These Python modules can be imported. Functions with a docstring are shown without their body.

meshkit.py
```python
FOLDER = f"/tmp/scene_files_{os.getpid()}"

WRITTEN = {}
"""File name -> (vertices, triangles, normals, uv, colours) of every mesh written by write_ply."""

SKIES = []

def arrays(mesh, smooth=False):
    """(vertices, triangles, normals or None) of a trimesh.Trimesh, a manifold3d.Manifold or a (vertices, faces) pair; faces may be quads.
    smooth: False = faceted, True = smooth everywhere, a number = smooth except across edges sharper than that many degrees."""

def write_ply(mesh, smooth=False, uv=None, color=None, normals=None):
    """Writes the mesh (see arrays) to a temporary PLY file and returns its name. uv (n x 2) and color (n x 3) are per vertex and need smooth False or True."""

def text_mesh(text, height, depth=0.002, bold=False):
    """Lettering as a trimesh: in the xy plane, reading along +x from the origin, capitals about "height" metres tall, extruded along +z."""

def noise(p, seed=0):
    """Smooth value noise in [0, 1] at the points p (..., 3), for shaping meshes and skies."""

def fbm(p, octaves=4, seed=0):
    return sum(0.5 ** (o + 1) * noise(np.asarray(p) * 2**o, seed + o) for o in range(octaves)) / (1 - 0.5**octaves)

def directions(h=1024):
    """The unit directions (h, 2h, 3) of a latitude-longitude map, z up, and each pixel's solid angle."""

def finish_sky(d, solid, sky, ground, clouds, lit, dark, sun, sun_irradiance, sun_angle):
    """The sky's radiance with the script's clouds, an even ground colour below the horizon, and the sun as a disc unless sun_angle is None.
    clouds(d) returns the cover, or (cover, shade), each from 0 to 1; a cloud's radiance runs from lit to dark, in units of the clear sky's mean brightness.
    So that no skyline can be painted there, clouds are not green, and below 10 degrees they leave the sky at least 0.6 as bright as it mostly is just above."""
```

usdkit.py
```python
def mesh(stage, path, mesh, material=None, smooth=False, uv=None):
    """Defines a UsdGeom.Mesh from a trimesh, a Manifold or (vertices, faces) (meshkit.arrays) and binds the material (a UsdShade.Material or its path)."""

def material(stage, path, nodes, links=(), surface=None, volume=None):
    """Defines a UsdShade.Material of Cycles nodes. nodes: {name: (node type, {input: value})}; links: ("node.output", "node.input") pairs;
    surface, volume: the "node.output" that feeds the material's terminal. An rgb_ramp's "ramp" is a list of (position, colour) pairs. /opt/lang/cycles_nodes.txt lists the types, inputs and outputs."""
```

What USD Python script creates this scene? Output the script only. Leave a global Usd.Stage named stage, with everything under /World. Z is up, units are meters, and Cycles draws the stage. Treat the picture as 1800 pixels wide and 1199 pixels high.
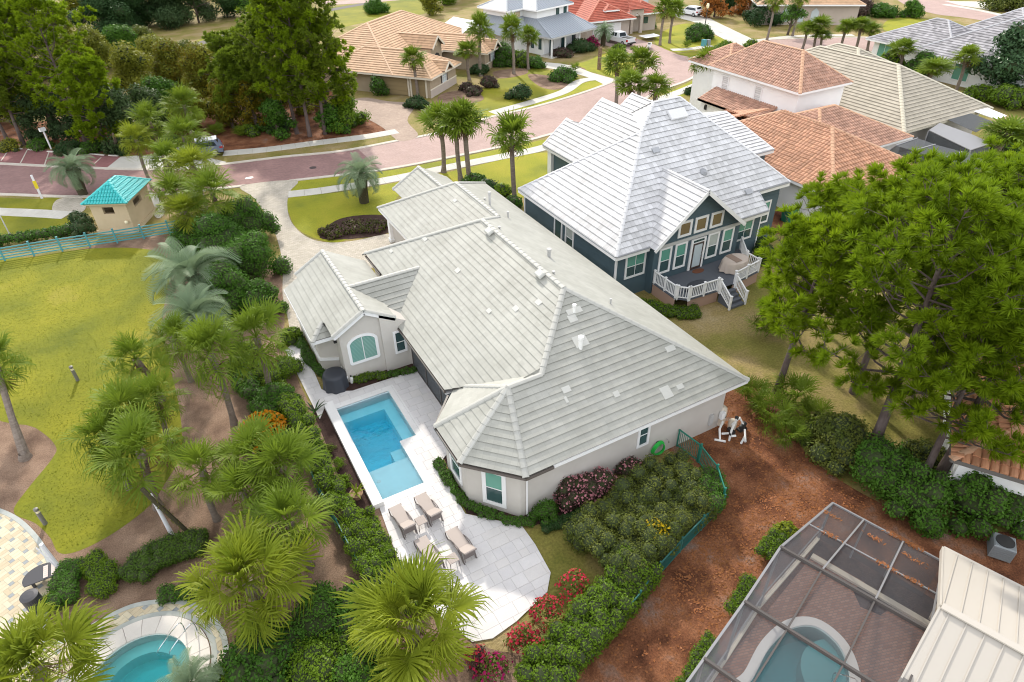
import math, random
import numpy as np
import trimesh
import shapely
from shapely.geometry import Polygon, LineString, Point, box as sbox
from shapely.ops import unary_union
import usdkit, meshkit
from pxr import Usd, UsdGeom, UsdShade, UsdLux, Gf, Sdf

stage = Usd.Stage.CreateInMemory()
UsdGeom.SetStageUpAxis(stage, UsdGeom.Tokens.z)
UsdGeom.SetStageMetersPerUnit(stage, 1.0)
W = '/World'
stage.SetDefaultPrim(UsdGeom.Xform.Define(stage, W).GetPrim())
UsdGeom.Scope.Define(stage, W + '/Looks')

# ------------------------------------------------------------------ camera, sky, sun
EYE = np.array([0, 0, 25.0])
FPX, PITCH, ROLL, YAW = 1155.5, math.radians(36.277), math.radians(-1.153), math.radians(-28.42)
EXPOSURE = 0.84
SUN_ELEV, SUN_AZ = math.radians(33), math.radians(12)      # azimuth from +y towards +x
SUN_POWER, SUN_ANGLE, SKY_STRENGTH = 0.6, 2.5, 0.125

_c, _s = math.cos(YAW), math.sin(YAW)
FWD = np.array([-_s * math.cos(PITCH), _c * math.cos(PITCH), -math.sin(PITCH)])
_r = np.array([_c, _s, 0]); _u = np.cross(_r, FWD)
RIGHT = _r * math.cos(ROLL) + _u * math.sin(ROLL)
UP = -_r * math.sin(ROLL) + _u * math.cos(ROLL)
cam = UsdGeom.Camera.Define(stage, W + '/camera')
cam.AddTransformOp().Set(Gf.Matrix4d(*RIGHT, 0, *UP, 0, *(-FWD), 0, *EYE, 1))
cam.CreateHorizontalApertureAttr(36.0); cam.CreateVerticalApertureAttr(36.0 * 1199 / 1800)
cam.CreateFocalLengthAttr(36.0 * FPX / 1800); cam.CreateClippingRangeAttr(Gf.Vec2f(0.5, 2000))
cam.CreateExposureAttr(EXPOSURE)

sun_dir = np.array([math.sin(SUN_AZ) * math.cos(SUN_ELEV), math.cos(SUN_AZ) * math.cos(SUN_ELEV), math.sin(SUN_ELEV)])
usdkit.material(stage, W + '/Looks/sky_light', {
    'sky': ('sky_texture', {'sky_type': 'single_scattering', 'sun_disc': False, 'sun_elevation': SUN_ELEV, 'sun_rotation': SUN_AZ}),
    'tc': ('texture_coordinate', {}),
    'n': ('noise_texture', {'scale': 2.2, 'detail': 5.0, 'roughness': 0.55}),
    'r': ('rgb_ramp', {'ramp': [(0.30, (0.45, 0.45, 0.45)), (0.62, (0.95, 0.95, 0.95))]}),
    'mix': ('mix', {'mix_type': 'mix', 'color2': (7.2, 7.2, 7.3)}),
    'bg': ('background_shader', {'strength': SKY_STRENGTH})},
    [('tc.generated', 'n.vector'), ('n.fac', 'r.fac'), ('r.color', 'mix.fac'), ('sky.color', 'mix.color1'), ('mix.color', 'bg.color')], surface='bg.background')
dome = UsdLux.DomeLight.Define(stage, W + '/sky')
UsdShade.MaterialBindingAPI.Apply(dome.GetPrim()).Bind(UsdShade.Material.Get(stage, W + '/Looks/sky_light'))
sun = UsdLux.DistantLight.Define(stage, W + '/sun')
sun.CreateIntensityAttr(SUN_POWER); sun.CreateAngleAttr(SUN_ANGLE); sun.CreateNormalizeAttr(True); sun.CreateColorAttr(Gf.Vec3f(1.0, 0.93, 0.82))
_z = sun_dir; _x = np.cross([0, 0, 1.0], _z); _x /= np.linalg.norm(_x); _y = np.cross(_z, _x)
sun.AddTransformOp().Set(Gf.Matrix4d(*_x, 0, *_y, 0, *_z, 0, 0, 0, 60, 1))

# ------------------------------------------------------------------ surveying: where a sight line of the photograph's camera meets a level plane
def ray(px, py): return RIGHT * (px - 900) - UP * (py - 599.5) + FPX * FWD
def G(px, py, z=0.0):
    d = ray(px, py); return EYE + d * ((z - EYE[2]) / d[2])
def G2(px, py, z=0.0): return tuple(G(px, py, z)[:2])
def PX(pts, z=0.0): return [G2(a, b, z) for a, b in pts]
def pxsize(p): return FPX / max(1.0, float((np.asarray(p) - EYE) @ FWD))

# ------------------------------------------------------------------ mesh helpers: a mesh is (vertices, triangles)
def join(ms):
    ms = [m for m in ms if m is not None and len(m[1])]
    if not ms: return (np.zeros((0, 3)), np.zeros((0, 3), int))
    off = np.cumsum([0] + [len(m[0]) for m in ms])
    return np.vstack([m[0] for m in ms]), np.vstack([np.asarray(m[1], int) + o for m, o in zip(ms, off)])
BOXF = np.array([[0, 2, 1], [0, 3, 2], [4, 5, 6], [4, 6, 7], [0, 1, 5], [0, 5, 4], [1, 2, 6], [1, 6, 5], [2, 3, 7], [2, 7, 6], [3, 0, 4], [3, 4, 7]])
def bx(x0, x1, y0, y1, z0, z1):
    return np.array([[x0, y0, z0], [x1, y0, z0], [x1, y1, z0], [x0, y1, z0], [x0, y0, z1], [x1, y0, z1], [x1, y1, z1], [x0, y1, z1]], float), BOXF
def beam(p0, p1, w, h, up=(0, 0, 1)):
    p0, p1 = np.asarray(p0, float), np.asarray(p1, float)
    d = p1 - p0; L = np.linalg.norm(d); d = d / L
    s = np.cross(d, up); n = np.linalg.norm(s); s = np.array([1.0, 0, 0]) if n < 1e-6 else s / n
    u = np.cross(s, d); s = s * w / 2; u = u * h / 2
    return np.array([p0 - s - u, p1 - s - u, p1 + s - u, p0 + s - u, p0 - s + u, p1 - s + u, p1 + s + u, p0 + s + u]), BOXF[:, ::-1]
def tube(path, rad, n=8, cap=True):
    path = np.asarray(path, float); k = len(path); rad = np.broadcast_to(np.asarray(rad, float), (k,))
    t = np.gradient(path, axis=0); t /= np.linalg.norm(t, axis=1, keepdims=True) + 1e-12
    ref = np.array([0, 0, 1.0]) if abs(t[0][2]) < 0.9 else np.array([1.0, 0, 0])
    V = []
    for i in range(k):
        a = np.cross(t[i], ref); a /= np.linalg.norm(a) + 1e-12; b = np.cross(t[i], a); ref = np.cross(a, t[i]) if False else ref
        an = np.arange(n) * 2 * np.pi / n
        V.append(path[i] + rad[i] * (np.cos(an)[:, None] * a + np.sin(an)[:, None] * b))
    V = np.vstack(V); F = []
    for i in range(k - 1):
        j = np.arange(n); j2 = (j + 1) % n
        F.append(np.stack([i * n + j, (i + 1) * n + j, (i + 1) * n + j2], 1)); F.append(np.stack([i * n + j, (i + 1) * n + j2, i * n + j2], 1))
    if cap:
        for i, fl in ((0, 1), (k - 1, -1)):
            V = np.vstack([V, path[i]]); c = len(V) - 1; j = np.arange(n); j2 = (j + 1) % n
            F.append(np.stack([np.full(n, c), i * n + j, i * n + j2][:: 1], 1) if fl == 1 else np.stack([np.full(n, c), i * n + j2, i * n + j], 1))
    return V, np.vstack(F)
def geoms(p):
    if p.is_empty: return []
    return [g for g in getattr(p, 'geoms', [p]) if g.geom_type == 'Polygon' and g.area > 1e-6]
def tri2d(p):
    out = []
    for g in geoms(p):
        v, f = trimesh.creation.triangulate_polygon(g, engine='earcut'); v = np.asarray(v); f = np.asarray(f)
        e1, e2 = v[f[:, 1]] - v[f[:, 0]], v[f[:, 2]] - v[f[:, 0]]; a = e1[:, 0] * e2[:, 1] - e1[:, 1] * e2[:, 0]; f[a < 0] = f[a < 0][:, ::-1]; out.append((v, f))
    return out
def poly(p): return (p if hasattr(p, 'geom_type') else Polygon(p)).buffer(0)
def sheet(p, z):
    return join([(np.column_stack([v, np.full(len(v), z)]), f) for v, f in tri2d(poly(p))])
def prism(p, z0, z1):
    out = []
    for g in geoms(poly(p)):
        for v, f in tri2d(g):
            out.append((np.column_stack([v, np.full(len(v), z1)]), f)); out.append((np.column_stack([v, np.full(len(v), z0)]), f[:, ::-1]))
        for ring in [g.exterior] + list(g.interiors):
            c = np.array(ring.coords)[:, :2]; k = len(c) - 1
            if ring is g.exterior and not ring.is_ccw: c = c[::-1]
            if ring is not g.exterior and ring.is_ccw: c = c[::-1]
            a, b = c[:-1], c[1:]
            V = np.vstack([np.column_stack([a, np.full(k, z0)]), np.column_stack([b, np.full(k, z0)]), np.column_stack([b, np.full(k, z1)]), np.column_stack([a, np.full(k, z1)])])
            j = np.arange(k); out.append((V, np.vstack([np.stack([j, j + k, j + 2 * k], 1), np.stack([j, j + 2 * k, j + 3 * k], 1)])))
    return join(out)
def revolve(prof, n=16, c=(0, 0, 0)):
    prof = np.asarray(prof, float); k = len(prof); an = np.arange(n) * 2 * np.pi / n
    V = np.stack([prof[:, 0][:, None] * np.cos(an), prof[:, 0][:, None] * np.sin(an), np.repeat(prof[:, 1][:, None], n, 1)], -1).reshape(-1, 3) + np.asarray(c, float)
    F = []
    for i in range(k - 1):
        j = np.arange(n); j2 = (j + 1) % n
        F += [np.stack([i * n + j, i * n + j2, (i + 1) * n + j2], 1), np.stack([i * n + j, (i + 1) * n + j2, (i + 1) * n + j], 1)]
    return V, np.vstack(F)
def rot(m, ang, p=(0, 0, 0), s=1.0):
    c, q = math.cos(ang), math.sin(ang); R = np.array([[c, -q, 0], [q, c, 0], [0, 0, 1]])
    return (np.asarray(m[0]) * s) @ R.T + np.asarray(p, float), m[1]
def move(m, p): return np.asarray(m[0]) + np.asarray(p, float), m[1]
def bevelbox(x0, x1, y0, y1, z0, z1, b=0.02):
    pr = Polygon([(x0, y0), (x1, y0), (x1, y1), (x0, y1)])
    lo = np.array([[x0, y0], [x1, y0], [x1, y1], [x0, y1]]); hi = np.array([[x0 + b, y0 + b], [x1 - b, y0 + b], [x1 - b, y1 - b], [x0 + b, y1 - b]])
    V = np.vstack([np.column_stack([hi, [z0] * 4]), np.column_stack([lo, [z0 + b] * 4]), np.column_stack([lo, [z1 - b] * 4]), np.column_stack([hi, [z1] * 4])])
    F = [[0, 2, 1], [0, 3, 2], [12, 13, 14], [12, 14, 15]]
    for i in range(3):
        for j in range(4):
            a, bb = i * 4 + j, i * 4 + (j + 1) % 4; F += [[a, bb, bb + 4], [a, bb + 4, a + 4]]
    return V, np.array(F)
def smoothline(pts, n=6):
    pts = [np.asarray(p, float) for p in pts]; P = [2 * pts[0] - pts[1]] + pts + [2 * pts[-1] - pts[-2]]; out = []
    for i in range(1, len(P) - 2):
        for t in np.arange(n) / n:
            a, b, c, d = P[i - 1:i + 3]
            out.append(0.5 * (2 * b + (c - a) * t + (2 * a - 5 * b + 4 * c - d) * t * t + (3 * b - a - 3 * c + d) * t ** 3))
    return np.array(out + [pts[-1]])
def smoothpoly(pts, n=5):
    pts = [np.asarray(p, float) for p in pts]; m = len(pts); out = []
    for i in range(m):
        a, b, c, d = pts[i - 1], pts[i], pts[(i + 1) % m], pts[(i + 2) % m]
        for t in np.arange(n) / n:
            out.append(0.5 * (2 * b + (c - a) * t + (2 * a - 5 * b + 4 * c - d) * t * t + (3 * b - a - 3 * c + d) * t ** 3))
    return Polygon(out).buffer(0)

# ------------------------------------------------------------------ scene helpers
_cnt, _org = {}, {W: np.zeros(3)}
def num(parent, name):
    n = _cnt.get((parent, name), 0); _cnt[(parent, name)] = n + 1
    return name if n == 0 else f'{name}_{n:03d}'
def data(prim, **kw):
    for k, v in kw.items():
        if v: prim.SetCustomDataByKey(k, v)
def thing(name, label, cat, loc=(0, 0, 0), group=None, rotz=0.0, scale=1.0, kind=None):
    path = W + '/' + num(W, name); x = UsdGeom.Xform.Define(stage, path)
    loc = np.asarray(loc, float); x.AddTranslateOp().Set(Gf.Vec3d(*map(float, loc)))
    if rotz: x.AddRotateZOp().Set(math.degrees(rotz))
    if scale != 1.0: x.AddScaleOp().Set(Gf.Vec3f(*([float(scale)] * 3 if np.ndim(scale) == 0 else map(float, scale))))
    data(x.GetPrim(), label=label, category=cat, group=group, kind=kind)
    _org[path] = loc if (rotz == 0 and np.ndim(scale) == 0 and scale == 1.0) else np.zeros(3)
    return path
def part(parent, name, m, mat, label=None, kind=None, smooth=False, uv=None, world=True):
    """One mesh under a thing, a part or a piece of the setting; a world-space mesh is brought to its thing's origin."""
    path = parent + '/' + num(parent, name); o = _org[parent]; _org[path] = o
    if len(m[1]) == 0: return path
    usdkit.mesh(stage, path, (np.asarray(m[0]) - (o if world else 0), m[1]), W + '/Looks/' + mat, smooth=smooth, uv=uv)
    data(stage.GetPrimAtPath(path), label=label, kind=kind)
    return path
def solo(name, m, mat, label, cat, group=None, kind=None, smooth=False):
    path = W + '/' + num(W, name); _org[path] = np.zeros(3)
    usdkit.mesh(stage, path, m, W + '/Looks/' + mat, smooth=smooth)
    data(stage.GetPrimAtPath(path), label=label, category=cat, group=group, kind=kind); return path
def struct(name, m, mat, kind='structure', label=None, cat=None):
    path = W + '/' + num(W, name); _org[path] = np.zeros(3)
    usdkit.mesh(stage, path, m, W + '/Looks/' + mat); data(stage.GetPrimAtPath(path), kind=kind, label=label, category=cat); return path
def proto(name):
    path = W + '/kind_' + name; stage.CreateClassPrim(path); _org[path] = np.zeros(3); return path
def place(pr, name, label, cat, loc, group=None, rotz=0.0, scale=1.0, tilt=None):
    path = W + '/' + num(W, name); x = UsdGeom.Xform.Define(stage, path)
    x.AddTranslateOp().Set(Gf.Vec3d(*map(float, loc)))
    if tilt: x.AddRotateXYZOp().Set(Gf.Vec3f(tilt[0], tilt[1], math.degrees(rotz)))
    elif rotz: x.AddRotateZOp().Set(math.degrees(rotz))
    if np.ndim(scale) or scale != 1.0: x.AddScaleOp().Set(Gf.Vec3f(*([float(scale)] * 3 if np.ndim(scale) == 0 else map(float, scale))))
    p = x.GetPrim(); p.GetReferences().AddInternalReference(Sdf.Path(pr)); p.SetInstanceable(True)
    data(p, label=label, category=cat, group=group); return path
def pieces(parent, name, items, limit=300):
    """items: (mesh, material[, uv]); those that show largest become parts, the rest one part of stuff."""
    def size(it):
        v = np.asarray(it[0][0]); c = v.mean(0); return -pxsize(c) * (np.linalg.norm(np.ptp(v, axis=0)))
    items = sorted([i for i in items if len(i[0][1])], key=size)
    for it in items[:limit]: part(parent, name, it[0], it[1], uv=it[2] if len(it) > 2 else None)
    rest = items[limit:]
    if rest: part(parent, 'far_' + name + 's', join([r[0] for r in rest]), rest[0][1], kind='stuff', uv=np.vstack([r[2] for r in rest]) if len(rest[0]) > 2 else None)

# ------------------------------------------------------------------ materials
def mat(name, nodes, links, surface='p.BSDF', volume=None): usdkit.material(stage, W + '/Looks/' + name, nodes, links, surface=surface, volume=volume); return name
def plain(name, c, rough=0.6, metal=0.0, spec=0.5):
    return mat(name, {'p': ('principled_bsdf', {'base_color': c, 'roughness': rough, 'metallic': metal, 'specular_ior_level': spec})}, [])
def noisy(name, cs, scale=1.0, rough=0.8, bump=None, detail=6.0, stretch=(1, 1, 1), fine=None, lo=0.3, hi=0.7, spec=0.3, coord='position'):
    """Colours cs spread by noise over the surface, an optional fine second noise (scale, amount) and bump (scale, strength)."""
    n = {'g': ('geometry', {}), 'tc': ('texture_coordinate', {}), 'm': ('mapping', {'scale': stretch}),
         'n': ('noise_texture', {'scale': scale, 'detail': detail, 'roughness': 0.6}),
         'r': ('rgb_ramp', {'ramp': [(lo + (hi - lo) * i / max(1, len(cs) - 1), c) for i, c in enumerate(cs)]}),
         'p': ('principled_bsdf', {'roughness': rough, 'specular_ior_level': spec})}
    L = [('g.position' if coord == 'position' else 'tc.object', 'm.vector'), ('m.vector', 'n.vector'), ('n.fac', 'r.fac')]
    col = 'r.color'
    if fine:
        n['n2'] = ('noise_texture', {'scale': fine[0], 'detail': 3.0, 'roughness': 0.6})
        n['r2'] = ('rgb_ramp', {'ramp': [(0.25, (1 - fine[1],) * 3), (0.75, (1 + fine[1],) * 3)]})
        n['mx'] = ('mix', {'mix_type': 'multiply', 'fac': 1.0})
        L += [('m.vector', 'n2.vector'), ('n2.fac', 'r2.fac'), (col, 'mx.color1'), ('r2.color', 'mx.color2')]; col = 'mx.color'
    L.append((col, 'p.base_color'))
    if bump:
        n['b'] = ('noise_texture', {'scale': bump[0], 'detail': 4.0, 'roughness': 0.6}); n['bm'] = ('bump', {'strength': bump[1], 'distance': bump[2] if len(bump) > 2 else 0.02})
        L += [('m.vector', 'b.vector'), ('b.fac', 'bm.height'), ('bm.normal', 'p.normal')]
    return mat(name, n, L)
LEAF_GAIN = 2.6
def leaf(name, cs, trans=0.3, rough=0.5, big=(0.35, (0.75, 0.8, 0.7), (1.2, 1.15, 1.1)), vary=0.0, spec=0.12):
    """Foliage: every leaf has its own tone between the colours cs; slow noise makes lighter and darker stretches; plants of one kind vary a little."""
    cs = [tuple(min(0.8, x * LEAF_GAIN) for x in c) for c in cs] if max(max(c) for c in cs) < 0.32 else cs
    n = {'g': ('geometry', {}), 'oi': ('object_info', {}), 'r': ('rgb_ramp', {'ramp': [(i / max(1, len(cs) - 1), c) for i, c in enumerate(cs)]}),
         'n2': ('noise_texture', {'scale': big[0], 'detail': 3.0, 'roughness': 0.6}), 'r2': ('rgb_ramp', {'ramp': [(0.3, big[1]), (0.7, big[2])]}), 'mm': ('mix', {'mix_type': 'multiply', 'fac': 1.0}),
         'hv': ('rgb_ramp', {'ramp': [(0, (1 - vary, 1 - vary * 0.8, 1 - vary)), (1, (1 + vary, 1 + vary * 0.7, 1 - vary * 0.3))]}), 'mv': ('mix', {'mix_type': 'multiply', 'fac': 1.0}),
         'p': ('principled_bsdf', {'roughness': rough, 'specular_ior_level': spec}), 't': ('translucent_bsdf', {}), 'mx': ('mix_closure', {'fac': trans})}
    L = [('g.random_per_island', 'r.fac'), ('g.position', 'n2.vector'), ('n2.fac', 'r2.fac'), ('r.color', 'mm.color1'), ('r2.color', 'mm.color2'),
         ('oi.random', 'hv.fac'), ('mm.color', 'mv.color1'), ('hv.color', 'mv.color2'), ('mv.color', 'p.base_color'), ('mv.color', 't.color'), ('p.BSDF', 'mx.closure1'), ('t.BSDF', 'mx.closure2')]
    return mat(name, n, L, surface='mx.closure')
def tiled(name, c, size=(0.33, 0.38), var=0.12, rough=0.7, joint=None, spots=None, spec=0.4):
    """Roof-tile colour: each tile of the st map (in metres) has its own tone; weathering from noise."""
    cl = lambda k: tuple(min(1.0, x * k) for x in c)
    n = {'uv': ('texture_coordinate', {}), 'dv': ('vector_math', {'math_type': 'divide', 'vector2': (size[0], size[1], 1.0)}), 'fl': ('vector_math', {'math_type': 'floor'}),
         'wn': ('white_noise_texture', {'dimensions': '2D'}), 'r': ('rgb_ramp', {'ramp': [(0, cl(1 - var)), (0.5, c), (1, cl(1 + var))]}),
         'g': ('geometry', {}), 'n': ('noise_texture', {'scale': 0.5, 'detail': 6.0, 'roughness': 0.65}), 'r2': ('rgb_ramp', {'ramp': [(0.3, (0.86, 0.86, 0.84)), (0.7, (1.1, 1.1, 1.1))]}), 'mx': ('mix', {'mix_type': 'multiply', 'fac': 1.0}),
         'fr': ('vector_math', {'math_type': 'fraction'}), 'sp': ('separate_xyz', {}), 'j': ('rgb_ramp', {'ramp': [(0, (0.45,) * 3), (0.05, (0.6,) * 3), (0.09, (1, 1, 1)), (1, (1, 1, 1))]}), 'mj': ('mix', {'mix_type': 'multiply', 'fac': joint or 0.0}),
         'n3': ('noise_texture', {'scale': 14.0, 'detail': 4.0}), 'bm': ('bump', {'strength': 0.25, 'distance': 0.01}),
         'p': ('principled_bsdf', {'roughness': rough, 'specular_ior_level': spec})}
    L = [('uv.UV', 'dv.vector1'), ('dv.vector', 'fl.vector1'), ('fl.vector', 'wn.vector'), ('wn.value', 'r.fac'), ('g.position', 'n.vector'), ('n.fac', 'r2.fac'), ('r.color', 'mx.color1'), ('r2.color', 'mx.color2'),
         ('dv.vector', 'fr.vector1'), ('fr.vector', 'sp.vector'), ('sp.x', 'j.fac'), ('mx.color', 'mj.color1'), ('j.color', 'mj.color2'), ('mj.color', 'p.base_color'), ('g.position', 'n3.vector'), ('n3.fac', 'bm.height'), ('bm.normal', 'p.normal')]
    return mat(name, n, L)
# ------------------------------------------------------------------ materials of the place
tiled('roof_grey', (0.37, 0.37, 0.335), var=0.05, rough=0.6, joint=0.18)
plain('cap_grey', (0.40, 0.40, 0.37), 0.6); plain('tile_new', (0.50, 0.50, 0.465), 0.6)
tiled('roof_white', (0.55, 0.55, 0.565), size=(0.33, 0.42), var=0.14, rough=0.6, joint=0.5); plain('cap_white', (0.58, 0.58, 0.59), 0.6)
tiled('roof_terra', (0.50, 0.27, 0.17), var=0.22, rough=0.75); plain('cap_terra', (0.54, 0.32, 0.20), 0.75)
tiled('roof_terra_pink', (0.44, 0.26, 0.19), var=0.22, rough=0.75)
tiled('roof_tan', (0.56, 0.36, 0.22), var=0.10, rough=0.75); plain('cap_tan', (0.62, 0.42, 0.27), 0.75)
tiled('roof_beige', (0.40, 0.36, 0.29), var=0.08, rough=0.7); plain('cap_beige', (0.52, 0.48, 0.38), 0.7)
tiled('roof_red', (0.42, 0.10, 0.06), var=0.12, rough=0.75); plain('cap_red', (0.50, 0.17, 0.11), 0.75)
tiled('roof_shingle', (0.33, 0.32, 0.34), size=(0.5, 0.4), var=0.3, rough=0.85); plain('cap_shingle', (0.45, 0.45, 0.47), 0.85)
tiled('roof_clay', (0.46, 0.22, 0.12), size=(0.4, 0.45), var=0.2, rough=0.75)
plain('roof_metal', (0.30, 0.33, 0.37), 0.55, 0.05); plain('metal_cream', (0.47, 0.435, 0.385), 0.5, 0.05); plain('roof_teal', (0.03, 0.42, 0.42), 0.5)
plain('deck_dark', (0.12, 0.11, 0.10), 0.9)
noisy('stucco', [(0.50, 0.47, 0.43), (0.56, 0.53, 0.49)], 0.8, 0.9, bump=(60, 0.3, 0.008), fine=(30, 0.04))
noisy('stucco_white', [(0.82, 0.82, 0.82), (0.87, 0.87, 0.86)], 0.6, 0.9, fine=(20, 0.03))
noisy('stucco_tan', [(0.34, 0.27, 0.19), (0.40, 0.33, 0.24)], 0.6, 0.9, fine=(20, 0.05))
noisy('stucco_shed', [(0.50, 0.40, 0.26), (0.57, 0.46, 0.31)], 0.9, 0.9, fine=(20, 0.05)); noisy('stucco_pink', [(0.42, 0.36, 0.31), (0.48, 0.41, 0.36)], 0.6, 0.9)
mat('siding_blue', {'g': ('geometry', {}), 's': ('separate_xyz', {}), 'm': ('math', {'math_type': 'multiply', 'value2': 6.5}), 'f': ('math', {'math_type': 'fraction'}),
    'bm': ('bump', {'strength': 0.8, 'distance': 0.03}), 'n': ('noise_texture', {'scale': 0.7, 'detail': 4.0}), 'r': ('rgb_ramp', {'ramp': [(0.3, (0.058, 0.098, 0.120)), (0.7, (0.075, 0.122, 0.148))]}), 'p': ('principled_bsdf', {'roughness': 0.6})},
    [('g.position', 's.vector'), ('s.z', 'm.value1'), ('m.value', 'f.value1'), ('f.value', 'bm.height'), ('bm.normal', 'p.normal'), ('g.position', 'n.vector'), ('n.fac', 'r.fac'), ('r.color', 'p.base_color')])
plain('trim_white', (0.78, 0.78, 0.78), 0.5); plain('trim_cream', (0.66, 0.60, 0.50), 0.6); plain('trim_grey', (0.46, 0.46, 0.45), 0.6); plain('gutter_dark', (0.10, 0.085, 0.075), 0.5); plain('gutter_metal', (0.30, 0.31, 0.33), 0.5)
def pane_mat(name, c, slats=None, c2=None):
    n = {'p': ('principled_bsdf', {'base_color': c, 'roughness': 0.08, 'specular_ior_level': 0.6})}; L = []
    if slats:
        n.update({'g': ('geometry', {}), 's': ('separate_xyz', {}), 'm': ('math', {'math_type': 'multiply', 'value2': slats}), 'f': ('math', {'math_type': 'fraction'}), 'r': ('rgb_ramp', {'ramp': [(0.0, c), (0.25, c), (0.4, c2), (1, c2)]})})
        L = [('g.position', 's.vector'), ('s.z', 'm.value1'), ('m.value', 'f.value1'), ('f.value', 'r.fac'), ('r.color', 'p.base_color')]
    mat(name, n, L)
pane_mat('pane_blind', (0.08, 0.20, 0.17), 11.0, (0.20, 0.36, 0.31)); pane_mat('pane_teal', (0.11, 0.30, 0.23)); pane_mat('pane_dark', (0.03, 0.06, 0.06)); pane_mat('pane_shade', (0.42, 0.46, 0.43)); pane_mat('pane_brown', (0.17, 0.125, 0.065)); pane_mat('pane_frost', (0.45, 0.52, 0.55)); pane_mat('pane_grey', (0.45, 0.45, 0.45), 5.0, (0.60, 0.60, 0.60))
pane_mat('pane_car', (0.015, 0.02, 0.025))
plain('door_dark', (0.05, 0.035, 0.03), 0.4); plain('garage_tan', (0.28, 0.21, 0.11), 0.6); plain('louvre', (0.55, 0.45, 0.30), 0.7); plain('shutter', (0.05, 0.04, 0.04), 0.6)
def screen_mat(name, c, opacity, rough=0.7):
    mat(name, {'t': ('transparent_bsdf', {}), 'd': ('principled_bsdf', {'base_color': c, 'roughness': rough}), 'm': ('mix_closure', {'fac': opacity})}, [('t.BSDF', 'm.closure1'), ('d.BSDF', 'm.closure2')], surface='m.closure')
screen_mat('screen', (0.03, 0.03, 0.033), 0.42); screen_mat('screen_wall', (0.14, 0.14, 0.15), 0.5); screen_mat('screen_dense', (0.05, 0.055, 0.06), 0.72); screen_mat('screen_far', (0.045, 0.05, 0.055), 0.8)
plain('bronze', (0.085, 0.075, 0.07), 0.5, 0.2); plain('alu_grey', (0.24, 0.24, 0.25), 0.5, 0.1); plain('chrome', (0.75, 0.76, 0.78), 0.15, 1.0); plain('pvc', (0.76, 0.76, 0.74), 0.5); plain('tank', (0.62, 0.55, 0.45), 0.5)
# ground
noisy('lawn', [(0.115, 0.135, 0.008), (0.17, 0.18, 0.008), (0.225, 0.22, 0.010), (0.27, 0.235, 0.035)], 0.16, 0.9, bump=(14, 0.4, 0.04), fine=(7, 0.18), lo=0.32, hi=0.72)
noisy('lawn_bright', [(0.186, 0.209, 0.019), (0.279, 0.287, 0.019), (0.349, 0.318, 0.028)], 0.22, 0.9, bump=(14, 0.8, 0.08), fine=(9, 0.25))
noisy('lawn_dry', [(0.150, 0.150, 0.027), (0.213, 0.188, 0.044), (0.288, 0.219, 0.088), (0.350, 0.275, 0.150)], 0.25, 0.9, bump=(12, 0.8, 0.06), fine=(8, 0.3))
noisy('mulch', [(0.144, 0.088, 0.060), (0.250, 0.163, 0.112), (0.338, 0.231, 0.163)], 0.7, 0.95, bump=(22, 1.0, 0.05), fine=(16, 0.35), stretch=(1, 1, 1))
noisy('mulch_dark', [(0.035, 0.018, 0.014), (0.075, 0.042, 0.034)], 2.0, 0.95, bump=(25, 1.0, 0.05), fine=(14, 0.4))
noisy('straw', [(0.075, 0.028, 0.014), (0.165, 0.062, 0.028), (0.27, 0.115, 0.055), (0.25, 0.17, 0.135)], 0.6, 0.95, bump=(26, 1.0, 0.06), fine=(12, 0.5))
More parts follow.
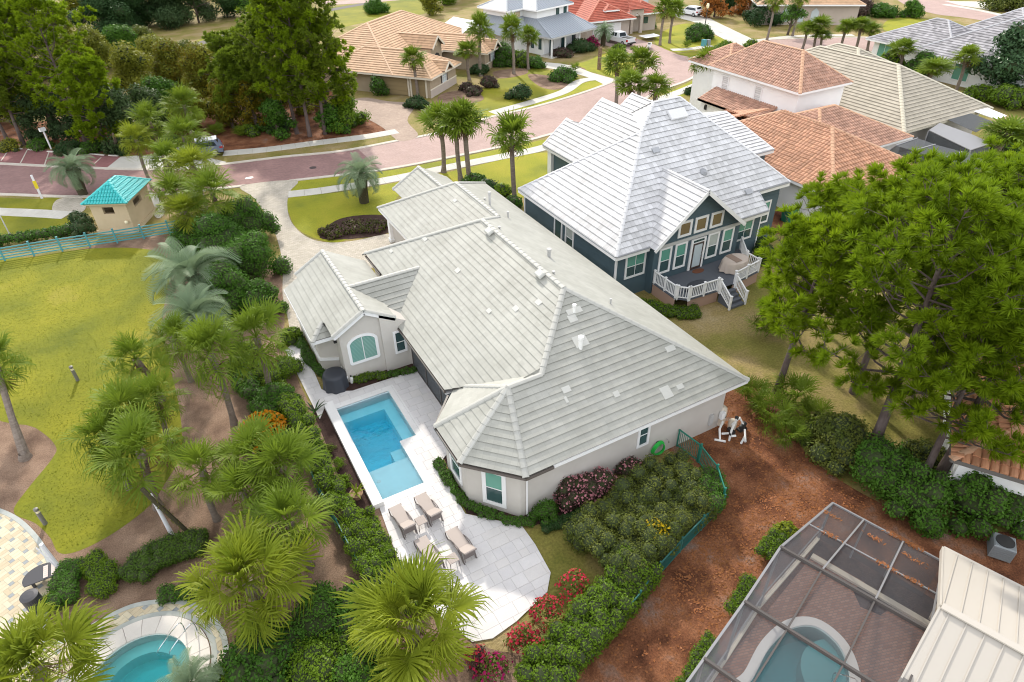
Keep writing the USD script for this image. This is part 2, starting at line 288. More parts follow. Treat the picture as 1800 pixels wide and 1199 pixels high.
noisy('concrete', [(0.50, 0.48, 0.43), (0.60, 0.58, 0.53)], 0.5, 0.9, fine=(12, 0.07)); noisy('kerb', [(0.52, 0.47, 0.40), (0.62, 0.57, 0.50)], 1.0, 0.9, fine=(10, 0.08))
def pavers(name, c1, c2, mortar, scale, bw, rh, ang=0.0, rough=0.85, big=0.12, off=0.5, msize=0.012):
    n = {'g': ('geometry', {}), 'm': ('mapping', {'rotation': (0, 0, ang)}), 'b': ('brick_texture', {'offset': off, 'color1': c1, 'color2': c2, 'mortar': mortar, 'scale': scale, 'mortar_size': msize, 'brick_width': bw, 'row_height': rh, 'bias': 0.0}),
         'n': ('noise_texture', {'scale': 0.35, 'detail': 6.0, 'roughness': 0.65}), 'r': ('rgb_ramp', {'ramp': [(0.3, (1 - big,) * 3), (0.7, (1 + big,) * 3)]}), 'mx': ('mix', {'mix_type': 'multiply', 'fac': 1.0}), 'bm': ('bump', {'strength': 0.4, 'distance': 0.01, 'invert': True}), 'p': ('principled_bsdf', {'roughness': rough, 'specular_ior_level': 0.3})}
    return mat(name, n, [('g.position', 'm.vector'), ('m.vector', 'b.vector'), ('g.position', 'n.vector'), ('n.fac', 'r.fac'), ('b.color', 'mx.color1'), ('r.color', 'mx.color2'), ('mx.color', 'p.base_color'), ('b.fac', 'bm.height'), ('bm.normal', 'p.normal')])
pavers('road_brick', (0.27, 0.155, 0.145), (0.35, 0.205, 0.19), (0.22, 0.15, 0.14), 1.0, 0.22, 0.11, 0.5, big=0.16)
pavers('road_brick_pale', (0.39, 0.27, 0.24), (0.46, 0.33, 0.30), (0.36, 0.27, 0.24), 1.0, 0.22, 0.11, 0.9, big=0.10)
pavers('stall_brick', (0.30, 0.125, 0.125), (0.37, 0.165, 0.16), (0.2, 0.11, 0.11), 1.0, 0.22, 0.11, 0.3, big=0.12)
pavers('drive_paver', (0.42, 0.38, 0.31), (0.52, 0.47, 0.40), (0.33, 0.30, 0.25), 1.0, 0.30, 0.20, 0.2, big=0.10)
pavers('drive_paver_tan', (0.34, 0.25, 0.20), (0.43, 0.33, 0.26), (0.28, 0.22, 0.18), 1.0, 0.25, 0.15, 0.6, big=0.12)
pavers('cage_paver', (0.25, 0.11, 0.07), (0.35, 0.185, 0.125), (0.16, 0.11, 0.09), 1.0, 0.21, 0.105, 0.3, big=0.14)
for i, c in enumerate([(0.66, 0.64, 0.635), (0.685, 0.665, 0.66), (0.64, 0.62, 0.62), (0.67, 0.645, 0.63)]): noisy(f'patio_stone_{i + 1}', [tuple(x * 0.95 for x in c), tuple(min(1, x * 1.04) for x in c)], 1.5, 0.8, fine=(25, 0.05))
plain('grout', (0.50, 0.49, 0.48), 0.95); noisy('coping', [(0.70, 0.69, 0.68), (0.76, 0.75, 0.74)], 1.0, 0.7, fine=(20, 0.04)); noisy('coping_pink', [(0.66, 0.61, 0.56), (0.72, 0.68, 0.63)], 0.8, 0.8, fine=(20, 0.04))
for i, c in enumerate([(0.56, 0.50, 0.37), (0.62, 0.55, 0.40), (0.52, 0.44, 0.31)]): noisy(f'plaza_cream_{i + 1}', [tuple(x * 0.93 for x in c), c], 2.0, 0.85, fine=(25, 0.06))
noisy('plaza_grey', [(0.25, 0.27, 0.28), (0.33, 0.35, 0.35)], 2.5, 0.85, fine=(25, 0.06)); noisy('plaza_border', [(0.36, 0.39, 0.37), (0.44, 0.45, 0.42)], 2.5, 0.85)
noisy('plaster_blue', [(0.74, 0.82, 0.84), (0.80, 0.88, 0.90)], 1.2, 0.7); noisy('plaster_teal', [(0.72, 0.84, 0.82), (0.78, 0.90, 0.88)], 1.2, 0.7)
def water(name, tint, dens):
    mat(name, {'t': ('transparent_bsdf', {'color': (0.97, 0.99, 1.0)}), 'gl': ('glossy_bsdf', {'roughness': 0.04, 'color': (1, 1, 1)}), 'f': ('fresnel', {'IOR': 1.33}), 'm': ('mix_closure', {}), 'g': ('geometry', {}),
         'n': ('noise_texture', {'scale': 2.5, 'detail': 3.0}), 'b': ('bump', {'strength': 0.5, 'distance': 0.04}), 'a': ('absorption_volume', {'color': tint, 'density': dens})},
        [('g.position', 'n.vector'), ('n.fac', 'b.height'), ('b.normal', 'gl.normal'), ('b.normal', 'f.normal'), ('f.fac', 'm.fac'), ('t.BSDF', 'm.closure1'), ('gl.BSDF', 'm.closure2')], surface='m.closure', volume='a.volume')
water('water_blue', (0.05, 0.84, 0.94), 0.95); water('water_teal', (0.03, 0.86, 0.88), 1.5)
plain('teal_paint', (0.07, 0.27, 0.30), 0.5); plain('fence_green', (0.02, 0.13, 0.115), 0.5); plain('green_metal', (0.015, 0.17, 0.12), 0.5); plain('hose_green', (0.02, 0.45, 0.06), 0.45); plain('bin_green', (0.005, 0.13, 0.075), 0.45)
plain('deck_board', (0.095, 0.105, 0.125), 0.7); plain('black_cover', (0.028, 0.032, 0.042), 0.55); noisy('cover_tan', [(0.50, 0.42, 0.36), (0.56, 0.48, 0.42)], 2.0, 0.85); plain('cover_brown', (0.28, 0.20, 0.155), 0.85); plain('brick_base', (0.38, 0.25, 0.19), 0.9)
plain('sling', (0.40, 0.345, 0.315), 0.8); plain('lounger_frame', (0.155, 0.13, 0.125), 0.5); plain('mat_brown', (0.16, 0.06, 0.03), 0.95)
plain('steel_dark', (0.055, 0.055, 0.062), 0.5, 0.3); plain('bollard_grey', (0.16, 0.155, 0.145), 0.5, 0.2); plain('slat_pink', (0.60, 0.50, 0.46), 0.8); plain('stake', (0.66, 0.66, 0.70), 0.6); plain('sign_yellow', (0.70, 0.55, 0.02), 0.6); plain('sign_white', (0.72, 0.70, 0.74), 0.6)
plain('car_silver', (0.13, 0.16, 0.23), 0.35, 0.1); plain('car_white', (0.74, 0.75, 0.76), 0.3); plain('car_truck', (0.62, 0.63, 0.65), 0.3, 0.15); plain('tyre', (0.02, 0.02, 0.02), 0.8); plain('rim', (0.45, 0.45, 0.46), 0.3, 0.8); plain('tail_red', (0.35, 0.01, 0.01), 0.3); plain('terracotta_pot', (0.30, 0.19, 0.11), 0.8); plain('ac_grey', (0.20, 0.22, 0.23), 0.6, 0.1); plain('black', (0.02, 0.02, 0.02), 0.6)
plain('manhole', (0.07, 0.05, 0.05), 0.7); plain('lamp_glass', (0.8, 0.72, 0.5), 0.3); plain('pole_dark', (0.04, 0.04, 0.04), 0.5)
# plants
leaf('palm_leaf', [(0.06, 0.088, 0.010), (0.105, 0.13, 0.014), (0.15, 0.17, 0.024), (0.22, 0.22, 0.06)], trans=0.35, vary=0.16)
leaf('palm_leaf_gold', [(0.085, 0.105, 0.010), (0.14, 0.155, 0.014), (0.20, 0.20, 0.026), (0.27, 0.24, 0.06)], trans=0.4, vary=0.1)
leaf('pindo_leaf', [(0.08, 0.11, 0.075), (0.14, 0.175, 0.13), (0.22, 0.25, 0.20)], trans=0.25, vary=0.12)
leaf('palm_dead', [(0.15, 0.095, 0.05), (0.25, 0.165, 0.09), (0.34, 0.24, 0.14)], trans=0.2)
leaf('pine_needle', [(0.07, 0.105, 0.005), (0.115, 0.16, 0.005), (0.165, 0.21, 0.007), (0.21, 0.235, 0.010)], trans=0.48, vary=0.12, big=(0.5, (0.75, 0.8, 0.7), (1.2, 1.15, 1.0)))
leaf('wood_needle', [(0.055, 0.08, 0.008), (0.095, 0.125, 0.008), (0.15, 0.18, 0.012)], trans=0.42, vary=0.14)
leaf('oak_leaf', [(0.022, 0.038, 0.016), (0.042, 0.062, 0.026), (0.07, 0.09, 0.04)], trans=0.2, vary=0.2)
leaf('olive_leaf', [(0.075, 0.082, 0.012), (0.13, 0.13, 0.018), (0.19, 0.17, 0.03)], trans=0.3, vary=0.2)
leaf('gold_leaf', [(0.16, 0.13, 0.01), (0.30, 0.21, 0.012), (0.42, 0.28, 0.02)], trans=0.3, vary=0.15)
leaf('hedge_leaf', [(0.025, 0.060, 0.008), (0.05, 0.10, 0.012), (0.085, 0.145, 0.018), (0.13, 0.18, 0.03)], trans=0.25, vary=0.12)
leaf('hedge_bright', [(0.05, 0.085, 0.007), (0.09, 0.13, 0.010), (0.145, 0.185, 0.014), (0.21, 0.23, 0.03)], trans=0.3, vary=0.12)
leaf('hedge_olive', [(0.045, 0.055, 0.012), (0.10, 0.11, 0.022), (0.16, 0.155, 0.038), (0.20, 0.17, 0.06)], trans=0.25, big=(0.9, (0.65, 0.75, 0.6), (1.3, 1.2, 1.1)))
leaf('boxwood', [(0.03, 0.055, 0.008), (0.06, 0.09, 0.012), (0.10, 0.13, 0.02)], trans=0.2, vary=0.12)
leaf('dark_leaf', [(0.012, 0.028, 0.010), (0.025, 0.05, 0.016), (0.05, 0.08, 0.03)], trans=0.15, vary=0.15)
leaf('magnolia_leaf', [(0.02, 0.04, 0.018), (0.045, 0.07, 0.03), (0.16, 0.18, 0.12)], trans=0.1, rough=0.3)
leaf('plum_leaf', [(0.035, 0.022, 0.02), (0.08, 0.05, 0.04), (0.06, 0.075, 0.025)], trans=0.2); leaf('rust_leaf', [(0.16, 0.065, 0.018), (0.25, 0.11, 0.03), (0.30, 0.16, 0.05)], trans=0.25)
leaf('flower_pink', [(0.52, 0.22, 0.27), (0.66, 0.38, 0.42), (0.70, 0.50, 0.52)], trans=0.2); leaf('flower_red', [(0.45, 0.03, 0.06), (0.55, 0.06, 0.12), (0.58, 0.10, 0.20)], trans=0.2); leaf('flower_orange', [(0.50, 0.20, 0.005), (0.62, 0.30, 0.01), (0.55, 0.36, 0.02)], trans=0.25); leaf('flower_yellow', [(0.55, 0.38, 0.01), (0.65, 0.50, 0.02)], trans=0.2); leaf('flower_white', [(0.65, 0.65, 0.6), (0.75, 0.75, 0.7)], trans=0.2); leaf('flower_magenta', [(0.30, 0.01, 0.10), (0.45, 0.03, 0.2)], trans=0.2)
leaf('grass_blade', [(0.055, 0.066, 0.004), (0.085, 0.092, 0.005), (0.115, 0.11, 0.007), (0.14, 0.12, 0.016)], trans=0.35, big=(0.22, (0.72, 0.78, 0.75), (1.2, 1.1, 1.0)))
leaf('litter', [(0.30, 0.12, 0.05), (0.50, 0.27, 0.16), (0.62, 0.42, 0.32), (0.20, 0.08, 0.04)], trans=0.1)
noisy('palm_bark', [(0.16, 0.125, 0.10), (0.27, 0.225, 0.19)], 3.0, 0.95, bump=(12, 1.0, 0.05), coord='object', stretch=(1, 1, 4)); noisy('palm_boot', [(0.12, 0.075, 0.045), (0.26, 0.18, 0.12)], 6.0, 0.95, coord='object')
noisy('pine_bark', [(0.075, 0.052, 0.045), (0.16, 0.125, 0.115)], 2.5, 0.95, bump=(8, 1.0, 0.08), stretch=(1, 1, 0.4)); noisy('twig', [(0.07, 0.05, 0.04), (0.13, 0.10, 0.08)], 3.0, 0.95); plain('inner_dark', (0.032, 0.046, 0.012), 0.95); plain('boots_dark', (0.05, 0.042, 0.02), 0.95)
leaf('vine', [(0.05, 0.05, 0.012), (0.09, 0.085, 0.02)], trans=0.1)

# ------------------------------------------------------------------ roofs
def facet_frame(P):
    P = np.asarray(P, float); n = np.zeros(3)
    for i in range(len(P)): n += np.cross(P[i], P[(i + 1) % len(P)])
    n /= np.linalg.norm(n); n = n if n[2] > 0 else -n
    u = np.cross([0, 0, 1.0], n); u /= np.linalg.norm(u); v = np.cross(n, u)
    o = P[np.argmin(P[:, 2])]
    return o, u, v, n
def slab(p2, h0, h1, v0, v1, fr, t0, under=0.0):
    """A course: polygon p2 in facet axes, its lower edge proud by h0, its upper edge by h1."""
    o, u, v, n = fr; out = []; uvs = []
    for g in geoms(p2):
        c = np.array(g.exterior.coords)[:-1, :2]
        if not g.exterior.is_ccw: c = c[::-1]
        k = len(c); h = h0 + (h1 - h0) * (c[:, 1] - v0) / (v1 - v0)
        base = o + c[:, :1] * u + c[:, 1:] * v
        low = (c[:, 1] < v0 + 1e-6)[:, None]
        V = np.vstack([base + h[:, None] * n, base - t0 * n + low * v * under]); F = [[0, i, i + 1] for i in range(1, k - 1)]
        F += [[k, k + i + 1, k + i] for i in range(1, k - 1)]
        for i in range(k):
            j = (i + 1) % k; F += [[i, k + i, k + j], [i, k + j, j]]
        out.append((V, np.array(F))); uvs.append(np.vstack([c + 50, c + 50]))
    if not out: return None
    return join(out), np.vstack(uvs)
def courses(P, expo, mat_, thick=0.06, up=0.01, start=0.0):
    fr = facet_frame(P); o, u, v, n = fr; P = np.asarray(P, float)
    pol = Polygon(np.column_stack([(P - o) @ u, (P - o) @ v])).buffer(0); a0, b0, a1, b1 = pol.bounds; items = []
    k = b0 - start
    while k < b1 - 0.02:
        strip = pol.intersection(sbox(a0 - 1, k, a1 + 1, k + expo)); r = slab(strip, thick, up, k, k + expo, fr, 0.02, 0.05)
        if r is not None: items.append((r[0], mat_, r[1]))
        k += expo
    return items
def barrels(P, mat_, w=0.30, expo=0.40, amp=0.075, seg=4, inset=0.06):
    """Barrel tiles one by one, laid in columns up the slope."""
    fr = facet_frame(P); o, u, v, n = fr; P = np.asarray(P, float)
    pol = Polygon(np.column_stack([(P - o) @ u, (P - o) @ v])).buffer(0); inner = pol.buffer(-inset); a0, b0, a1, b1 = pol.bounds; items = []
    ph = np.linspace(0, np.pi, seg + 1); cu = -np.cos(ph) * w * 0.44; ch = np.sin(ph)
    rng = np.random.default_rng(5)
    for a in np.arange(a0 + w / 2, a1, w):
        for b in np.arange(b0, b1, expo):
            if not pol.contains(Point(a, b + expo * 0.5)): continue
            k = seg + 1; j = rng.normal(0, 0.006)
            lo = o + (a + cu[:, None] * 1.05) * u + (b - 0.03) * v + (ch[:, None] * amp * 1.1 + 0.035 + j) * n
            hi = o + (a + cu[:, None] * 0.85) * u + (b + expo + 0.02) * v + (ch[:, None] * amp * 0.8 + 0.0) * n
            fl = o + (a + cu[:, None] * 0.85) * u + (b - 0.03) * v + (ch[:, None] * amp * 0.5 - 0.01) * n
            V = np.vstack([lo, hi, fl]); F = []
            for i in range(seg): F += [[i, i + 1, k + i + 1], [i, k + i + 1, k + i], [2 * k + i, 2 * k + i + 1, i + 1], [2 * k + i, i + 1, i]]
            items.append(((V, np.array(F)), mat_, np.tile([[a + 50, b + 50]], (len(V), 1))))
    return items
def seams(P, mat_, w=0.45, rib=0.035, ribw=0.03):
    fr = facet_frame(P); o, u, v, n = fr; P = np.asarray(P, float)
    pol = Polygon(np.column_stack([(P - o) @ u, (P - o) @ v])).buffer(0); a0, b0, a1, b1 = pol.bounds; items = []
    for a in np.arange(a0, a1, w):
        r = slab(pol.intersection(sbox(a, b0 - 1, a + w - ribw, b1 + 1)), 0.01, 0.01, b0, b1, fr, 0.03); q = slab(pol.intersection(sbox(a + w - ribw, b0 - 1, a + w, b1 + 1)), 0.01 + rib, 0.01 + rib, b0, b1, fr, 0.03)
        ms = [x[0] for x in (r, q) if x is not None]
        if ms: items.append((join(ms), mat_))
    return items
def underlay(P, t=0.05):
    """The boarding below a facet's covering."""
    o, u, v, n = facet_frame(P); P = np.asarray(P, float); p2 = Polygon(np.column_stack([(P - o) @ u, (P - o) @ v])).buffer(0)
    m = prism(p2, -t - 0.02, -0.022); V = m[0]
    return o + V[:, :1] * u + V[:, 1:2] * v + V[:, 2:] * n, m[1]
def ridge_tiles(p0, p1, w=0.32, length=0.42, h=0.10, lift=0.03):
    p0, p1 = np.asarray(p0, float), np.asarray(p1, float); L = np.linalg.norm(p1 - p0); d = (p1 - p0) / L; s = np.cross(d, [0, 0, 1.0]); s /= np.linalg.norm(s); u = np.cross(s, d); out = []
    if d[2] < -1e-6: return ridge_tiles(p1, p0, w, length, h, lift)
    n = max(1, int(round(L / length))); st = L / n
    ph = np.linspace(0, np.pi, 6)
    for i in range(n):
        a, b = p0 + d * (i * st - 0.03), p0 + d * ((i + 1) * st + 0.02)
        ring = lambda c, f, l: c + (-np.cos(ph)[:, None] * w / 2 * f) * s + (np.sin(ph)[:, None] * h * f + l - 0.05) * u
        lo, hi = ring(a, 1.03, lift + 0.018), ring(b, 0.96, lift); ce = ring(a, 0.3, lift - 0.02); k = 6; V = np.vstack([lo, hi, ce]); F = []
        for j in range(k - 1): F += [[j, j + 1, k + j + 1], [j, k + j + 1, k + j], [2 * k + j, 2 * k + j + 1, j + 1], [2 * k + j, j + 1, j]]
        out.append((V, np.array(F)[:, ::-1]))
    return out
def edge_board(p0, p1, w=0.05, h=0.2, drop=0.1): return beam(np.asarray(p0, float) - [0, 0, drop], np.asarray(p1, float) - [0, 0, drop], w, h)

# ------------------------------------------------------------------ windows and doors on a wall: p on the wall surface (middle of the sill line), ang the direction the wall faces
def onwall(m, p, ang): return rot(m, ang - math.pi / 2, p)
def window(parent, p, ang, w, h, trim=0.14, sash='double', pane='pane_dark', pane2=None, tmat='trim_white', arch=0.0, cols=1, label=None, proud=0.06, sill=True, name='window'):
    """trim > pane(s), sash bar; local x along the wall, y out of it"""
    if arch:
        xs = np.linspace(-w / 2, w / 2, 13); top = h - arch + arch * (1 - (xs / (w / 2)) ** 2) ** 0.7
        inner = Polygon([(-w / 2, 0), (w / 2, 0)] + list(zip(xs[::-1], top[::-1])))
    else: inner = sbox(-w / 2, 0, w / 2, h)
    outer = inner.buffer(trim, join_style=2) if not arch else inner.buffer(trim)
    def lift(p2, y0, y1):
        V, F = prism(p2, y0, y1); return np.column_stack([-V[:, 0], V[:, 2], V[:, 1]]), F
    q = part(parent, name, onwall(lift(outer.difference(inner), 0.0, proud), p, ang), tmat, label=label)
    cw = w / cols
    for c in range(cols):
        x0 = -w / 2 + c * cw; cell = inner.intersection(sbox(x0 + (0.02 if c else 0), 0, x0 + cw - (0.02 if c < cols - 1 else 0), h))
        if sash == 'double':
            part(q, 'pane', onwall(lift(cell.intersection(sbox(-9, h * 0.48 + 0.025, 9, h)), 0.0, 0.02), p, ang), pane)
            part(q, 'pane', onwall(lift(cell.intersection(sbox(-9, 0, 9, h * 0.48 - 0.025)), 0.0, 0.014), p, ang), pane2 or pane)
        else: part(q, 'pane', onwall(lift(cell, 0.0, 0.02), p, ang), pane)
    bars = []
    if sash == 'double': bars.append(inner.intersection(sbox(-9, h * 0.48 - 0.025, 9, h * 0.48 + 0.025)))
    for c in range(1, cols): bars.append(inner.intersection(sbox(-w / 2 + c * cw - 0.02, 0, -w / 2 + c * cw + 0.02, h)))
    if bars: part(q, 'sash_bar', onwall(join([lift(b, 0.0, 0.035) for b in bars]), p, ang), tmat)
    return q

# ------------------------------------------------------------------ foliage
def leaves(pos, nrm, size, rng, aspect=0.55, jitter=0.6, bend=0.0):
    """One diamond-shaped leaf at each point, facing roughly along nrm."""
    N = len(pos); n = nrm + rng.normal(0, jitter, (N, 3)); n /= np.linalg.norm(n, axis=1, keepdims=True) + 1e-9
    a = np.cross(n, rng.normal(0, 1, (N, 3))); a /= np.linalg.norm(a, axis=1, keepdims=True) + 1e-9; b = np.cross(n, a)
    s = (size * rng.uniform(0.6, 1.35, N))[:, None]
    V = np.stack([pos - a * s * 0.5, pos - b * s * aspect * 0.5, pos + a * s * 0.5, pos + b * s * aspect * 0.5], 1).reshape(-1, 3)
    i = np.arange(N)[:, None] * 4
    return V, np.vstack([i + [0, 1, 2], i + [0, 2, 3]])
def lobes_leaves(lobes, dens, size, rng, shell=0.35, upb=0.35, zmin=0.03, aspect=0.55, jitter=0.6):
    """lobes: (centre, radii); leaves fill the outer shell of every lobe, dens per square metre."""
    out = []
    for c, r in lobes:
        r = np.broadcast_to(np.asarray(r, float), (3,)); area = 4 * np.pi * (((r[0] * r[1]) ** 1.6 + (r[0] * r[2]) ** 1.6 + (r[1] * r[2]) ** 1.6) / 3) ** (1 / 1.6)
        N = max(6, int(area * dens)); d = rng.normal(0, 1, (N, 3)); d /= np.linalg.norm(d, axis=1, keepdims=True)
        k = 1 - shell * rng.random(N) ** 1.3 + rng.normal(0, 0.05, N); pos = np.asarray(c) + d * r * k[:, None]; nr = d / r; nr /= np.linalg.norm(nr, axis=1, keepdims=True); nr = nr + [0, 0, upb]
        ok = pos[:, 2] > zmin; out.append(leaves(pos[ok], nr[ok], size, rng, aspect, jitter))
    return join(out)
ICO = trimesh.creation.icosphere(1); ICO = (np.array(ICO.vertices), np.array(ICO.faces))
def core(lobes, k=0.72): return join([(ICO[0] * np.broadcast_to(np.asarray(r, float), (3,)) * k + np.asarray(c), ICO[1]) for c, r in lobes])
def bush_lobes(rng, rx, ry, h, n, r=0.45):
    out = [((0, 0, h * 0.45), (rx * 0.75, ry * 0.75, h * 0.45))]
    for i in range(n):
        a = rng.random() * 2 * np.pi; e = rng.random() ** 0.6; q = r * rng.uniform(0.7, 1.25)
        out.append(((math.cos(a) * e * (rx - q * 0.5), math.sin(a) * e * (ry - q * 0.5), max(q * 0.4, h * (1 - 0.75 * e ** 2.2) * rng.uniform(0.8, 1.0) - q * 0.55)), (q, q, q * 0.85)))
    return out
def path_lobes(rng, pts, width, h, step=0.45, r=0.4, flat=True):
    """Lobes of a clipped or loose hedge along a ground line."""
    ln = LineString(pts); out = []; L = ln.length
    for s in np.arange(0, L, step):
        c = np.array(ln.interpolate(s).coords[0]); d = np.array(ln.interpolate(min(L, s + 0.1)).coords[0]) - np.array(ln.interpolate(max(0, s - 0.1)).coords[0]); d /= np.linalg.norm(d) + 1e-9; q = np.array([-d[1], d[0]])
        k = max(1, int(round(width / (r * 1.1))))
        for j in range(k):
            o = ((j + 0.5) / k - 0.5) * (width - r * 0.6); rr = r * rng.uniform(0.8, 1.2); hh = h * (rng.uniform(0.92, 1.05) if flat else rng.uniform(0.7, 1.15))
            out.append((np.array([*(c + q * o + rng.normal(0, 0.06, 2)), max(0.2, hh - rr)]), (rr, rr, rr)))
            if abs(o) > width * 0.25 or k == 1: out.append((np.array([*(c + q * o * 1.02), max(0.15, hh * 0.4)]), (rr * 0.95, rr * 0.95, max(0.25, hh * 0.42))))
    return out
def plant(name, label, cat, lobes, m, dens, size, seed, group=None, flowers=None, cores='inner_dark', loc=None, corek=0.72, pname='foliage', aspect=0.55, shell=0.35, jitter=0.6):
    """flowers: (material, per square metre, size)"""
    rng = np.random.default_rng(seed); c = np.mean([l[0] for l in lobes], 0); base = np.array([c[0], c[1], 0.0]) if loc is None else np.asarray(loc, float)
    t = thing(name, label, cat, base, group)
    part(t, pname, lobes_leaves(lobes, dens, size, rng, aspect=aspect, shell=shell, jitter=jitter), m)
    if cores: part(t, 'stems', core(lobes, corek), cores)  # solid dark lobes added inside the leaves for opacity, no stems are modelled
    if flowers: part(t, 'flowers', lobes_leaves([(c_, np.asarray(r_) * 1.06) for c_, r_ in lobes], flowers[1], flowers[2], rng, shell=0.05, aspect=0.9, upb=0.6), flowers[0])
    return t
def at(lobes, p): return [(np.asarray(c) + [p[0], p[1], p[2] if len(p) > 2 else 0], r) for c, r in lobes]

# ---- fan palm
def fan(rng, R=0.85, petiole=0.8, nseg=22, droop=0.35, spread=math.radians(225), width=0.055, pet_r=0.016):
    """A costapalmate leaf along +x from the origin: narrow segments folded about the rib, split at the ends, tips hanging."""
    ms = [tube([(0, 0, 0), (petiole * 0.5, 0, 0.04), (petiole, 0, 0)], [pet_r * 1.3, pet_r, pet_r], 4, cap=False)]
    V, F = [], []; fold = rng.uniform(.25, .55)
    for a in np.linspace(-spread / 2, spread / 2, nseg):
        a += rng.normal(0, 0.035); L = R * (0.70 + 0.30 * math.cos(a / 1.5)) * rng.uniform(0.82, 1.12); d = np.array([math.cos(a), math.sin(a) * .92, fold * abs(math.sin(a))]); d /= np.linalg.norm(d); s = np.cross([0, 0, 1.0], d); s /= np.linalg.norm(s)
        hub = np.array([petiole + 0.16 * R * max(0, math.cos(a)), 0, -.03 * R * max(0, math.cos(a))]); w = width * R / 0.85 * rng.uniform(.8, 1.15); dr = droop * rng.uniform(0.5, 1.6)
        zs = [0, 0.02 * R, -0.10 * dr * R, -0.62 * dr * R]; rr = [0, 0.42, 0.72, 0.94 - 0.16 * dr]; b = len(V)
        for ww, z, q in zip([0.3, 1.0, 0.62, 0.06], zs, rr):
            c = hub + d * L * q + [0, 0, z]; V += [c - s * w * ww * 0.5, c + s * w * ww * 0.5 + [0, 0, 0.012]]
        for i in range(3): k = b + 2 * i; F += [[k, k + 1, k + 3], [k, k + 3, k + 2]]
    return ms[0], (np.array(V), np.array(F))
def orient(m, yaw, elev, roll, p):
    ce, se = math.cos(elev), math.sin(elev); cr, sr = math.cos(roll), math.sin(roll); cy, sy = math.cos(yaw), math.sin(yaw)
    Rx = np.array([[1, 0, 0], [0, cr, -sr], [0, sr, cr]]); Ry = np.array([[ce, 0, -se], [0, 1, 0], [se, 0, ce]]); Rz = np.array([[cy, -sy, 0], [sy, cy, 0], [0, 0, 1]])
    return np.asarray(m[0]) @ (Rz @ Ry @ Rx).T + np.asarray(p), m[1]
def palm_crown(path, rng, top, n=30, R=0.85, petiole=0.85, leafm='palm_leaf', nseg=22, width=0.055, dead=3, low=-0.75, boots=True, skirt=0.9, droop=0.35):
    for i in range(n):
        f = (i + 0.5) / n; el = math.radians(82) * (1 - f) ** 0.9 + low * f + rng.normal(0, 0.2); yaw = i * 2.39996 + rng.normal(0, 0.3)
        pet, bl = fan(rng, R * rng.uniform(0.72, 1.14), petiole * rng.uniform(0.75, 1.2) * (0.75 + 0.25 * f), nseg, droop * (0.4 + 1.3 * f) * rng.uniform(.7, 1.3), width=width)
        part(path, 'frond', orient(join([pet, bl]), yaw, el, rng.normal(0, 0.35), top), leafm, world=False)
    for i in range(dead):
        pet, bl = fan(rng, R * 0.75, petiole * 0.7, 10, 0.9, width=width * 0.9)
        part(path, 'dead_frond', orient(join([pet, bl]), rng.random() * 7, -1.15 + rng.normal(0, 0.12), 0, np.asarray(top) - [0, 0, 0.15]), 'palm_dead', world=False)
    if boots:
        ms = []
        for i in range(34):
            a = i * 2.4; z = top[2] - 0.05 - skirt * (i / 34); ms.append(orient(bx(0, 0.30, -0.035, 0.035, -0.01, 0.02), a, 0.95, 0, (top[0], top[1], z - 0.1)))
        part(path, 'leaf_bases', join(ms), 'palm_boot', world=False)
def palm_proto(name, seed, h, R=0.85, n=30, petiole=0.85, leafm='palm_leaf', tr=0.15, lean=0.3, nseg=22, width=0.055, dead=3, skirt=0.9, low=-0.75, bark='palm_bark', droop=0.35):
    p = proto(name); rng = np.random.default_rng(seed); z = np.linspace(0, h, 9); path = np.column_stack([lean * (z / h) ** 1.6, 0.12 * np.sin(z * 0.7), z])
    part(p, 'trunk', tube(path, np.interp(z / h, [0, 0.08, 0.85, 1], [tr * 1.45, tr * 1.05, tr, tr * 1.15]), 10), bark, world=False, smooth=60)
    palm_crown(p, rng, path[-1], n, R, petiole, leafm, nseg, width, dead, low, True, skirt, droop); return p
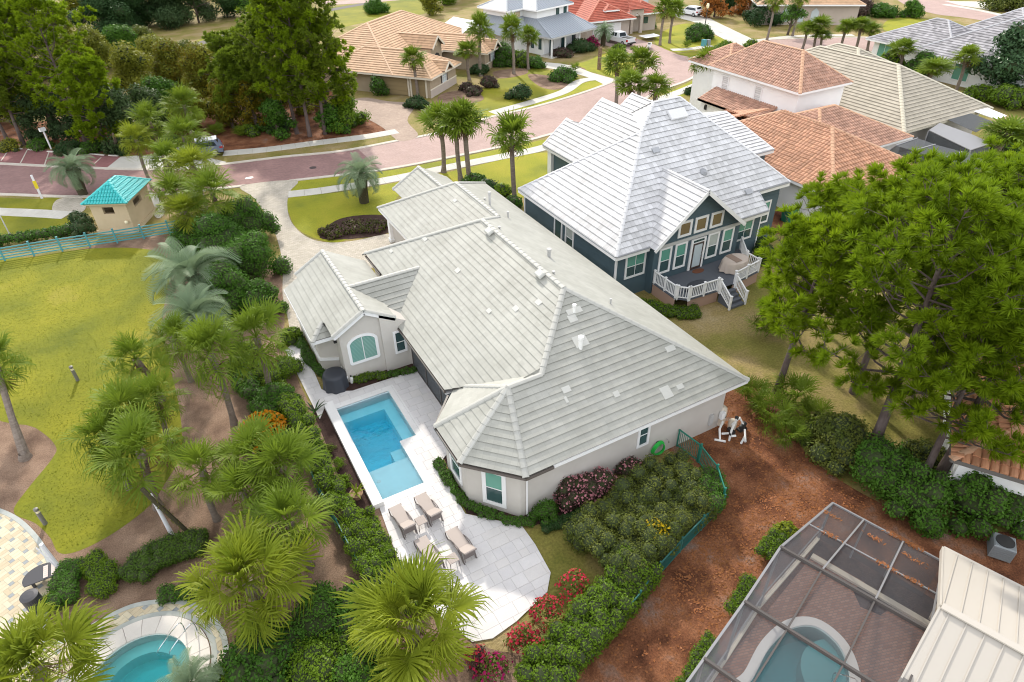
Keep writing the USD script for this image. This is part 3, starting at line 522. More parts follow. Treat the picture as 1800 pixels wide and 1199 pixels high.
def pindo_proto(name, seed, h, n=34, L=2.3, tr=0.22, shaggy=True):
    p = proto(name); rng = np.random.default_rng(seed); z = np.linspace(0, h, 6)
    part(p, 'trunk', tube(np.column_stack([0 * z, 0 * z, z]), np.interp(z / h, [0, 0.5, 1], [tr, tr * 1.1, tr * 1.5]), 10), 'boots_dark', world=False)
    if shaggy:
        ms = []
        for i in range(90):
            a = i * 2.4; zz = h * (0.12 + 0.9 * i / 90); ms.append(orient(bx(tr * 0.8, tr * 0.8 + 0.35, -0.04, 0.04, -0.015, 0.015), a, 0.9, 0, (0, 0, zz - 0.25)))
        part(p, 'leaf_bases', join(ms), 'palm_boot', world=False)
    for i in range(n):
        f = (i + 0.5) / n; el0 = math.radians(80) * (1 - f) + math.radians(5) * f + rng.normal(0, 0.08); LL = L * rng.uniform(0.85, 1.1); yaw = i * 2.39996 + rng.normal(0, 0.1)
        t = np.linspace(0, 1, 12); curl = (1.5 + 1.0 * f) * rng.uniform(0.85, 1.15); an = el0 - curl * t ** 1.3; dx = np.cos(an) * LL / 11; dz = np.sin(an) * LL / 11; X = np.concatenate([[0], np.cumsum(dx[1:])]); Z = np.concatenate([[0], np.cumsum(dz[1:])])
        pts = np.column_stack([X, 0 * X, Z]); rc = tube(pts, np.linspace(0.022, 0.006, 12), 4, cap=False); V, F = [], []
        for s in np.linspace(0.16, 0.99, 30):
            c = np.array([np.interp(s, t, X), 0, np.interp(s, t, Z)]); a2 = np.interp(s, t, an); fw = np.array([math.cos(a2), 0, math.sin(a2)]); nn = np.array([-math.sin(a2), 0, math.cos(a2)]); ll = LL * 0.24 * math.sin(math.pi * min(1, 0.12 + s * 0.86)) ** 0.6 + 0.08
            for sd in (-1, 1):
                d = np.array([0, sd, 0]) * 0.72 + fw * 0.55 + nn * 0.42; d /= np.linalg.norm(d); tip = c + d * ll - [0, 0, 0.10 * ll]; w = fw * 0.022; b = len(V); V += [c - w, c + w, c + d * ll * 0.6 + w * 0.9, c + d * ll * 0.6 - w * 0.9, tip]; F += [[b, b + 1, b + 2], [b, b + 2, b + 3], [b + 3, b + 2, b + 4]]
        part(p, 'frond', orient(join([rc, (np.array(V), np.array(F))]), yaw, 0, rng.normal(0, 0.2), (0, 0, h)), 'pindo_leaf', world=False)
    return p
# ---- pine: needle tufts on the tips of limbs
def tufts(tips, dirs, rng, n=24, L=0.32, w=0.035, up=0.35):
    N = len(tips); d = rng.normal(0, 1, (N, n, 3)); d = d / np.linalg.norm(d, axis=2, keepdims=True) + dirs[:, None, :] * 0.9 + np.array([0, 0, up]); d /= np.linalg.norm(d, axis=2, keepdims=True)
    s = np.cross(d, rng.normal(0, 1, (N, n, 3))); s /= np.linalg.norm(s, axis=2, keepdims=True) + 1e-9; l = L * rng.uniform(0.7, 1.25, (N, n, 1)); b = tips[:, None, :] + d * 0.03
    V = np.stack([b - s * w * 0.35, b + s * w * 0.35, b + d * l * 0.6 + s * w * 0.5, b + d * l - [0, 0, 0.03], b + d * l * 0.6 - s * w * 0.5], 2).reshape(-1, 3); i = np.arange(N * n)[:, None] * 5
    return V, np.vstack([i + [0, 1, 2], i + [0, 2, 4], i + [4, 2, 3]])
def pine_shape(rng, h, base, R, limbs, twigs, tr=0.2, lean=(0, 0), tuft=(24, 0.32, 0.035), top=0.5, sub=3, trunkn=10, spread=1.0):
    z = np.linspace(0, h, 8); tp = np.column_stack([lean[0] * (z / h) ** 1.4, lean[1] * (z / h) ** 1.4, z]); trunk = tube(tp, np.interp(z / h, [0, 0.05, 1], [tr * 1.35, tr, tr * 0.22]), trunkn); lm, tips, dirs = [], [], []
    for i in range(limbs):
        f = (i + rng.random()) / limbs; zz = base + (h - base) * f ** 0.85; c = np.array([np.interp(zz, z, tp[:, 0]), np.interp(zz, z, tp[:, 1]), zz]); a = i * 2.4 + rng.normal(0, 0.4)
        prof = math.sin(math.pi * min(1.0, 0.28 + 0.62 * f)) ** 0.8 if top else 1 - f * 0.8; l = R * prof * rng.uniform(0.65, 1.12) + 0.3; el = math.radians(8 + 50 * f) + rng.normal(0, 0.12); d = np.array([math.cos(a) * math.cos(el), math.sin(a) * math.cos(el), math.sin(el)])
        e = c + d * l; mid = c + d * l * 0.5 + [0, 0, -0.06 * l]; e = e + [0, 0, 0.12 * l]; r0 = max(0.02, tr * 0.32 * (1 - 0.6 * f)); lm.append(tube([c, mid, e], [r0, r0 * 0.6, r0 * 0.25], 5, cap=False))
        for k in range(twigs):
            t = rng.uniform(0.30, 1.0) ** 0.75; s = c * (1 - t) + e * t + [0, 0, -0.06 * l * math.sin(math.pi * t)]; dd = d * 0.5 + rng.normal(0, 0.75 * spread, 3); dd[2] = abs(dd[2]) * 0.5 + 0.15; dd /= np.linalg.norm(dd); q = s + dd * rng.uniform(0.35, 0.95) * (0.5 + 0.18 * R); lm.append(tube([s, q], [0.018, 0.008], 3, cap=False))
            for m in range(sub): tips.append(q - dd * rng.uniform(0, 0.4) * (m > 0) + rng.normal(0, 0.16, 3) * (m > 0)); dirs.append(dd)
    return trunk, join(lm), tufts(np.array(tips), np.array(dirs), rng, *tuft)
# ================================================================== GROUND
def ellipse(c, rx, ry, n=48, ang=0.0): a = np.linspace(0, 2 * np.pi, n, endpoint=False); x, y = rx * np.cos(a), ry * np.sin(a); return Polygon(np.column_stack([c[0] + x * math.cos(ang) - y * math.sin(ang), c[1] + x * math.sin(ang) + y * math.cos(ang)]))
pool_water = Polygon([(4.42, 21.72), (6.62, 21.72), (6.62, 25.04), (7.55, 25.04), (7.55, 29.25), (4.42, 29.25)])
SPA = G(243, 1196); SPA_R = 1.86
spa_water = ellipse(SPA, SPA_R, SPA_R)
cage_pool = smoothpoly(PX([(1292, 1225), (1322, 1195), (1352, 1140), (1390, 1106), (1432, 1102), (1470, 1130), (1490, 1170), (1492, 1210), (1470, 1260), (1400, 1290), (1330, 1270)]))
holes = unary_union([pool_water.buffer(0.02), spa_water.buffer(0.02), cage_pool.buffer(0.02)])
def ground(name, p, z, m, kind='structure'):
    return struct(name, sheet(poly(p).difference(holes), z), m, kind)
ground('terrain', sbox(-420, -60, 520, 620), 0.0, 'lawn_dry')
# the street: its edges as seen along the kerbs
near = smoothline([G2(*p) for p in [(-160, 340), (0, 342), (120, 346), (250, 344), (330, 338), (420, 328), (575, 311), (690, 296), (800, 275), (900, 254), (965, 237), (1030, 217), (1100, 190), (1165, 158), (1205, 143), (1250, 120), (1290, 104), (1340, 96), (1400, 92), (1480, 90), (1560, 92)]])
far = smoothline([G2(*p) for p in [(-160, 280), (0, 288), (120, 294), (235, 298), (330, 297), (395, 289), (500, 276), (600, 266), (697, 248), (760, 236), (830, 217), (867, 205), (933, 190), (1010, 168), (1067, 148), (1120, 126), (1165, 113), (1210, 104), (1250, 90), (1290, 78), (1340, 71), (1400, 68), (1480, 66), (1560, 66)]])
road = Polygon(list(map(tuple, near)) + list(map(tuple, far[::-1]))).buffer(0)
split = Polygon(PX([(560, 200), (760, 380), (1700, 380), (1700, -40), (900, -60)]))
ground('street', road.difference(split), 0.014, 'road_brick'); ground('street', road.intersection(split), 0.0145, 'road_brick_pale')
back_street = Polygon(list(map(tuple, smoothline([G2(*p) for p in [(1560, -14), (1590, 8), (1640, 24), (1700, 32), (1810, 50)]]))) + list(map(tuple, smoothline([G2(*p) for p in [(1820, 36), (1740, 21), (1690, 10), (1660, -4), (1640, -20)]]))))
ground('street', back_street.buffer(0), 0.014, 'road_brick_pale')
def ribbon(pts, w): return LineString([tuple(p) for p in pts]).buffer(w / 2, cap_style=2)
drive_main = smoothpoly(PX([(425, 327), (520, 317), (509, 338), (505, 362), (512, 390), (535, 414), (570, 426), (620, 424), (690, 411), (712, 430), (660, 470), (600, 470), (560, 500), (545, 560), (528, 604), (514, 600), (506, 560), (497, 520), (497, 470), (490, 430), (474, 388), (446, 348)]))
drive_tan = smoothpoly(PX([(604, 182), (640, 172), (680, 178), (728, 184), (716, 212), (735, 238), (702, 248), (672, 224), (640, 207), (612, 198)]))
walk_white = Polygon(PX([(938, 108), (985, 112), (1012, 117), (1040, 128), (1082, 140), (1064, 150), (1040, 138), (1000, 126), (950, 118)]))
drive_red = smoothpoly(PX([(1046, 72), (1098, 64), (1148, 78), (1185, 94), (1212, 103), (1160, 116), (1140, 105), (1090, 88)]))
drive_far = smoothpoly(PX([(1178, 14), (1222, 20), (1262, 40), (1330, 72), (1346, 76), (1300, 80), (1252, 58), (1222, 40), (1190, 30)]))
drives = unary_union([drive_main, drive_tan, walk_white, drive_red, drive_far])
for nm, pl, m in (('driveway', drive_main, 'drive_paver'), ('driveway', drive_tan, 'drive_paver_tan'), ('front_path', walk_white, 'concrete'), ('driveway', drive_red, 'road_brick_pale'), ('driveway', drive_far, 'concrete')): ground(nm, pl, 0.022, m)
ground('driveway', Polygon(PX([(1660, 2), (1800, 4), (1830, 20), (1740, 18), (1690, 10)])), 0.02, 'concrete')
stalls = Polygon(PX([(-60, 257), (80, 263), (212, 276), (183, 299), (0, 288), (-60, 284)])); ground('parking_bays', stalls, 0.018, 'stall_brick')
ground('driveway', Polygon(PX([(183, 299), (212, 276), (240, 274), (352, 274), (398, 285), (392, 290), (330, 297), (235, 299)])), 0.020, 'concrete')
for a, b in (((2, 283), (13, 267)), ((36, 287), (48, 264)), ((78, 291), (86, 268)), ((120, 294), (128, 271)), ((166, 288), (178, 277))): struct('bay_line', prism(LineString([G2(*a), G2(*b)]).buffer(0.06, cap_style=2), 0.018, 0.024), 'kerb')
kp = [ribbon(near[:14 * 6], 0.45).difference(drives), ribbon(near[14 * 6 - 1:], 0.45).difference(drives), ribbon(far[:68], 0.5).difference(drives.buffer(0.1)), ribbon(far[67:], 0.5).difference(drives.buffer(0.1))]
for k in kp:
    for g in geoms(k): struct('kerb', prism(g, 0.0, 0.07), 'kerb')
def slabs(name, pts, w, z=0.035, step=1.5, m='concrete', cut=None):
    """A pavement of separately cast slabs."""
    ln = LineString([tuple(p) for p in pts]); path = W + '/' + num(W, name); UsdGeom.Xform.Define(stage, path); _org[path] = np.zeros(3); data(stage.GetPrimAtPath(path), kind='structure'); it = []
    for s in np.arange(0, ln.length - 0.3, step):
        seg = shapely.ops.substring(ln, s, min(ln.length, s + step - 0.02)).buffer(w / 2, cap_style=2)
        if cut is not None: seg = seg.difference(cut)
        for g in geoms(seg): it.append((prism(g, 0.0, z), m))
    pieces(path, 'slab', it, 290); return ln
walk_near = smoothline([G2(*p) for p in [(507, 342), (575, 334), (690, 315), (800, 292), (900, 272), (962, 258), (1060, 225), (1150, 180), (1205, 158), (1240, 143), (1262, 132)]])
walk_far = smoothline([G2(*p) for p in [(393, 270), (470, 263), (560, 251), (640, 241), (698, 231)]]); walk_far2 = smoothline([G2(*p) for p in [(865, 199), (930, 181), (990, 162), (1020, 143), (1058, 137)]])
slabs('pavement', walk_near, 1.5); slabs('pavement', walk_far, 1.6); slabs('pavement', walk_far2, 1.5)
slabs('pavement', smoothline([G2(*p) for p in [(-40, 371), (60, 375), (122, 379)]]), 1.5); slabs('pavement', smoothline([G2(*p) for p in [(1180, 88), (1215, 86), (1250, 80)]]), 1.4); slabs('pavement', smoothline([G2(*p) for p in [(1320, 73), (1400, 64), (1500, 62)]]), 1.4)
slabs('pavement', smoothline([G2(*p) for p in [(1660, 8), (1720, 18), (1800, 36)]]), 1.6)
ground('entry_path', smoothpoly(PX([(100, 352), (135, 346), (150, 356), (146, 372), (110, 378), (92, 371)])), 0.03, 'drive_paver'); ground('entry_path', smoothpoly(PX([(258, 338), (276, 345), (290, 372), (276, 384), (262, 360)])), 0.03, 'concrete')
ground('trail', ribbon(smoothline([G2(*p) for p in [(290, 95), (340, 80), (390, 65), (450, 48), (520, 30), (600, 14), (690, -2)]]), 2.4), 0.012, 'deck_dark')
ground('street', ribbon(smoothline([G2(*p) for p in [(560, 6), (640, 2), (760, -8), (840, -14)]]), 5.0), 0.013, 'road_brick_pale')
# lawns and beds
ground('lawn', smoothpoly(PX([(-30, 470), (60, 452), (150, 438), (230, 436), (280, 444), (302, 470), (292, 520), (284, 580), (300, 650), (312, 700), (320, 760), (316, 805), (290, 850), (262, 890), (200, 937), (140, 968), (104, 972), (88, 945), (62, 920), (24, 900), (50, 858), (92, 806), (97, 783), (62, 752), (-30, 700)])), 0.008, 'lawn')
ground('lawn', smoothpoly(PX([(508, 348), (600, 338), (690, 322), (800, 300), (960, 268), (975, 320), (940, 345), (880, 345), (760, 325), (700, 345), (690, 380), (660, 395), (600, 425), (560, 421), (524, 403), (510, 380)])), 0.006, 'lawn_bright')
ground('lawn', smoothpoly(PX([(512, 322), (560, 313), (690, 299), (900, 258), (955, 246), (955, 256), (800, 286), (690, 309), (575, 328), (510, 337)])), 0.007, 'lawn_bright')
ground('lawn', smoothpoly(PX([(808, 205), (900, 186), (970, 164), (1045, 141), (1065, 146), (1000, 168), (930, 189), (865, 204), (820, 212)])), 0.007, 'lawn_bright')
ground('lawn', smoothpoly(PX([(745, 205), (790, 180), (830, 165), (860, 150), (900, 125), (945, 120), (1000, 132), (1018, 140), (985, 160), (930, 178), (870, 194), (800, 210)])), 0.006, 'lawn')
ground('lawn', smoothpoly(PX([(990, 118), (1030, 108), (1060, 95), (1100, 90), (1130, 105), (1100, 125), (1085, 138), (1040, 127)])), 0.006, 'lawn_bright'); ground('lawn', smoothpoly(PX([(1150, 72), (1180, 48), (1215, 42), (1252, 62), (1310, 76), (1250, 82), (1190, 92)])), 0.006, 'lawn_bright')
ground('lawn', smoothpoly(PX([(1180, 98), (1230, 88), (1262, 78), (1240, 92), (1205, 102)])), 0.007, 'lawn'); ground('lawn', smoothpoly(PX([(1130, 185), (1205, 148), (1262, 120), (1290, 110), (1280, 128), (1230, 160)])), 0.006, 'lawn_bright')
ground('lawn', smoothpoly(PX([(330, 78), (440, 40), (560, 16), (740, -6), (760, 20), (640, 40), (560, 60), (380, 110), (320, 100)])), 0.006, 'lawn'); ground('lawn', smoothpoly(PX([(1560, 36), (1610, 30), (1640, 44), (1560, 55)])), 0.006, 'lawn_bright')
ground('lawn', smoothpoly(PX([(-30, 347), (50, 350), (100, 347), (104, 358), (90, 369), (-30, 367)])), 0.006, 'lawn'); ground('lawn', smoothpoly(PX([(-30, 381), (60, 382), (124, 385), (128, 402), (60, 412), (-30, 412)])), 0.006, 'lawn')
ground('mulch_bed', smoothpoly(PX([(-30, 472), (100, 448), (200, 424), (300, 412), (330, 420), (420, 440), (490, 480), (500, 560), (497, 600), (520, 660), (560, 740), (600, 800), (640, 870), (668, 890), (700, 980), (760, 1075), (860, 1140), (980, 1160), (1010, 1260), (-40, 1260), (-40, 700), (60, 748), (97, 782), (92, 806), (50, 858), (24, 900), (62, 920), (88, 945), (104, 972), (140, 968), (200, 937), (262, 890), (290, 850), (316, 805), (320, 760), (312, 700), (300, 650), (284, 580), (292, 520), (302, 470), (280, 444), (230, 436), (150, 438), (60, 452), (-30, 474)])), 0.004, 'mulch')
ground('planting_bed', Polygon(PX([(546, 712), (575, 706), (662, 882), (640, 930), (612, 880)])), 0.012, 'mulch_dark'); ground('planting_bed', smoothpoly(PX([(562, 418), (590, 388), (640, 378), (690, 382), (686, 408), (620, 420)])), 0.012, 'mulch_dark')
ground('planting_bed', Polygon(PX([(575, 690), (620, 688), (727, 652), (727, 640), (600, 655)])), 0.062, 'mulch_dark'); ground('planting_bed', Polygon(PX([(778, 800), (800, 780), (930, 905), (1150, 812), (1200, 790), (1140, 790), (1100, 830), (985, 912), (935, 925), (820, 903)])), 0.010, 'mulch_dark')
ground('straw_bed', smoothpoly(PX([(1180, 765), (1300, 668), (1370, 720), (1420, 800), (1520, 870), (1660, 930), (1830, 960), (1850, 1260), (940, 1250), (1005, 1165), (1112, 1022), (1232, 890), (1245, 838), (1185, 800)])), 0.005, 'straw'); ground('straw_bed', smoothpoly(PX([(-40, 249), (110, 258), (212, 272), (398, 267), (480, 258), (600, 241), (686, 228), (655, 208), (600, 190), (560, 150), (400, 160), (200, 190), (60, 215), (-40, 215)])), 0.005, 'straw')
ground('straw_bed', smoothpoly(PX([(1370, 378), (1420, 372), (1500, 420), (1640, 560), (1720, 800), (1560, 800), (1420, 690), (1400, 560), (1330, 440)])), 0.0045, 'lawn_dry'); ground('planting_bed', smoothpoly(PX([(1360, 372), (1410, 385), (1430, 410), (1390, 415), (1350, 402)])), 0.012, 'straw')
for p in ([(770, 170), (800, 160), (830, 160), (850, 175), (800, 190), (780, 200)], [(930, 130), (1000, 140), (1010, 150), (975, 158), (945, 150)], [(1000, 112), (1010, 125), (1030, 122)], [(868, 126), (920, 120), (925, 130), (880, 138)]): ground('planting_bed', smoothpoly(PX(p)), 0.012, 'mulch')
# the grass of the near lawn stands up as blades
def blades(p, dens, h, seed, zoff=0.0, w=0.05):
    rng = np.random.default_rng(seed); p = poly(p).difference(holes); x0, y0, x1, y1 = p.bounds; N = int((x1 - x0) * (y1 - y0) * dens); q = np.column_stack([rng.uniform(x0, x1, N), rng.uniform(y0, y1, N)]); q = q[shapely.contains_xy(p, q[:, 0], q[:, 1])]; N = len(q)
    a = rng.random(N) * 2 * np.pi; d = np.column_stack([np.cos(a), np.sin(a), 0 * a]); b = np.column_stack([q, np.full(N, zoff)]); hh = (h * rng.uniform(0.5, 1.3, N))[:, None]; t = b + np.array([0, 0, 1]) * hh + np.column_stack([rng.normal(0, 0.05, (N, 2)), np.zeros(N)])
    return np.stack([b - d * w / 2, b + d * w / 2, t], 1).reshape(-1, 3), np.arange(3 * N).reshape(-1, 3)
lawn_px = smoothpoly(PX([(-30, 480), (60, 460), (150, 446), (230, 444), (274, 452), (294, 480), (284, 540), (282, 600), (298, 660), (308, 710), (312, 760), (308, 805), (284, 846), (255, 884), (195, 930), (138, 960), (108, 964), (92, 942), (66, 915), (34, 900), (58, 862), (99, 808), (104, 780), (62, 742), (-30, 688)]))
struct('lawn_grass', blades(lawn_px, 60, 0.055, 3, w=.04), 'grass_blade', 'stuff', 'yellow green grass of the park lawn left of the palms', 'grass')
rng_ = np.random.default_rng(11)
def litter(p, dens, size, seed, z=0.02):
    rng = np.random.default_rng(seed); p = poly(p); x0, y0, x1, y1 = p.bounds; N = int((x1 - x0) * (y1 - y0) * dens); q = np.column_stack([rng.uniform(x0, x1, N), rng.uniform(y0, y1, N)]); q = q[shapely.contains_xy(p, q[:, 0], q[:, 1])]
    keep = meshkit.fbm(np.column_stack([q * 0.35, 0 * q[:, 0]]), 3, 4) > rng.uniform(0.25, 0.72, len(q)); q = q[keep]
    return leaves(np.column_stack([q, np.full(len(q), z)]), np.tile([0, 0, 1.0], (len(q), 1)), size, rng, 0.6, 0.25)
struct('leaf_litter', litter(PX([(1200, 770), (1300, 680), (1420, 800), (1560, 880), (1420, 930), (1330, 1010), (1180, 1210), (1020, 1210), (1160, 1040), (1275, 890)]), 70, 0.13, 8), 'litter', 'stuff', 'fallen brown leaves on the pine straw beside the green fence', 'leaves')

# ================================================================== GREY-ROOFED HOUSE
S = 0.58
def extrude_y(pxz, y0, y1): V, F = prism(Polygon(pxz), -y1, -y0); return np.column_stack([V[:, 0], -V[:, 2], V[:, 1]]), F
def extrude_x(pyz, x0, x1): V, F = prism(Polygon(pyz), x0, x1); return np.column_stack([V[:, 2], V[:, 0], V[:, 1]]), F
H = thing('grey_roofed_house', 'single storey cream stucco house with grey tile hip roof beside the swimming pool', 'house', (16, 27, 0))
part(H, 'wall', prism([(9.75, 17.5), (22.1, 17.5), (22.1, 46.8), (14.6, 46.8), (14.6, 40.0), (10.8, 40.0), (10.8, 35.0), (9.75, 35.0), (9.75, 30.75), (11.9, 30.6), (11.9, 24.2), (9.75, 23.85), (8.05, 22.0), (8.05, 19.6)], -0.1, 2.94), 'stucco')
part(H, 'wall', prism([(16.6, 46.8), (20.5, 46.8), (20.5, 49.6), (16.6, 49.6)], -0.1, 2.9), 'stucco')
gab = lambda x0, x1, xr, ze, zr: [(x0, -0.1), (x1, -0.1), (x1, ze + S * 0), (xr, zr), (x0, ze)]
part(H, 'wall', extrude_y([(5.75, -0.1), (8.15, -0.1), (8.15, 4.20), (7.35, 4.62), (5.75, 3.72)], 31.15, 39.0), 'stucco')
part(H, 'wall', extrude_y([(8.15, -0.1), (9.9, -0.1), (9.9, 3.20), (8.15, 4.18)], 30.95, 39.0), 'stucco')
part(H, 'wall', prism([(4.75, 32.9), (5.75, 32.4), (5.75, 38.2), (4.75, 38.2)], -0.1, 3.1), 'stucco')
part(H, 'plinth_band', join([bx(4.66, 4.75, 32.9, 38.2, 1.0, 1.15), beam((4.70, 32.86, 1.07), (5.75, 32.34, 1.07), 0.12, 0.15), bx(5.72, 5.80, 31.10, 32.3, 0.42, 0.55)]), 'trim_white')
facets = {
 'left': [(16.2, 24.2, 7.06), (16.2, 33.5, 7.06), (10.2, 39.5, 3.58), (10.2, 36, 3.58), (9.2, 36, 3.0), (9.2, 24.4, 3.0), (12.8, 20.8, 5.09)],
 'front': [(9.86, 17.2, 3), (23.2, 17.2, 3), (16.2, 24.2, 7.06), (12.8, 20.8, 5.09), (10.98, 20.8, 5.09)],
 'bay1': [(9.86, 17.2, 3), (10.98, 20.8, 5.09), (7.7, 19.44, 3)], 'bay2': [(7.7, 19.44, 3), (10.98, 20.8, 5.09), (7.7, 22.2, 3)], 'bay3': [(7.7, 22.2, 3), (10.98, 20.8, 5.09), (9.86, 24.4, 3)],
 'bay4': [(10.98, 20.8, 5.09), (12.8, 20.8, 5.09), (9.3, 24.3, 3.06), (9.86, 24.4, 3.0)],
 'right': [(23.2, 17.2, 3), (23.2, 47.25, 3), (18.55, 42.55, 5.7), (18.55, 35.9, 5.7), (16.2, 33.5, 7.06), (16.2, 24.2, 7.06)],
 'back': [(16.2, 33.5, 7.06), (10.2, 39.5, 3.58), (10.2, 40.5, 3.0), (23.2, 40.5, 3.0)],
 'sec2l': [(13.8, 47.25, 3), (18.55, 42.5, 5.755), (18.55, 35.9, 5.755), (13.8, 36, 3)], 'sec2b': [(13.8, 47.25, 3), (23.2, 47.25, 3), (18.55, 42.5, 5.75)],
 'sec3l': [(16.1, 45, 3), (18.55, 45, 4.42), (18.55, 50.1, 4.42), (16.1, 50.1, 3)], 'sec3r': [(21, 45, 3), (18.55, 45, 4.42), (18.55, 50.1, 4.42), (21, 50.1, 3)],
 'wingl': [(7.35, 31.0, 4.72), (7.35, 39.2, 4.72), (5.35, 39.2, 3.56), (5.35, 38.6, 3.56), (4.4, 38.6, 3.01), (4.4, 32.0, 3.01), (5.25, 32.85, 3.50), (5.4, 32.7, 3.59), (5.4, 31.0, 3.59)],
 'wingh': [(4.4, 32.0, 3.01), (5.75, 32.0, 3.01), (5.25, 32.85, 3.50)],
 'wingr': [(7.35, 31.0, 4.72), (7.35, 39.2, 4.72), (10.0, 39.2, 3.18), (10.0, 33.0, 3.18), (9.1, 32.3, 3.70), (9.1, 31.0, 3.70)],
 'crossf': [(7.5, 34.1, 4.62), (12.0, 34.1, 4.62), (9.35, 31.45, 3.08), (8.9, 31.45, 3.08)], 'crossb': [(7.5, 34.1, 4.62), (12.0, 34.1, 4.62), (9.5, 36.6, 3.17), (8.0, 36.6, 3.17)]}
rows = []
for k, P in facets.items(): rows += courses(P, 0.375, 'roof_grey', thick=0.042)
pieces(H, 'roof_tile_row', rows, 295)
part(H, 'roof_boarding', join([underlay(P) for P in facets.values()]), 'deck_dark')
R0, R1 = (16.2, 24.2, 7.06), (16.2, 33.5, 7.06); ap = (10.98, 20.8, 5.09)
for a, b in ((R0, R1), (R0, (23.2, 17.2, 3)), (R0, (12.8, 20.8, 5.09)), ((12.8, 20.8, 5.09), ap), (ap, (9.86, 17.2, 3)), (ap, (7.7, 19.44, 3)), (ap, (7.7, 22.2, 3)), (ap, (9.86, 24.4, 3)), (R1, (10.2, 39.5, 3.58)), (R1, (18.55, 35.85, 5.7)), ((18.55, 35.9, 5.74), (18.55, 42.5, 5.74)), ((18.55, 42.5, 5.74), (13.8, 47.25, 3)), ((18.55, 42.5, 5.72), (23.2, 47.25, 3)), ((18.55, 45, 4.42), (18.55, 50.1, 4.42)), ((7.35, 31, 4.72), (7.35, 39.2, 4.72)), ((7.5, 34.1, 4.62), (12.0, 34.1, 4.62)), ((4.4, 32.0, 3.01), (5.3, 32.9, 3.53)), ((5.4, 31.05, 3.6), (7.3, 31.05, 4.70)), ((7.4, 31.05, 4.70), (9.1, 31.05, 3.71)), ((16.1, 50.0, 3.02), (18.5, 50.0, 4.4)), ((5.35, 39.1, 3.58), (7.3, 39.1, 4.70))):
    for m in ridge_tiles(a, b): part(H, 'ridge_tile', m, 'cap_grey')
for nm, mt, runs in (('gutter', 'gutter_dark', [((9.18, 24.35, 2.98), (9.18, 31.2, 2.98)), ((7.66, 22.2, 2.98), (9.2, 24.0, 2.98)), ((7.66, 19.42, 2.98), (7.66, 22.2, 2.98)), ((9.86, 17.16, 2.98), (7.66, 19.42, 2.98)), ((9.84, 17.16, 2.98), (11.3, 17.16, 2.98)), ((10.17, 36.5, 3.5), (10.17, 39.5, 3.5))]),
                     ('fascia', 'trim_white', [((11.3, 17.2, 2.98), (23.2, 17.2, 2.98)), ((23.2, 17.2, 2.98), (23.2, 47.2, 2.98)), ((13.8, 36, 2.98), (13.8, 47.2, 2.98)), ((13.8, 47.25, 2.98), (23.2, 47.25, 2.98)), ((5.42, 30.98, 3.56), (7.35, 30.98, 4.68)), ((7.35, 30.98, 4.68), (9.1, 30.98, 3.67)), ((4.38, 32.0, 3.0), (4.38, 38.6, 3.0)), ((4.38, 31.97, 3.0), (5.75, 31.97, 3.0)), ((16.1, 50.1, 2.98), (18.55, 50.1, 4.4)), ((18.55, 50.1, 4.4), (21, 50.1, 2.98))])):
    for a, b in runs: part(H, nm, edge_board(a, b, 0.10 if nm == 'gutter' else 0.06, 0.13 if nm == 'gutter' else 0.2), mt)
part(H, 'soffit', join([bx(9.2, 9.75, 24.3, 30.9, 2.74, 2.77), bx(22.1, 23.18, 17.25, 47.2, 2.74, 2.77), bx(9.9, 23.1, 17.22, 17.5, 2.74, 2.77), prism([(9.86, 17.25), (7.75, 19.44), (7.75, 22.2), (9.3, 24.0), (9.75, 23.8), (8.05, 22.0), (8.05, 19.6), (9.9, 17.5)], 2.74, 2.77)]), 'trim_white')
part(H, 'downspout', join([tube([(10.05, 17.28, 2.9), (10.05, 17.42, 2.6), (10.05, 17.43, 0.15), (10.08, 17.15, 0.04)], 0.05, 6)]), 'trim_white')
# the screened porch towards the pool
part(H, 'screen_frame', join([bx(9.70, 9.80, 24.3, 30.7, 0.02, 0.12), bx(9.70, 9.80, 24.3, 30.7, 2.62, 2.74)] + [bx(9.70, 9.80, y, y + 0.08, 0.12, 2.62) for y in (24.3, 26.4, 28.5, 30.6)]), 'bronze')
for y in (24.38, 26.48, 28.58): part(H, 'porch_screen', bx(9.745, 9.755, y, y + 2.02, 0.12, 2.62), 'screen_dense')
part(H, 'porch_floor', bx(9.82, 11.9, 24.3, 30.6, 0.0, 0.055), 'grout')
PI = math.pi
window(H, (7.0, 31.15, 1.38), -PI / 2, 1.5, 1.62, 0.17, 'single', 'pane_blind', arch=0.35, cols=2)
window(H, (9.18, 30.95, 1.30), -PI / 2, 0.50, 1.34, 0.13, 'double', 'pane_dark'); window(H, (16.74, 17.5, 1.32), -PI / 2, 0.48, 1.36, 0.13, 'double', 'pane_dark')
nsw = np.array([-2.1, -1.7]) / math.hypot(2.1, 1.7); mid = np.array([9.75, 17.5]) + (np.array([8.05, 19.6]) - [9.75, 17.5]) * (1.30 / 2.70)
window(H, (*mid, 0.55), math.atan2(nsw[1], nsw[0]), 0.80, 1.95, 0.2, 'double', 'pane_teal', 'pane_dark'); window(H, (8.05, 20.8, 0.7), PI, 0.95, 1.7, 0.16, 'double', 'pane_teal', 'pane_dark')
window(H, (4.75, 34.2, 1.45), PI, 0.9, 1.2, 0.12, 'double', 'pane_dark'); window(H, (4.75, 36.5, 1.45), PI, 0.9, 1.2, 0.12, 'double', 'pane_dark')
part(H, 'wall_lamp', bx(5.55, 5.72, 31.86, 31.98, 2.55, 2.68), 'black'); part(H, 'electric_box', bx(21.2, 21.45, 17.38, 17.5, 0.5, 1.2), 'trim_grey')
part(H, 'porch_column', join([bx(14.35, 14.85, 46.75, 47.15, 0, 2.85), bx(14.28, 14.92, 46.68, 47.22, 0, 0.25)]), 'stucco_white')
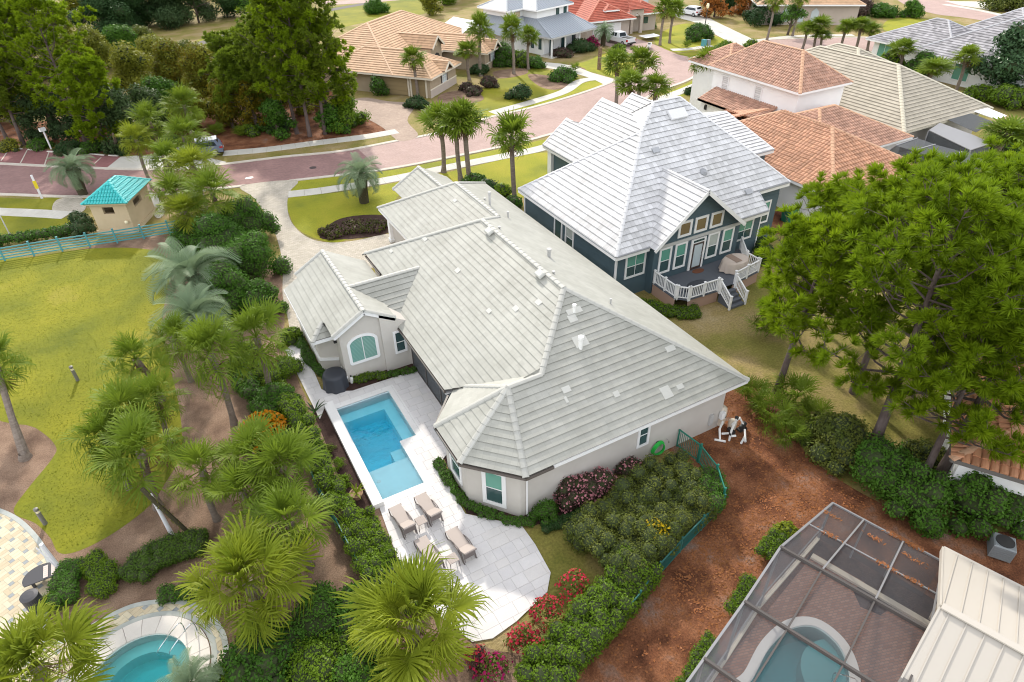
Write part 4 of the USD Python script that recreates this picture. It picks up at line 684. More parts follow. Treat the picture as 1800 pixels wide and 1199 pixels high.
def hit(px, py, P):
    P = np.asarray(P, float); o, u, v, n = facet_frame(P); d = ray(px, py); return EYE + d * (((o - EYE) @ n) / (d @ n)), (o, u, v, n)
def on_facet(m, px, py, P, lift=0.0):
    p, (o, u, v, n) = hit(px, py, P); V = np.asarray(m[0]); return p + V[:, :1] * u + V[:, 1:2] * v + (V[:, 2:] + lift) * n, m[1]
for px, py, f, w, h in ((805, 476, 'left', .5, .36), (860, 547, 'left', .45, .3), (907, 543, 'left', .5, .36), (947, 532, 'left', .5, .36), (995, 685, 'front', .55, .38), (1083, 693, 'front', .4, .36), (1171, 690, 'front', .7, .75), (1178, 613, 'front', .7, .38), (995, 703, 'front', .18, .4), (1009, 547, 'front', 1.1, .4), (1006, 560, 'front', .6, .5), (1020, 600, 'front', 0.95, .75), (1195, 680, 'front', .5, .3), (800, 353, 'sec2l', .5, .3), (747, 420, 'left', .7, .3), (688, 442, 'left', .5, .25)):
    part(H, 'new_tile', on_facet(bx(-w * .4, w * .4, -h * .42, h * .42, 0.0, 0.052), px, py, facets[f]), 'tile_new')
for px, py, f in ((862, 410, 'left'), (951, 485, 'left')): part(H, 'roof_vent', on_facet(bevelbox(-.28, .28, -.2, .2, 0.05, 0.3, .05), px, py, facets[f]), 'tile_new')
for px, py, f, r, h in ((965, 452, 'right', .11, .55), (1009, 550, 'front', .08, .5), (1020, 612, 'front', .11, .7), (861, 361, 'right', .08, 1.0), (893, 383, 'right', .06, .45), (878, 403, 'right', .07, .18), (973, 482, 'right', .07, .18), (1073, 535, 'right', .05, .35), (852, 352, 'right', .07, .16)):
    p, _ = hit(px, py, facets[f]); part(H, 'vent_pipe', join([tube([p - [0, 0, .1], p + [0, 0, h]], r, 10), tube([p + [0, 0, h * .8], p + [0, 0, h + .015]], r * 1.35, 10)]), 'pvc' if f == 'front' else 'trim_grey')

# ================================================================== BLUE HOUSE
B = thing('blue_house', 'blue sided house with pale tile roof and a deck behind its gable', 'house', (33, 38, 0))
SB = 0.8
part(B, 'wall', prism([(24.6, 30.55), (27.35, 30.55), (27.35, 30.0), (35.2, 30.0), (35.2, 30.6), (38.0, 30.6), (38.0, 31.8), (40.95, 31.8), (40.95, 44), (34, 44), (34, 50), (31.6, 50), (31.6, 43), (24.6, 42.8)], -0.1, 3.85), 'siding_blue')
part(B, 'wall', extrude_y([(27.35, 3.85), (35.0, 3.85), (31.0, 7.0)], 30.01, 33.0), 'siding_blue')
part(B, 'wall', prism([(38.1, 31.82), (40.93, 31.82), (40.93, 40), (38.1, 40)], 3.85, 4.8), 'siding_blue')
part(B, 'wall', prism([(40.9, 37.4), (45.2, 37.4), (45.2, 46), (40.9, 46)], -0.1, 4.7), 'siding_blue')
bf = {'front': [(24.2, 30.1, 3.8), (38.0, 30.1, 3.8), (38.0, 31.4, 4.84), (41.3, 31.4, 4.84), (35.5, 38.3, 10.36), (33.0, 38.3, 10.36), (30.75, 36.65, 9.04)],
 'left': [(24.2, 30.1, 3.8), (30.75, 36.65, 9.04), (24.2, 43.1, 3.8)], 'leftb': [(24.2, 43.1, 3.8), (30.75, 36.65, 9.04), (30.8, 43.1, 3.8)],
 'upl': [(30.75, 36.65, 9.04), (33.0, 38.3, 10.36), (33.9, 41.8, 8.5)], 'upb': [(33.0, 38.3, 10.36), (35.5, 38.3, 10.36), (41.3, 44.3, 5.56), (37.1, 44.3, 5.56)],
 'ent1': [(31.05, 37.5, 3.8), (31.05, 50.6, 3.8), (33.55, 50.6, 5.8), (33.55, 48.6, 5.8), (35.95, 48.6, 7.72), (35.95, 45.9, 7.72), (37.06, 45.9, 8.61), (37.06, 39.5, 8.61), (33.0, 37.5, 5.36)],
 'right': [(41.3, 31.4, 4.84), (35.5, 38.3, 10.36), (41.3, 45, 4.84)],
 'gabl': [(26.95, 29.5, 3.76), (31.0, 29.5, 7.12), (31.0, 34.3, 7.12), (26.95, 30.2, 3.76)], 'gabr': [(35.1, 29.5, 3.75), (31.0, 29.5, 7.12), (31.0, 34.3, 7.12), (35.1, 30.2, 3.75)],
 'side': [(39.8, 37.0, 4.8), (45.6, 37.0, 4.8), (45.6, 43.0, 6.4), (39.8, 43.0, 6.4)], 'sideb': [(39.8, 43.0, 6.4), (45.6, 43.0, 6.4), (45.6, 48, 4.8), (39.8, 48, 4.8)]}
rows = []
for k, P in bf.items(): rows += courses(P, 0.42, 'roof_white', thick=0.055)
pieces(B, 'roof_tile_row', rows, 280); part(B, 'roof_boarding', join([underlay(P) for P in bf.values()]), 'deck_dark')
for a, b in (((24.2, 30.1, 3.8), (30.75, 36.65, 9.04)), ((24.2, 43.1, 3.8), (30.75, 36.65, 9.04)), ((30.75, 36.65, 9.04), (33.0, 38.3, 10.36)), ((33.0, 38.3, 10.36), (35.5, 38.3, 10.36)), ((41.3, 31.4, 4.84), (35.5, 38.3, 10.36)), ((33, 38.3, 10.36), (33.9, 41.8, 8.5)), ((31.0, 29.5, 7.12), (31.0, 34.3, 7.12)), ((31.05, 50.55, 3.82), (33.55, 50.55, 5.8)), ((33.55, 48.55, 5.8), (35.95, 48.55, 7.72)), ((35.95, 45.85, 7.72), (37.06, 45.85, 8.61)), ((45.55, 37.0, 4.8), (45.55, 43.0, 6.4)), ((40.6, 43.0, 6.4), (45.6, 43.0, 6.4))):
    for m in ridge_tiles(a, b, 0.26, 0.5, 0.07): part(B, 'ridge_tile', m, 'cap_white')
for a, b in (((24.16, 30.1, 3.8), (24.16, 43.1, 3.8)), ((24.2, 30.06, 3.8), (26.95, 30.06, 3.8)), ((35.1, 30.06, 3.8), (38.0, 30.06, 3.8)), ((38.0, 30.1, 3.8), (38.0, 31.4, 4.84)), ((38.0, 31.36, 4.82), (41.3, 31.36, 4.82)), ((31.0, 40.5, 3.8), (31.0, 50.6, 3.8)), ((41, 36.96, 4.8), (45.6, 36.96, 4.8))):
    part(B, 'gutter', edge_board(a, b, 0.12, 0.1, 0.02), 'gutter_metal'); part(B, 'fascia', edge_board(np.array(a) + [0.03, 0.03, 0], np.array(b) + [0.03, 0.03, 0], 0.06, 0.26, 0.20), 'trim_white')
for a, b in (((26.95, 29.48, 3.74), (31.0, 29.48, 7.10)), ((31.0, 29.48, 7.10), (35.1, 29.48, 3.73)), ((31.05, 50.6, 3.8), (33.55, 50.6, 5.8)), ((33.55, 48.6, 5.8), (35.95, 48.6, 7.7))): part(B, 'barge_board', edge_board(a, b, 0.05, 0.26, 0.1), 'trim_white')
part(B, 'corner_board', bx(24.55, 24.68, 30.5, 30.63, 0, 3.7), 'trim_white'); part(B, 'corner_board', bx(24.53, 24.62, 42.7, 42.83, 0, 3.7), 'trim_white'); part(B, 'corner_board', bx(37.93, 38.03, 30.57, 30.68, 0, 3.7), 'trim_white')
part(B, 'trim_band', bx(27.4, 35.15, 29.93, 29.99, 3.42, 3.66), 'trim_grey'); part(B, 'soffit', join([bx(24.2, 24.6, 30.5, 43, 3.62, 3.65), bx(24.3, 27.3, 30.1, 30.55, 3.62, 3.65)]), 'trim_white')
window(B, (26.25, 30.55, 1.62), -PI / 2, 1.45, 1.55, 0.15, 'double', 'pane_teal', 'pane_dark', cols=2)
for x, pa in ((28.36, 'pane_teal'), (29.74, 'pane_teal'), (32.72, 'pane_shade'), (34.13, 'pane_teal')): window(B, (x, 30.0, 1.55), -PI / 2, 0.78, 1.72, 0.15, 'double', pa, 'pane_dark')
for x in (29.84, 31.28, 32.72): window(B, (x, 30.0, 4.02), -PI / 2, 0.84, 0.84, 0.17, 'single', 'pane_brown')
window(B, (36.45, 30.6, 1.7), -PI / 2, 1.35, 1.35, 0.14, 'double', 'pane_teal', 'pane_dark', cols=2); window(B, (39.72, 31.8, 1.75), -PI / 2, 0.75, 1.6, 0.14, 'double', 'pane_teal', 'pane_dark')
for y in (37.75, 36.2): window(B, (24.6, y, 1.55), PI, 0.85, 1.7, 0.14, 'double' if y < 37 else 'single', 'pane_shade' if y < 37 else 'pane_dark', 'pane_dark')
dr = part(B, 'door', join([bx(30.80, 31.78, 29.90, 29.98, 0.92, 3.02)]), 'door_dark'); part(dr, 'pane', bx(30.93, 31.65, 29.885, 29.90, 1.12, 2.88), 'pane_frost'); part(dr, 'door_frame', join([bx(30.62, 30.79, 29.90, 29.99, 0.92, 3.36), bx(31.79, 31.96, 29.90, 29.99, 0.92, 3.36), bx(30.79, 31.79, 29.90, 29.99, 3.03, 3.09), bx(30.79, 31.79, 29.90, 29.99, 3.28, 3.36)]), 'trim_white'); part(dr, 'transom_pane', bx(30.81, 31.77, 29.92, 29.97, 3.10, 3.27), 'pane_dark'); part(dr, 'handle', bx(31.66, 31.72, 29.84, 29.90, 1.9, 2.1), 'chrome')
for px, py in ((1152, 265), (1240, 340), (1315, 338)): part(B, 'roof_vent', on_facet(bx(-.3, .3, -.2, .2, 0.05, 0.14), px, py, bf['front']), 'gutter_metal')
part(B, 'skylight', on_facet(bevelbox(-.8, .8, -.4, .4, 0.02, 0.22, .04), 1190, 202, bf['front']), 'cap_white'); part(B, 'attic_vent', on_facet(revolve([(.3, 0.02), (.3, .1), (.12, .25), (0, .28)], 12), 1236, 303, bf['front']), 'gutter_metal')
part(B, 'entry_column', join([bx(31.3, 31.9, 49.6, 50.2, 0, 3.6), bx(31.2, 32.0, 49.5, 50.3, 0, .3)]), 'trim_white')
# its deck
dk = thing('garden_deck', 'slate grey raised deck with white balustrade behind the blue house', 'deck', (31, 28.5, 0))
deckp = [(27.45, 29.98), (27.45, 27.55), (28.1, 26.95), (30.75, 26.8), (30.75, 27.0), (32.1, 27.0), (32.1, 26.9), (35.0, 27.3), (35.0, 28.6), (36.4, 30.55), (35.25, 30.55), (35.25, 29.98)]
for y in np.arange(26.8, 30.6, 0.15):
    for g in geoms(Polygon(deckp).intersection(sbox(20, y, 40, y + 0.142))): part(dk, 'board', prism(g, 0.84, 0.9), 'deck_board')
part(dk, 'skirt', join([beam((27.5, 29.9, .4), (27.5, 27.6, .4), .06, .8), beam((28.15, 27.02, .4), (30.7, 26.88, .4), .06, .8), beam((32.1, 26.95, .4), (34.95, 27.38, .4), .06, .8), beam((34.95, 27.38, .4), (34.95, 28.6, .4), .06, .8)]), 'brick_base')
for i in range(4): part(dk, 'step', bx(30.75, 32.05, 26.78 - (i + 1) * .3, 26.78 - i * .3, 0.0, 0.74 - i * .19), 'deck_board')
def rail(a, b, za, zb):
    a, b = np.array([*a, za]), np.array([*b, zb]); L = np.linalg.norm(b - a)
    part(dk, 'handrail', join([beam(a + [0, 0, .92], b + [0, 0, .92], .09, .06), beam(a + [0, 0, .12], b + [0, 0, .12], .06, .05)]), 'trim_white')
    n = max(2, int(L / 0.15))
    for i in range(1, n): p = a + (b - a) * i / n; part(dk, 'baluster', bx(p[0] - .02, p[0] + .02, p[1] - .02, p[1] + .02, p[2] + .14, p[2] + .9), 'trim_white')
    m = max(1, int(round(L / 1.5)))
    for i in range(m + 1): p = a + (b - a) * i / m; part(dk, 'post', join([bx(p[0] - .06, p[0] + .06, p[1] - .06, p[1] + .06, p[2] - .1, p[2] + 1.0), bx(p[0] - .08, p[0] + .08, p[1] - .08, p[1] + .08, p[2] + 1.0, p[2] + 1.05)]), 'trim_white')
rail((27.52, 29.85), (27.52, 27.6), .9, .9); rail((27.58, 27.5), (28.12, 27.0), .9, .9); rail((28.2, 26.98), (30.6, 26.87), .9, .9); rail((30.68, 26.72), (30.68, 25.6), .82, .05); rail((32.12, 26.72), (32.12, 25.6), .82, .05); rail((32.25, 26.95), (34.92, 27.36), .9, .9); rail((34.94, 27.5), (34.94, 28.6), .9, .9); rail((35.0, 28.7), (36.2, 30.4), .9, .9)
# ================================================================== POOL AND PATIO
SP = thing('swimming_pool', 'turquoise swimming pool with pale sun shelf and raised white edge wall', 'swimming pool', (6, 25.5, 0))
wl, wr, wn, wf = 4.42, 7.55, 21.72, 29.25
def wallring(p, z0, z1, t=0.2): return prism(poly(p).buffer(t, join_style=2).difference(poly(p)), z0, z1)
part(SP, 'shell', join([wallring(pool_water, -1.4, 0.055), prism(pool_water.buffer(.2), -1.5, -1.3)]), 'plaster_blue')
part(SP, 'sun_shelf', prism([(wl, wn), (6.62, wn), (6.62, 24.05), (wl, 24.05)], -1.5, -0.28), 'plaster_blue'); part(SP, 'bench', prism([(wl, 28.55), (6.95, 28.55), (6.95, 25.04), (7.55, 25.04), (7.55, 29.25), (wl, 29.25)], -1.5, -0.55), 'plaster_blue'); part(SP, 'bench', prism([(6.0, 24.05), (6.62, 24.05), (6.62, 25.04), (6.0, 25.04)], -1.5, -0.5), 'plaster_blue')
part(SP, 'water', prism(pool_water.buffer(-0.004), -1.295, -0.05), 'water_blue')
part(SP, 'edge_wall', prism([(3.88, 21.35), (4.40, 21.35), (4.40, 29.75), (3.88, 29.75)], -0.1, 0.32), 'coping')
for i, (x, y) in enumerate(((5.0, 27.2), (6.4, 27.9), (4.9, 24.9), (4.75, 23.2))): part(SP, 'floor_fitting', revolve([(0, 0.02), (.09, .02), (.11, 0)], 10, (x, y, -1.295 if y > 24.1 else -0.275)), 'trim_white')
pat_out = Polygon(PX([(501, 614), (515, 605), (532, 606), (565, 684), (578, 690), (620, 686), (727, 652), (730, 646), (777, 708), (800, 745), (800, 782), (779, 806), (777, 832), (818, 903), (890, 918), (918, 925), (941, 957), (968, 1006), (962, 1040), (908, 1092), (866, 1122), (830, 1128), (770, 1080), (700, 985), (664, 884), (655, 884), (575, 706), (562, 737)], 0.05))
patio = pat_out.difference(pool_water.buffer(0.0)).difference(sbox(3.86, 21.33, 4.42, 29.77)).buffer(0)
PT = W + '/patio'; UsdGeom.Xform.Define(stage, PT); _org[PT] = np.zeros(3); data(stage.GetPrimAtPath(PT), kind='structure')
part(PT, 'bedding', prism(patio.buffer(-0.01), -0.02, 0.03), 'grout')
rng = np.random.default_rng(2); it = []; y = 10.0; coping_band = pool_water.buffer(0.42, join_style=2).difference(pool_water)
inner = patio.difference(pool_water.buffer(0.42, join_style=2))
k = 0
while y < 38:
    h = (0.61, 0.41, 0.61)[k % 3]; x = 2.0 + rng.uniform(0, .8); k += 1
    while x < 13:
        w = rng.choice([0.41, 0.61, 0.61, 0.91]); cell = sbox(x + .006, y + .006, x + w - .006, y + h - .006).intersection(inner)
        for g in geoms(cell):
            if g.area > 0.004: it.append((prism(g, 0.028, 0.05 + rng.uniform(0, .004)), f'patio_stone_{rng.integers(1, 5)}'))
        x += w
    y += h
for g in geoms(coping_band.intersection(patio)):
    b = g.bounds
    for a in np.arange(b[0], b[2], 0.62):
        for c in np.arange(b[1], b[3], 0.62):
            for q in geoms(g.intersection(sbox(a + .004, c + .004, a + .616, c + .616))): it.append((prism(q, 0.028, 0.058), 'coping'))
pieces(PT, 'stone', it, 298)
# ================================================================== PARK PLAZA AND SPA
plaza = unary_union([smoothpoly(PX([(-60, 880), (0, 896), (38, 916), (72, 952), (92, 992), (100, 1020), (84, 1070), (82, 1118), (88, 1140), (60, 1200), (-60, 1220)])), smoothpoly(PX([(40, 1210), (84, 1135), (122, 1122), (200, 1078), (250, 1060), (310, 1056), (352, 1066), (386, 1098), (400, 1140), (398, 1230), (300, 1300), (60, 1300)]))]).buffer(0.05).difference(ellipse(SPA, SPA_R + .78, SPA_R + .78)).difference(holes)
PZ = W + '/plaza'; UsdGeom.Xform.Define(stage, PZ); _org[PZ] = np.zeros(3); data(stage.GetPrimAtPath(PZ), kind='structure')
part(PZ, 'bedding', prism(plaza, 0.0, 0.02), 'plaza_border'); pin = plaza.buffer(-0.22); it = []
ca, sa = math.cos(0.5), math.sin(0.5)
for i in range(-60, 60):
    for j in range(-60, 60):
        for (u0, v0, w, h, m) in ((0, 0, .2, .2, 'g'), (.2, 0, .4, .2, 'c'), (0, .2, .2, .4, 'c'), (.2, .2, .4, .2, 'c'), (.2, .4, .4, .2, 'c')):
            cx, cy = i * .6 + (j % 2) * .3, j * .6; q = [(cx + u0 + a * w + (.005 if a == 0 else -.005), cy + v0 + b * h + (.005 if b == 0 else -.005)) for a, b in ((0, 0), (1, 0), (1, 1), (0, 1))]
            q = Polygon([(-5 + x * ca - yy * sa, 17 + x * sa + yy * ca) for x, yy in q])
            if not q.intersects(pin): continue
            if not pin.contains(q): q = q.intersection(pin)
            for g in geoms(q):
                if g.area > .004: it.append((prism(g, 0.018, 0.036), 'plaza_grey' if m == 'g' else f'plaza_cream_{rng.integers(1, 4)}'))
def two(parent, name, items):
    """Pavers of two colours: the nearest as pieces, the others one part per colour."""
    items = sorted(items, key=lambda t: -pxsize(np.asarray(t[0][0]).mean(0))); 
    for m_, mt in items[:290]: part(parent, name, m_, mt)
    for mt in sorted(set(t[1] for t in items[290:])): part(parent, 'far_pavers', join([t[0] for t in items[290:] if t[1] == mt]), mt, kind='stuff')
two(PZ, 'paver', it)
ring = plaza.boundary.buffer(0.21).intersection(plaza); it = []
part(PZ, 'border_course', prism(ring, 0.019, 0.038), 'plaza_border')
SPT = thing('spa_pool', 'round spa pool with pale coping ring and turquoise water', 'spa', (*SPA[:2], 0))
for i in range(22):
    a0, a1 = i * 2 * PI / 22, (i + 1) * 2 * PI / 22 - .008; aa = np.linspace(a0, a1, 5); q = Polygon([(SPA[0] + r * math.cos(a), SPA[1] + r * math.sin(a)) for r, seq in ((SPA_R - .02, aa), (SPA_R + .74, aa[::-1])) for a in seq]); part(SPT, 'coping_stone', prism(q, 0.0, 0.09), 'coping_pink')
part(SPT, 'shell', join([wallring(spa_water, -1.1, 0.0), prism(spa_water, -1.1, -1.0)]), 'plaster_teal'); part(SPT, 'seat', prism(spa_water.difference(ellipse(SPA, SPA_R - .5, SPA_R - .5)), -1.0, -.45), 'plaster_teal'); part(SPT, 'water', prism(spa_water.buffer(-.004), -.995, -.06), 'water_teal')
hr = lambda o: tube(smoothline([G(288 + o, 1152, -.3) + [0, 0, 0], G(276 + o * .8, 1148, 0.2), G(296 + o * .7, 1118, .75), G(316 + o * .6, 1095, .95), G(326 + o * .5, 1110, .55), G(327 + o * .5, 1112, 0.08)], 6), 0.022, 6)
part(SPT, 'handrail', join([hr(0), move(hr(0), (.42, -.25, 0))]), 'chrome')
# ================================================================== OTHER HOUSES
def frame(o, ang):
    c, s = math.cos(ang), math.sin(ang); return lambda m: (np.column_stack([o[0] + np.asarray(m[0])[:, 0] * c - np.asarray(m[0])[:, 1] * s, o[1] + np.asarray(m[0])[:, 0] * s + np.asarray(m[0])[:, 1] * c, np.asarray(m[0])[:, 2]]), m[1])
def fpt(F, P): return [tuple(p) for p in F((np.array(P, float), None))[0]]
IDF = frame((0, 0), 0)
def hip(x0, x1, y0, y1, ze, s):
    if x1 - x0 <= y1 - y0: r = (x1 - x0) / 2; xm = (x0 + x1) / 2; A, Bp = (xm, y0 + r, ze + s * r), (xm, y1 - r, ze + s * r); f = dict(l=[(x0, y0, ze), A, Bp, (x0, y1, ze)], r=[(x1, y0, ze), A, Bp, (x1, y1, ze)], f=[(x0, y0, ze), (x1, y0, ze), A], b=[(x0, y1, ze), (x1, y1, ze), Bp])
    else: r = (y1 - y0) / 2; ym = (y0 + y1) / 2; A, Bp = (x0 + r, ym, ze + s * r), (x1 - r, ym, ze + s * r); f = dict(f=[(x0, y0, ze), A, Bp, (x1, y0, ze)], b=[(x0, y1, ze), A, Bp, (x1, y1, ze)], l=[(x0, y0, ze), (x0, y1, ze), A], r=[(x1, y0, ze), (x1, y1, ze), Bp])
    cor = [(x0, y0, ze), (x1, y0, ze), (x1, y1, ze), (x0, y1, ze)]; first = [A, A, Bp, Bp] if x1 - x0 <= y1 - y0 else [A, Bp, Bp, A]
    return list(f.values()), [(A, Bp)] * int(np.linalg.norm(np.array(A) - Bp) > .3) + list(zip(cor, first)), cor
def roof(T, F, facets_, lines, style, m, cap, expo=0.38, limit=280, capw=.34, eaves=None, fas='trim_white', gut=None, name=None, w=.30, amp=.075):
    it = []
    for P in facets_:
        P = fpt(F, P); it += courses(P, expo, m) if style == 'flat' else barrels(P, m, w=w, expo=expo, amp=amp) if style == 'barrel' else seams(P, m, w=w)
    pieces(T, name or {'flat': 'roof_tile_row', 'barrel': 'roof_tile', 'seam': 'roof_panel'}[style], it, limit)
    part(T, 'roof_boarding', join([underlay(fpt(F, P), 0.05) for P in facets_]), m if style == 'barrel' else 'deck_dark')
    for a, b in lines:
        a, b = fpt(F, [a, b])
        for t in ([join(ridge_tiles(a, b, capw, .45, .1))] if style != 'seam' else [beam(np.array(a) + [0, 0, .03], np.array(b) + [0, 0, .03], .25, .06)]): part(T, 'ridge_cap', t, cap)
    for c in (eaves or []):
        for i in range(len(c)): a, b = fpt(F, [c[i], c[(i + 1) % len(c)]]); part(T, 'fascia', edge_board(np.array(a), np.array(b), .08, .22, .1), fas)
def hips(T, F, blocks, *a, **k):
    fs, ls, es = [], [], []
    for b in blocks: f, l, c = hip(*b); fs += f; ls += l; es.append(c)
    roof(T, F, fs, ls, *a, eaves=es, **k)
# white two-storey house with clay tiles
T = thing('white_house', 'white two storey house with salmon barrel tile roofs', 'house', (60, 50, 0))
part(T, 'wall', prism([(57.1, 44.8), (63.8, 44.8), (63.8, 56.7), (57.1, 56.7)], 0, 5.95), 'stucco_white'); part(T, 'wall', prism([(58.2, 56.7), (64, 56.7), (64, 61), (58.2, 61)], 0, 5.6), 'stucco_white')
part(T, 'wall', prism([(55.2, 47.5), (57.1, 47.5), (57.1, 56), (55.2, 56)], 0, 2.95), 'stucco_white'); part(T, 'wall', prism([(46.0, 30.8), (56.6, 30.8), (56.6, 36.3), (62.6, 36.3), (62.6, 44.8), (57.1, 44.8), (57.1, 50), (46.0, 50)], 0, 2.95), 'stucco_white')
hips(T, IDF, [(56.6, 64.2, 44.3, 57.2, 6.0, .73)], 'barrel', 'roof_terra_pink', 'cap_terra', limit=0); hips(T, IDF, [(57.6, 64.6, 55, 61.5, 5.6, .6)], 'barrel', 'roof_terra_pink', 'cap_terra', limit=0)
roof(T, IDF, [[(54.6, 47, 3.0), (57.1, 47, 3.9), (57.1, 56, 3.9), (54.6, 56, 3.0)]], [], 'barrel', 'roof_terra_pink', 'cap_terra', limit=0, eaves=[[(54.6, 47, 3), (54.6, 56, 3)]])
hips(T, IDF, [(45.4, 57.2, 30.2, 47.5, 3.0, .49)], 'barrel', 'roof_terra', 'cap_terra', limit=150, w=.33, expo=.42); hips(T, IDF, [(50.5, 63.3, 35.8, 46.5, 3.0, .46)], 'barrel', 'roof_terra_pink', 'cap_terra', limit=0); roof(T, IDF, [[(49, 50.8, 3.0), (53.7, 50.8, 3.0), (53.7, 45, 4.8), (49, 45, 4.8)], [(53.7, 50.8, 3.0), (53.7, 44, 3.0), (50.5, 44, 4.6), (50.5, 47.6, 4.6)]], [], 'barrel', 'roof_terra', 'cap_terra', limit=0)
for y in (54.7, 49.9): window(T, (57.1, y, 3.75), PI, .8, 1.5, .14, 'double', 'pane_grey')
part(T, 'wall_lantern', bx(55.0, 55.18, 55.0, 55.25, 1.9, 2.4), 'black')
# beige tile house
T = thing('beige_roofed_house', 'house under a beige flat tile hip roof behind the salmon roofs', 'house', (71, 48, 0))
part(T, 'wall', prism([(64.5, 37.7), (77.4, 37.7), (77.4, 60.5), (64.5, 60.5)], 0, 2.95), 'stucco'); hips(T, IDF, [(63.7, 78.1, 37.0, 61.5, 3.0, .53)], 'flat', 'roof_beige', 'cap_beige', .40, 200, eaves=None) if False else None
f, l, c = hip(63.7, 78.1, 37.0, 61.5, 3.0, .53); roof(T, IDF, f, l, 'flat', 'roof_beige', 'cap_beige', .42, 220, .4, [c], 'cap_beige'); f, l, c = hip(74, 84, 50, 63, 3.0, .5); roof(T, IDF, f, l, 'flat', 'roof_beige', 'cap_beige', .42, 60, .4, [c], 'cap_beige')
# grey shingle house
T = thing('grey_shingle_house', 'pale house under grey shingle hips at the right edge', 'house', (100, 52, 0))
part(T, 'wall', prism([(94.2, 42), (110, 42), (110, 64.5), (96, 64.5), (96, 57), (94.2, 56)], 0, 2.95), 'stucco_white'); f, l, c = hip(93.4, 111, 40, 57.5, 3.0, .55); roof(T, IDF, f, l, 'flat', 'roof_shingle', 'cap_shingle', .45, 120, .3, [c]); f, l, c = hip(95.2, 107, 52, 65.5, 3.0, .5); roof(T, IDF, f, l, 'flat', 'roof_shingle', 'cap_shingle', .45, 60, .3, [c]); f, l, c = hip(102, 122, 46, 60, 3.2, .6); roof(T, IDF, f, l, 'flat', 'roof_shingle', 'cap_shingle', .45, 60, .3, [c])
for y in (62.6, 50.0): window(T, (96.0 if y > 57 else 94.2, y, 0.7), PI, 2.0, 1.9, .16, 'single', 'pane_teal', cols=2)
# tan house
T = thing('tan_house', 'tan stucco house with peach flat tile roof and brown garage doors', 'house', (36, 90, 0)); A = math.radians(39); F = frame((33.1, 81.9), A); ze = 2.62
part(T, 'wall', F(prism([(0, 0), (7.5, 0), (7.5, 6), (14.5, 6), (14.5, -1.3), (19.8, -1.3), (19.8, 6), (25, 6), (25, 21), (0, 21)], 0, 2.58)), 'stucco_tan'); part(T, 'plinth_band', F(join([bx(-.06, 7.56, -.06, 0, .95, 1.1), bx(7.5, 7.56, 0, 5.9, .95, 1.1), bx(14.44, 19.86, -1.36, -1.3, .85, 1.0)])), 'trim_cream'); part(T, 'plinth', F(join([bx(0, 7.54, -.04, 0, 0, .94)])), 'stucco_pink')
hips(T, F, [(-.6, 26, 5, 22, ze, .5)], 'flat', 'roof_tan', 'cap_tan', .42, 150, fas='trim_cream'); hips(T, F, [(-.62, 8.1, -.6, 16, ze, .5)], 'flat', 'roof_tan', 'cap_tan', .42, 80, fas='trim_cream'); hips(T, F, [(13.9, 20.4, -1.9, 14, ze, .5)], 'flat', 'roof_tan', 'cap_tan', .42, 60, fas='trim_cream')
roof(T, F, [[(2.7, -.9, 2.75), (4.0, -.9, 3.75), (4.0, 3, 3.75), (2.7, 3, 2.75)], [(5.3, -.9, 2.75), (4.0, -.9, 3.75), (4.0, 3, 3.75), (5.3, 3, 2.75)], [(8.8, 4.0, 3.9), (10.6, 4.0, 5.3), (10.6, 11, 5.3), (8.8, 11, 3.9)], [(12.4, 4.0, 3.9), (10.6, 4.0, 5.3), (10.6, 11, 5.3), (12.4, 11, 3.9)], [(15.9, -2.2, 2.75), (17.2, -2.2, 3.8), (17.2, 3, 3.8), (15.9, 3, 2.75)], [(18.5, -2.2, 2.75), (17.2, -2.2, 3.8), (17.2, 3, 3.8), (18.5, 3, 2.75)]], [((4.0, -.9, 3.75), (4.0, 3, 3.75)), ((10.6, 4.0, 5.3), (10.6, 11, 5.3)), ((17.2, -2.2, 3.8), (17.2, 3, 3.8))], 'flat', 'roof_tan', 'cap_tan', .42, 40)
ey = lambda pxz, y0, y1: F(extrude_y(pxz, y0, y1))
part(T, 'gable', ey([(2.8, 2.5), (5.2, 2.5), (4.0, 3.6)], -.35, .1), 'stucco_tan'); part(T, 'gable', ey([(9.0, 2.4), (12.2, 2.4), (12.2, 3.8), (10.6, 5.1), (9.0, 3.8)], 4.4, 6.4), 'stucco_tan'); part(T, 'wall', ey([(9.0, 0), (12.2, 0), (12.2, 2.4), (9.0, 2.4)], 4.4, 6.0), 'stucco_tan'); part(T, 'gable', ey([(16.0, 2.5), (18.4, 2.5), (17.2, 3.65)], -1.7, -1.2), 'stucco_tan')
part(T, 'barge_board', join([F(beam(p, q, .08, .25)) for y, x0, xm, x1, z0, z1 in ((-.93, 2.7, 4.0, 5.3, 2.65, 3.67), (3.97, 8.8, 10.6, 12.4, 3.8, 5.2), (-2.23, 15.9, 17.2, 18.5, 2.65, 3.7)) for p, q in (((x0, y, z0), (xm, y, z1)), ((xm, y, z1), (x1, y, z0)))]), 'trim_cream')
part(T, 'arch_recess', ey([(9.8, .1), (11.4, .1), (11.4, 2.5), (11.1, 2.9), (10.6, 3.05), (10.1, 2.9), (9.8, 2.5)], 4.34, 4.5), 'black'); part(T, 'round_vent', F(tube([(10.6, 4.36, 4.2), (10.6, 4.28, 4.2)], .28, 12)), 'louvre')  # black slab on the wall paints the shade of the entry arch
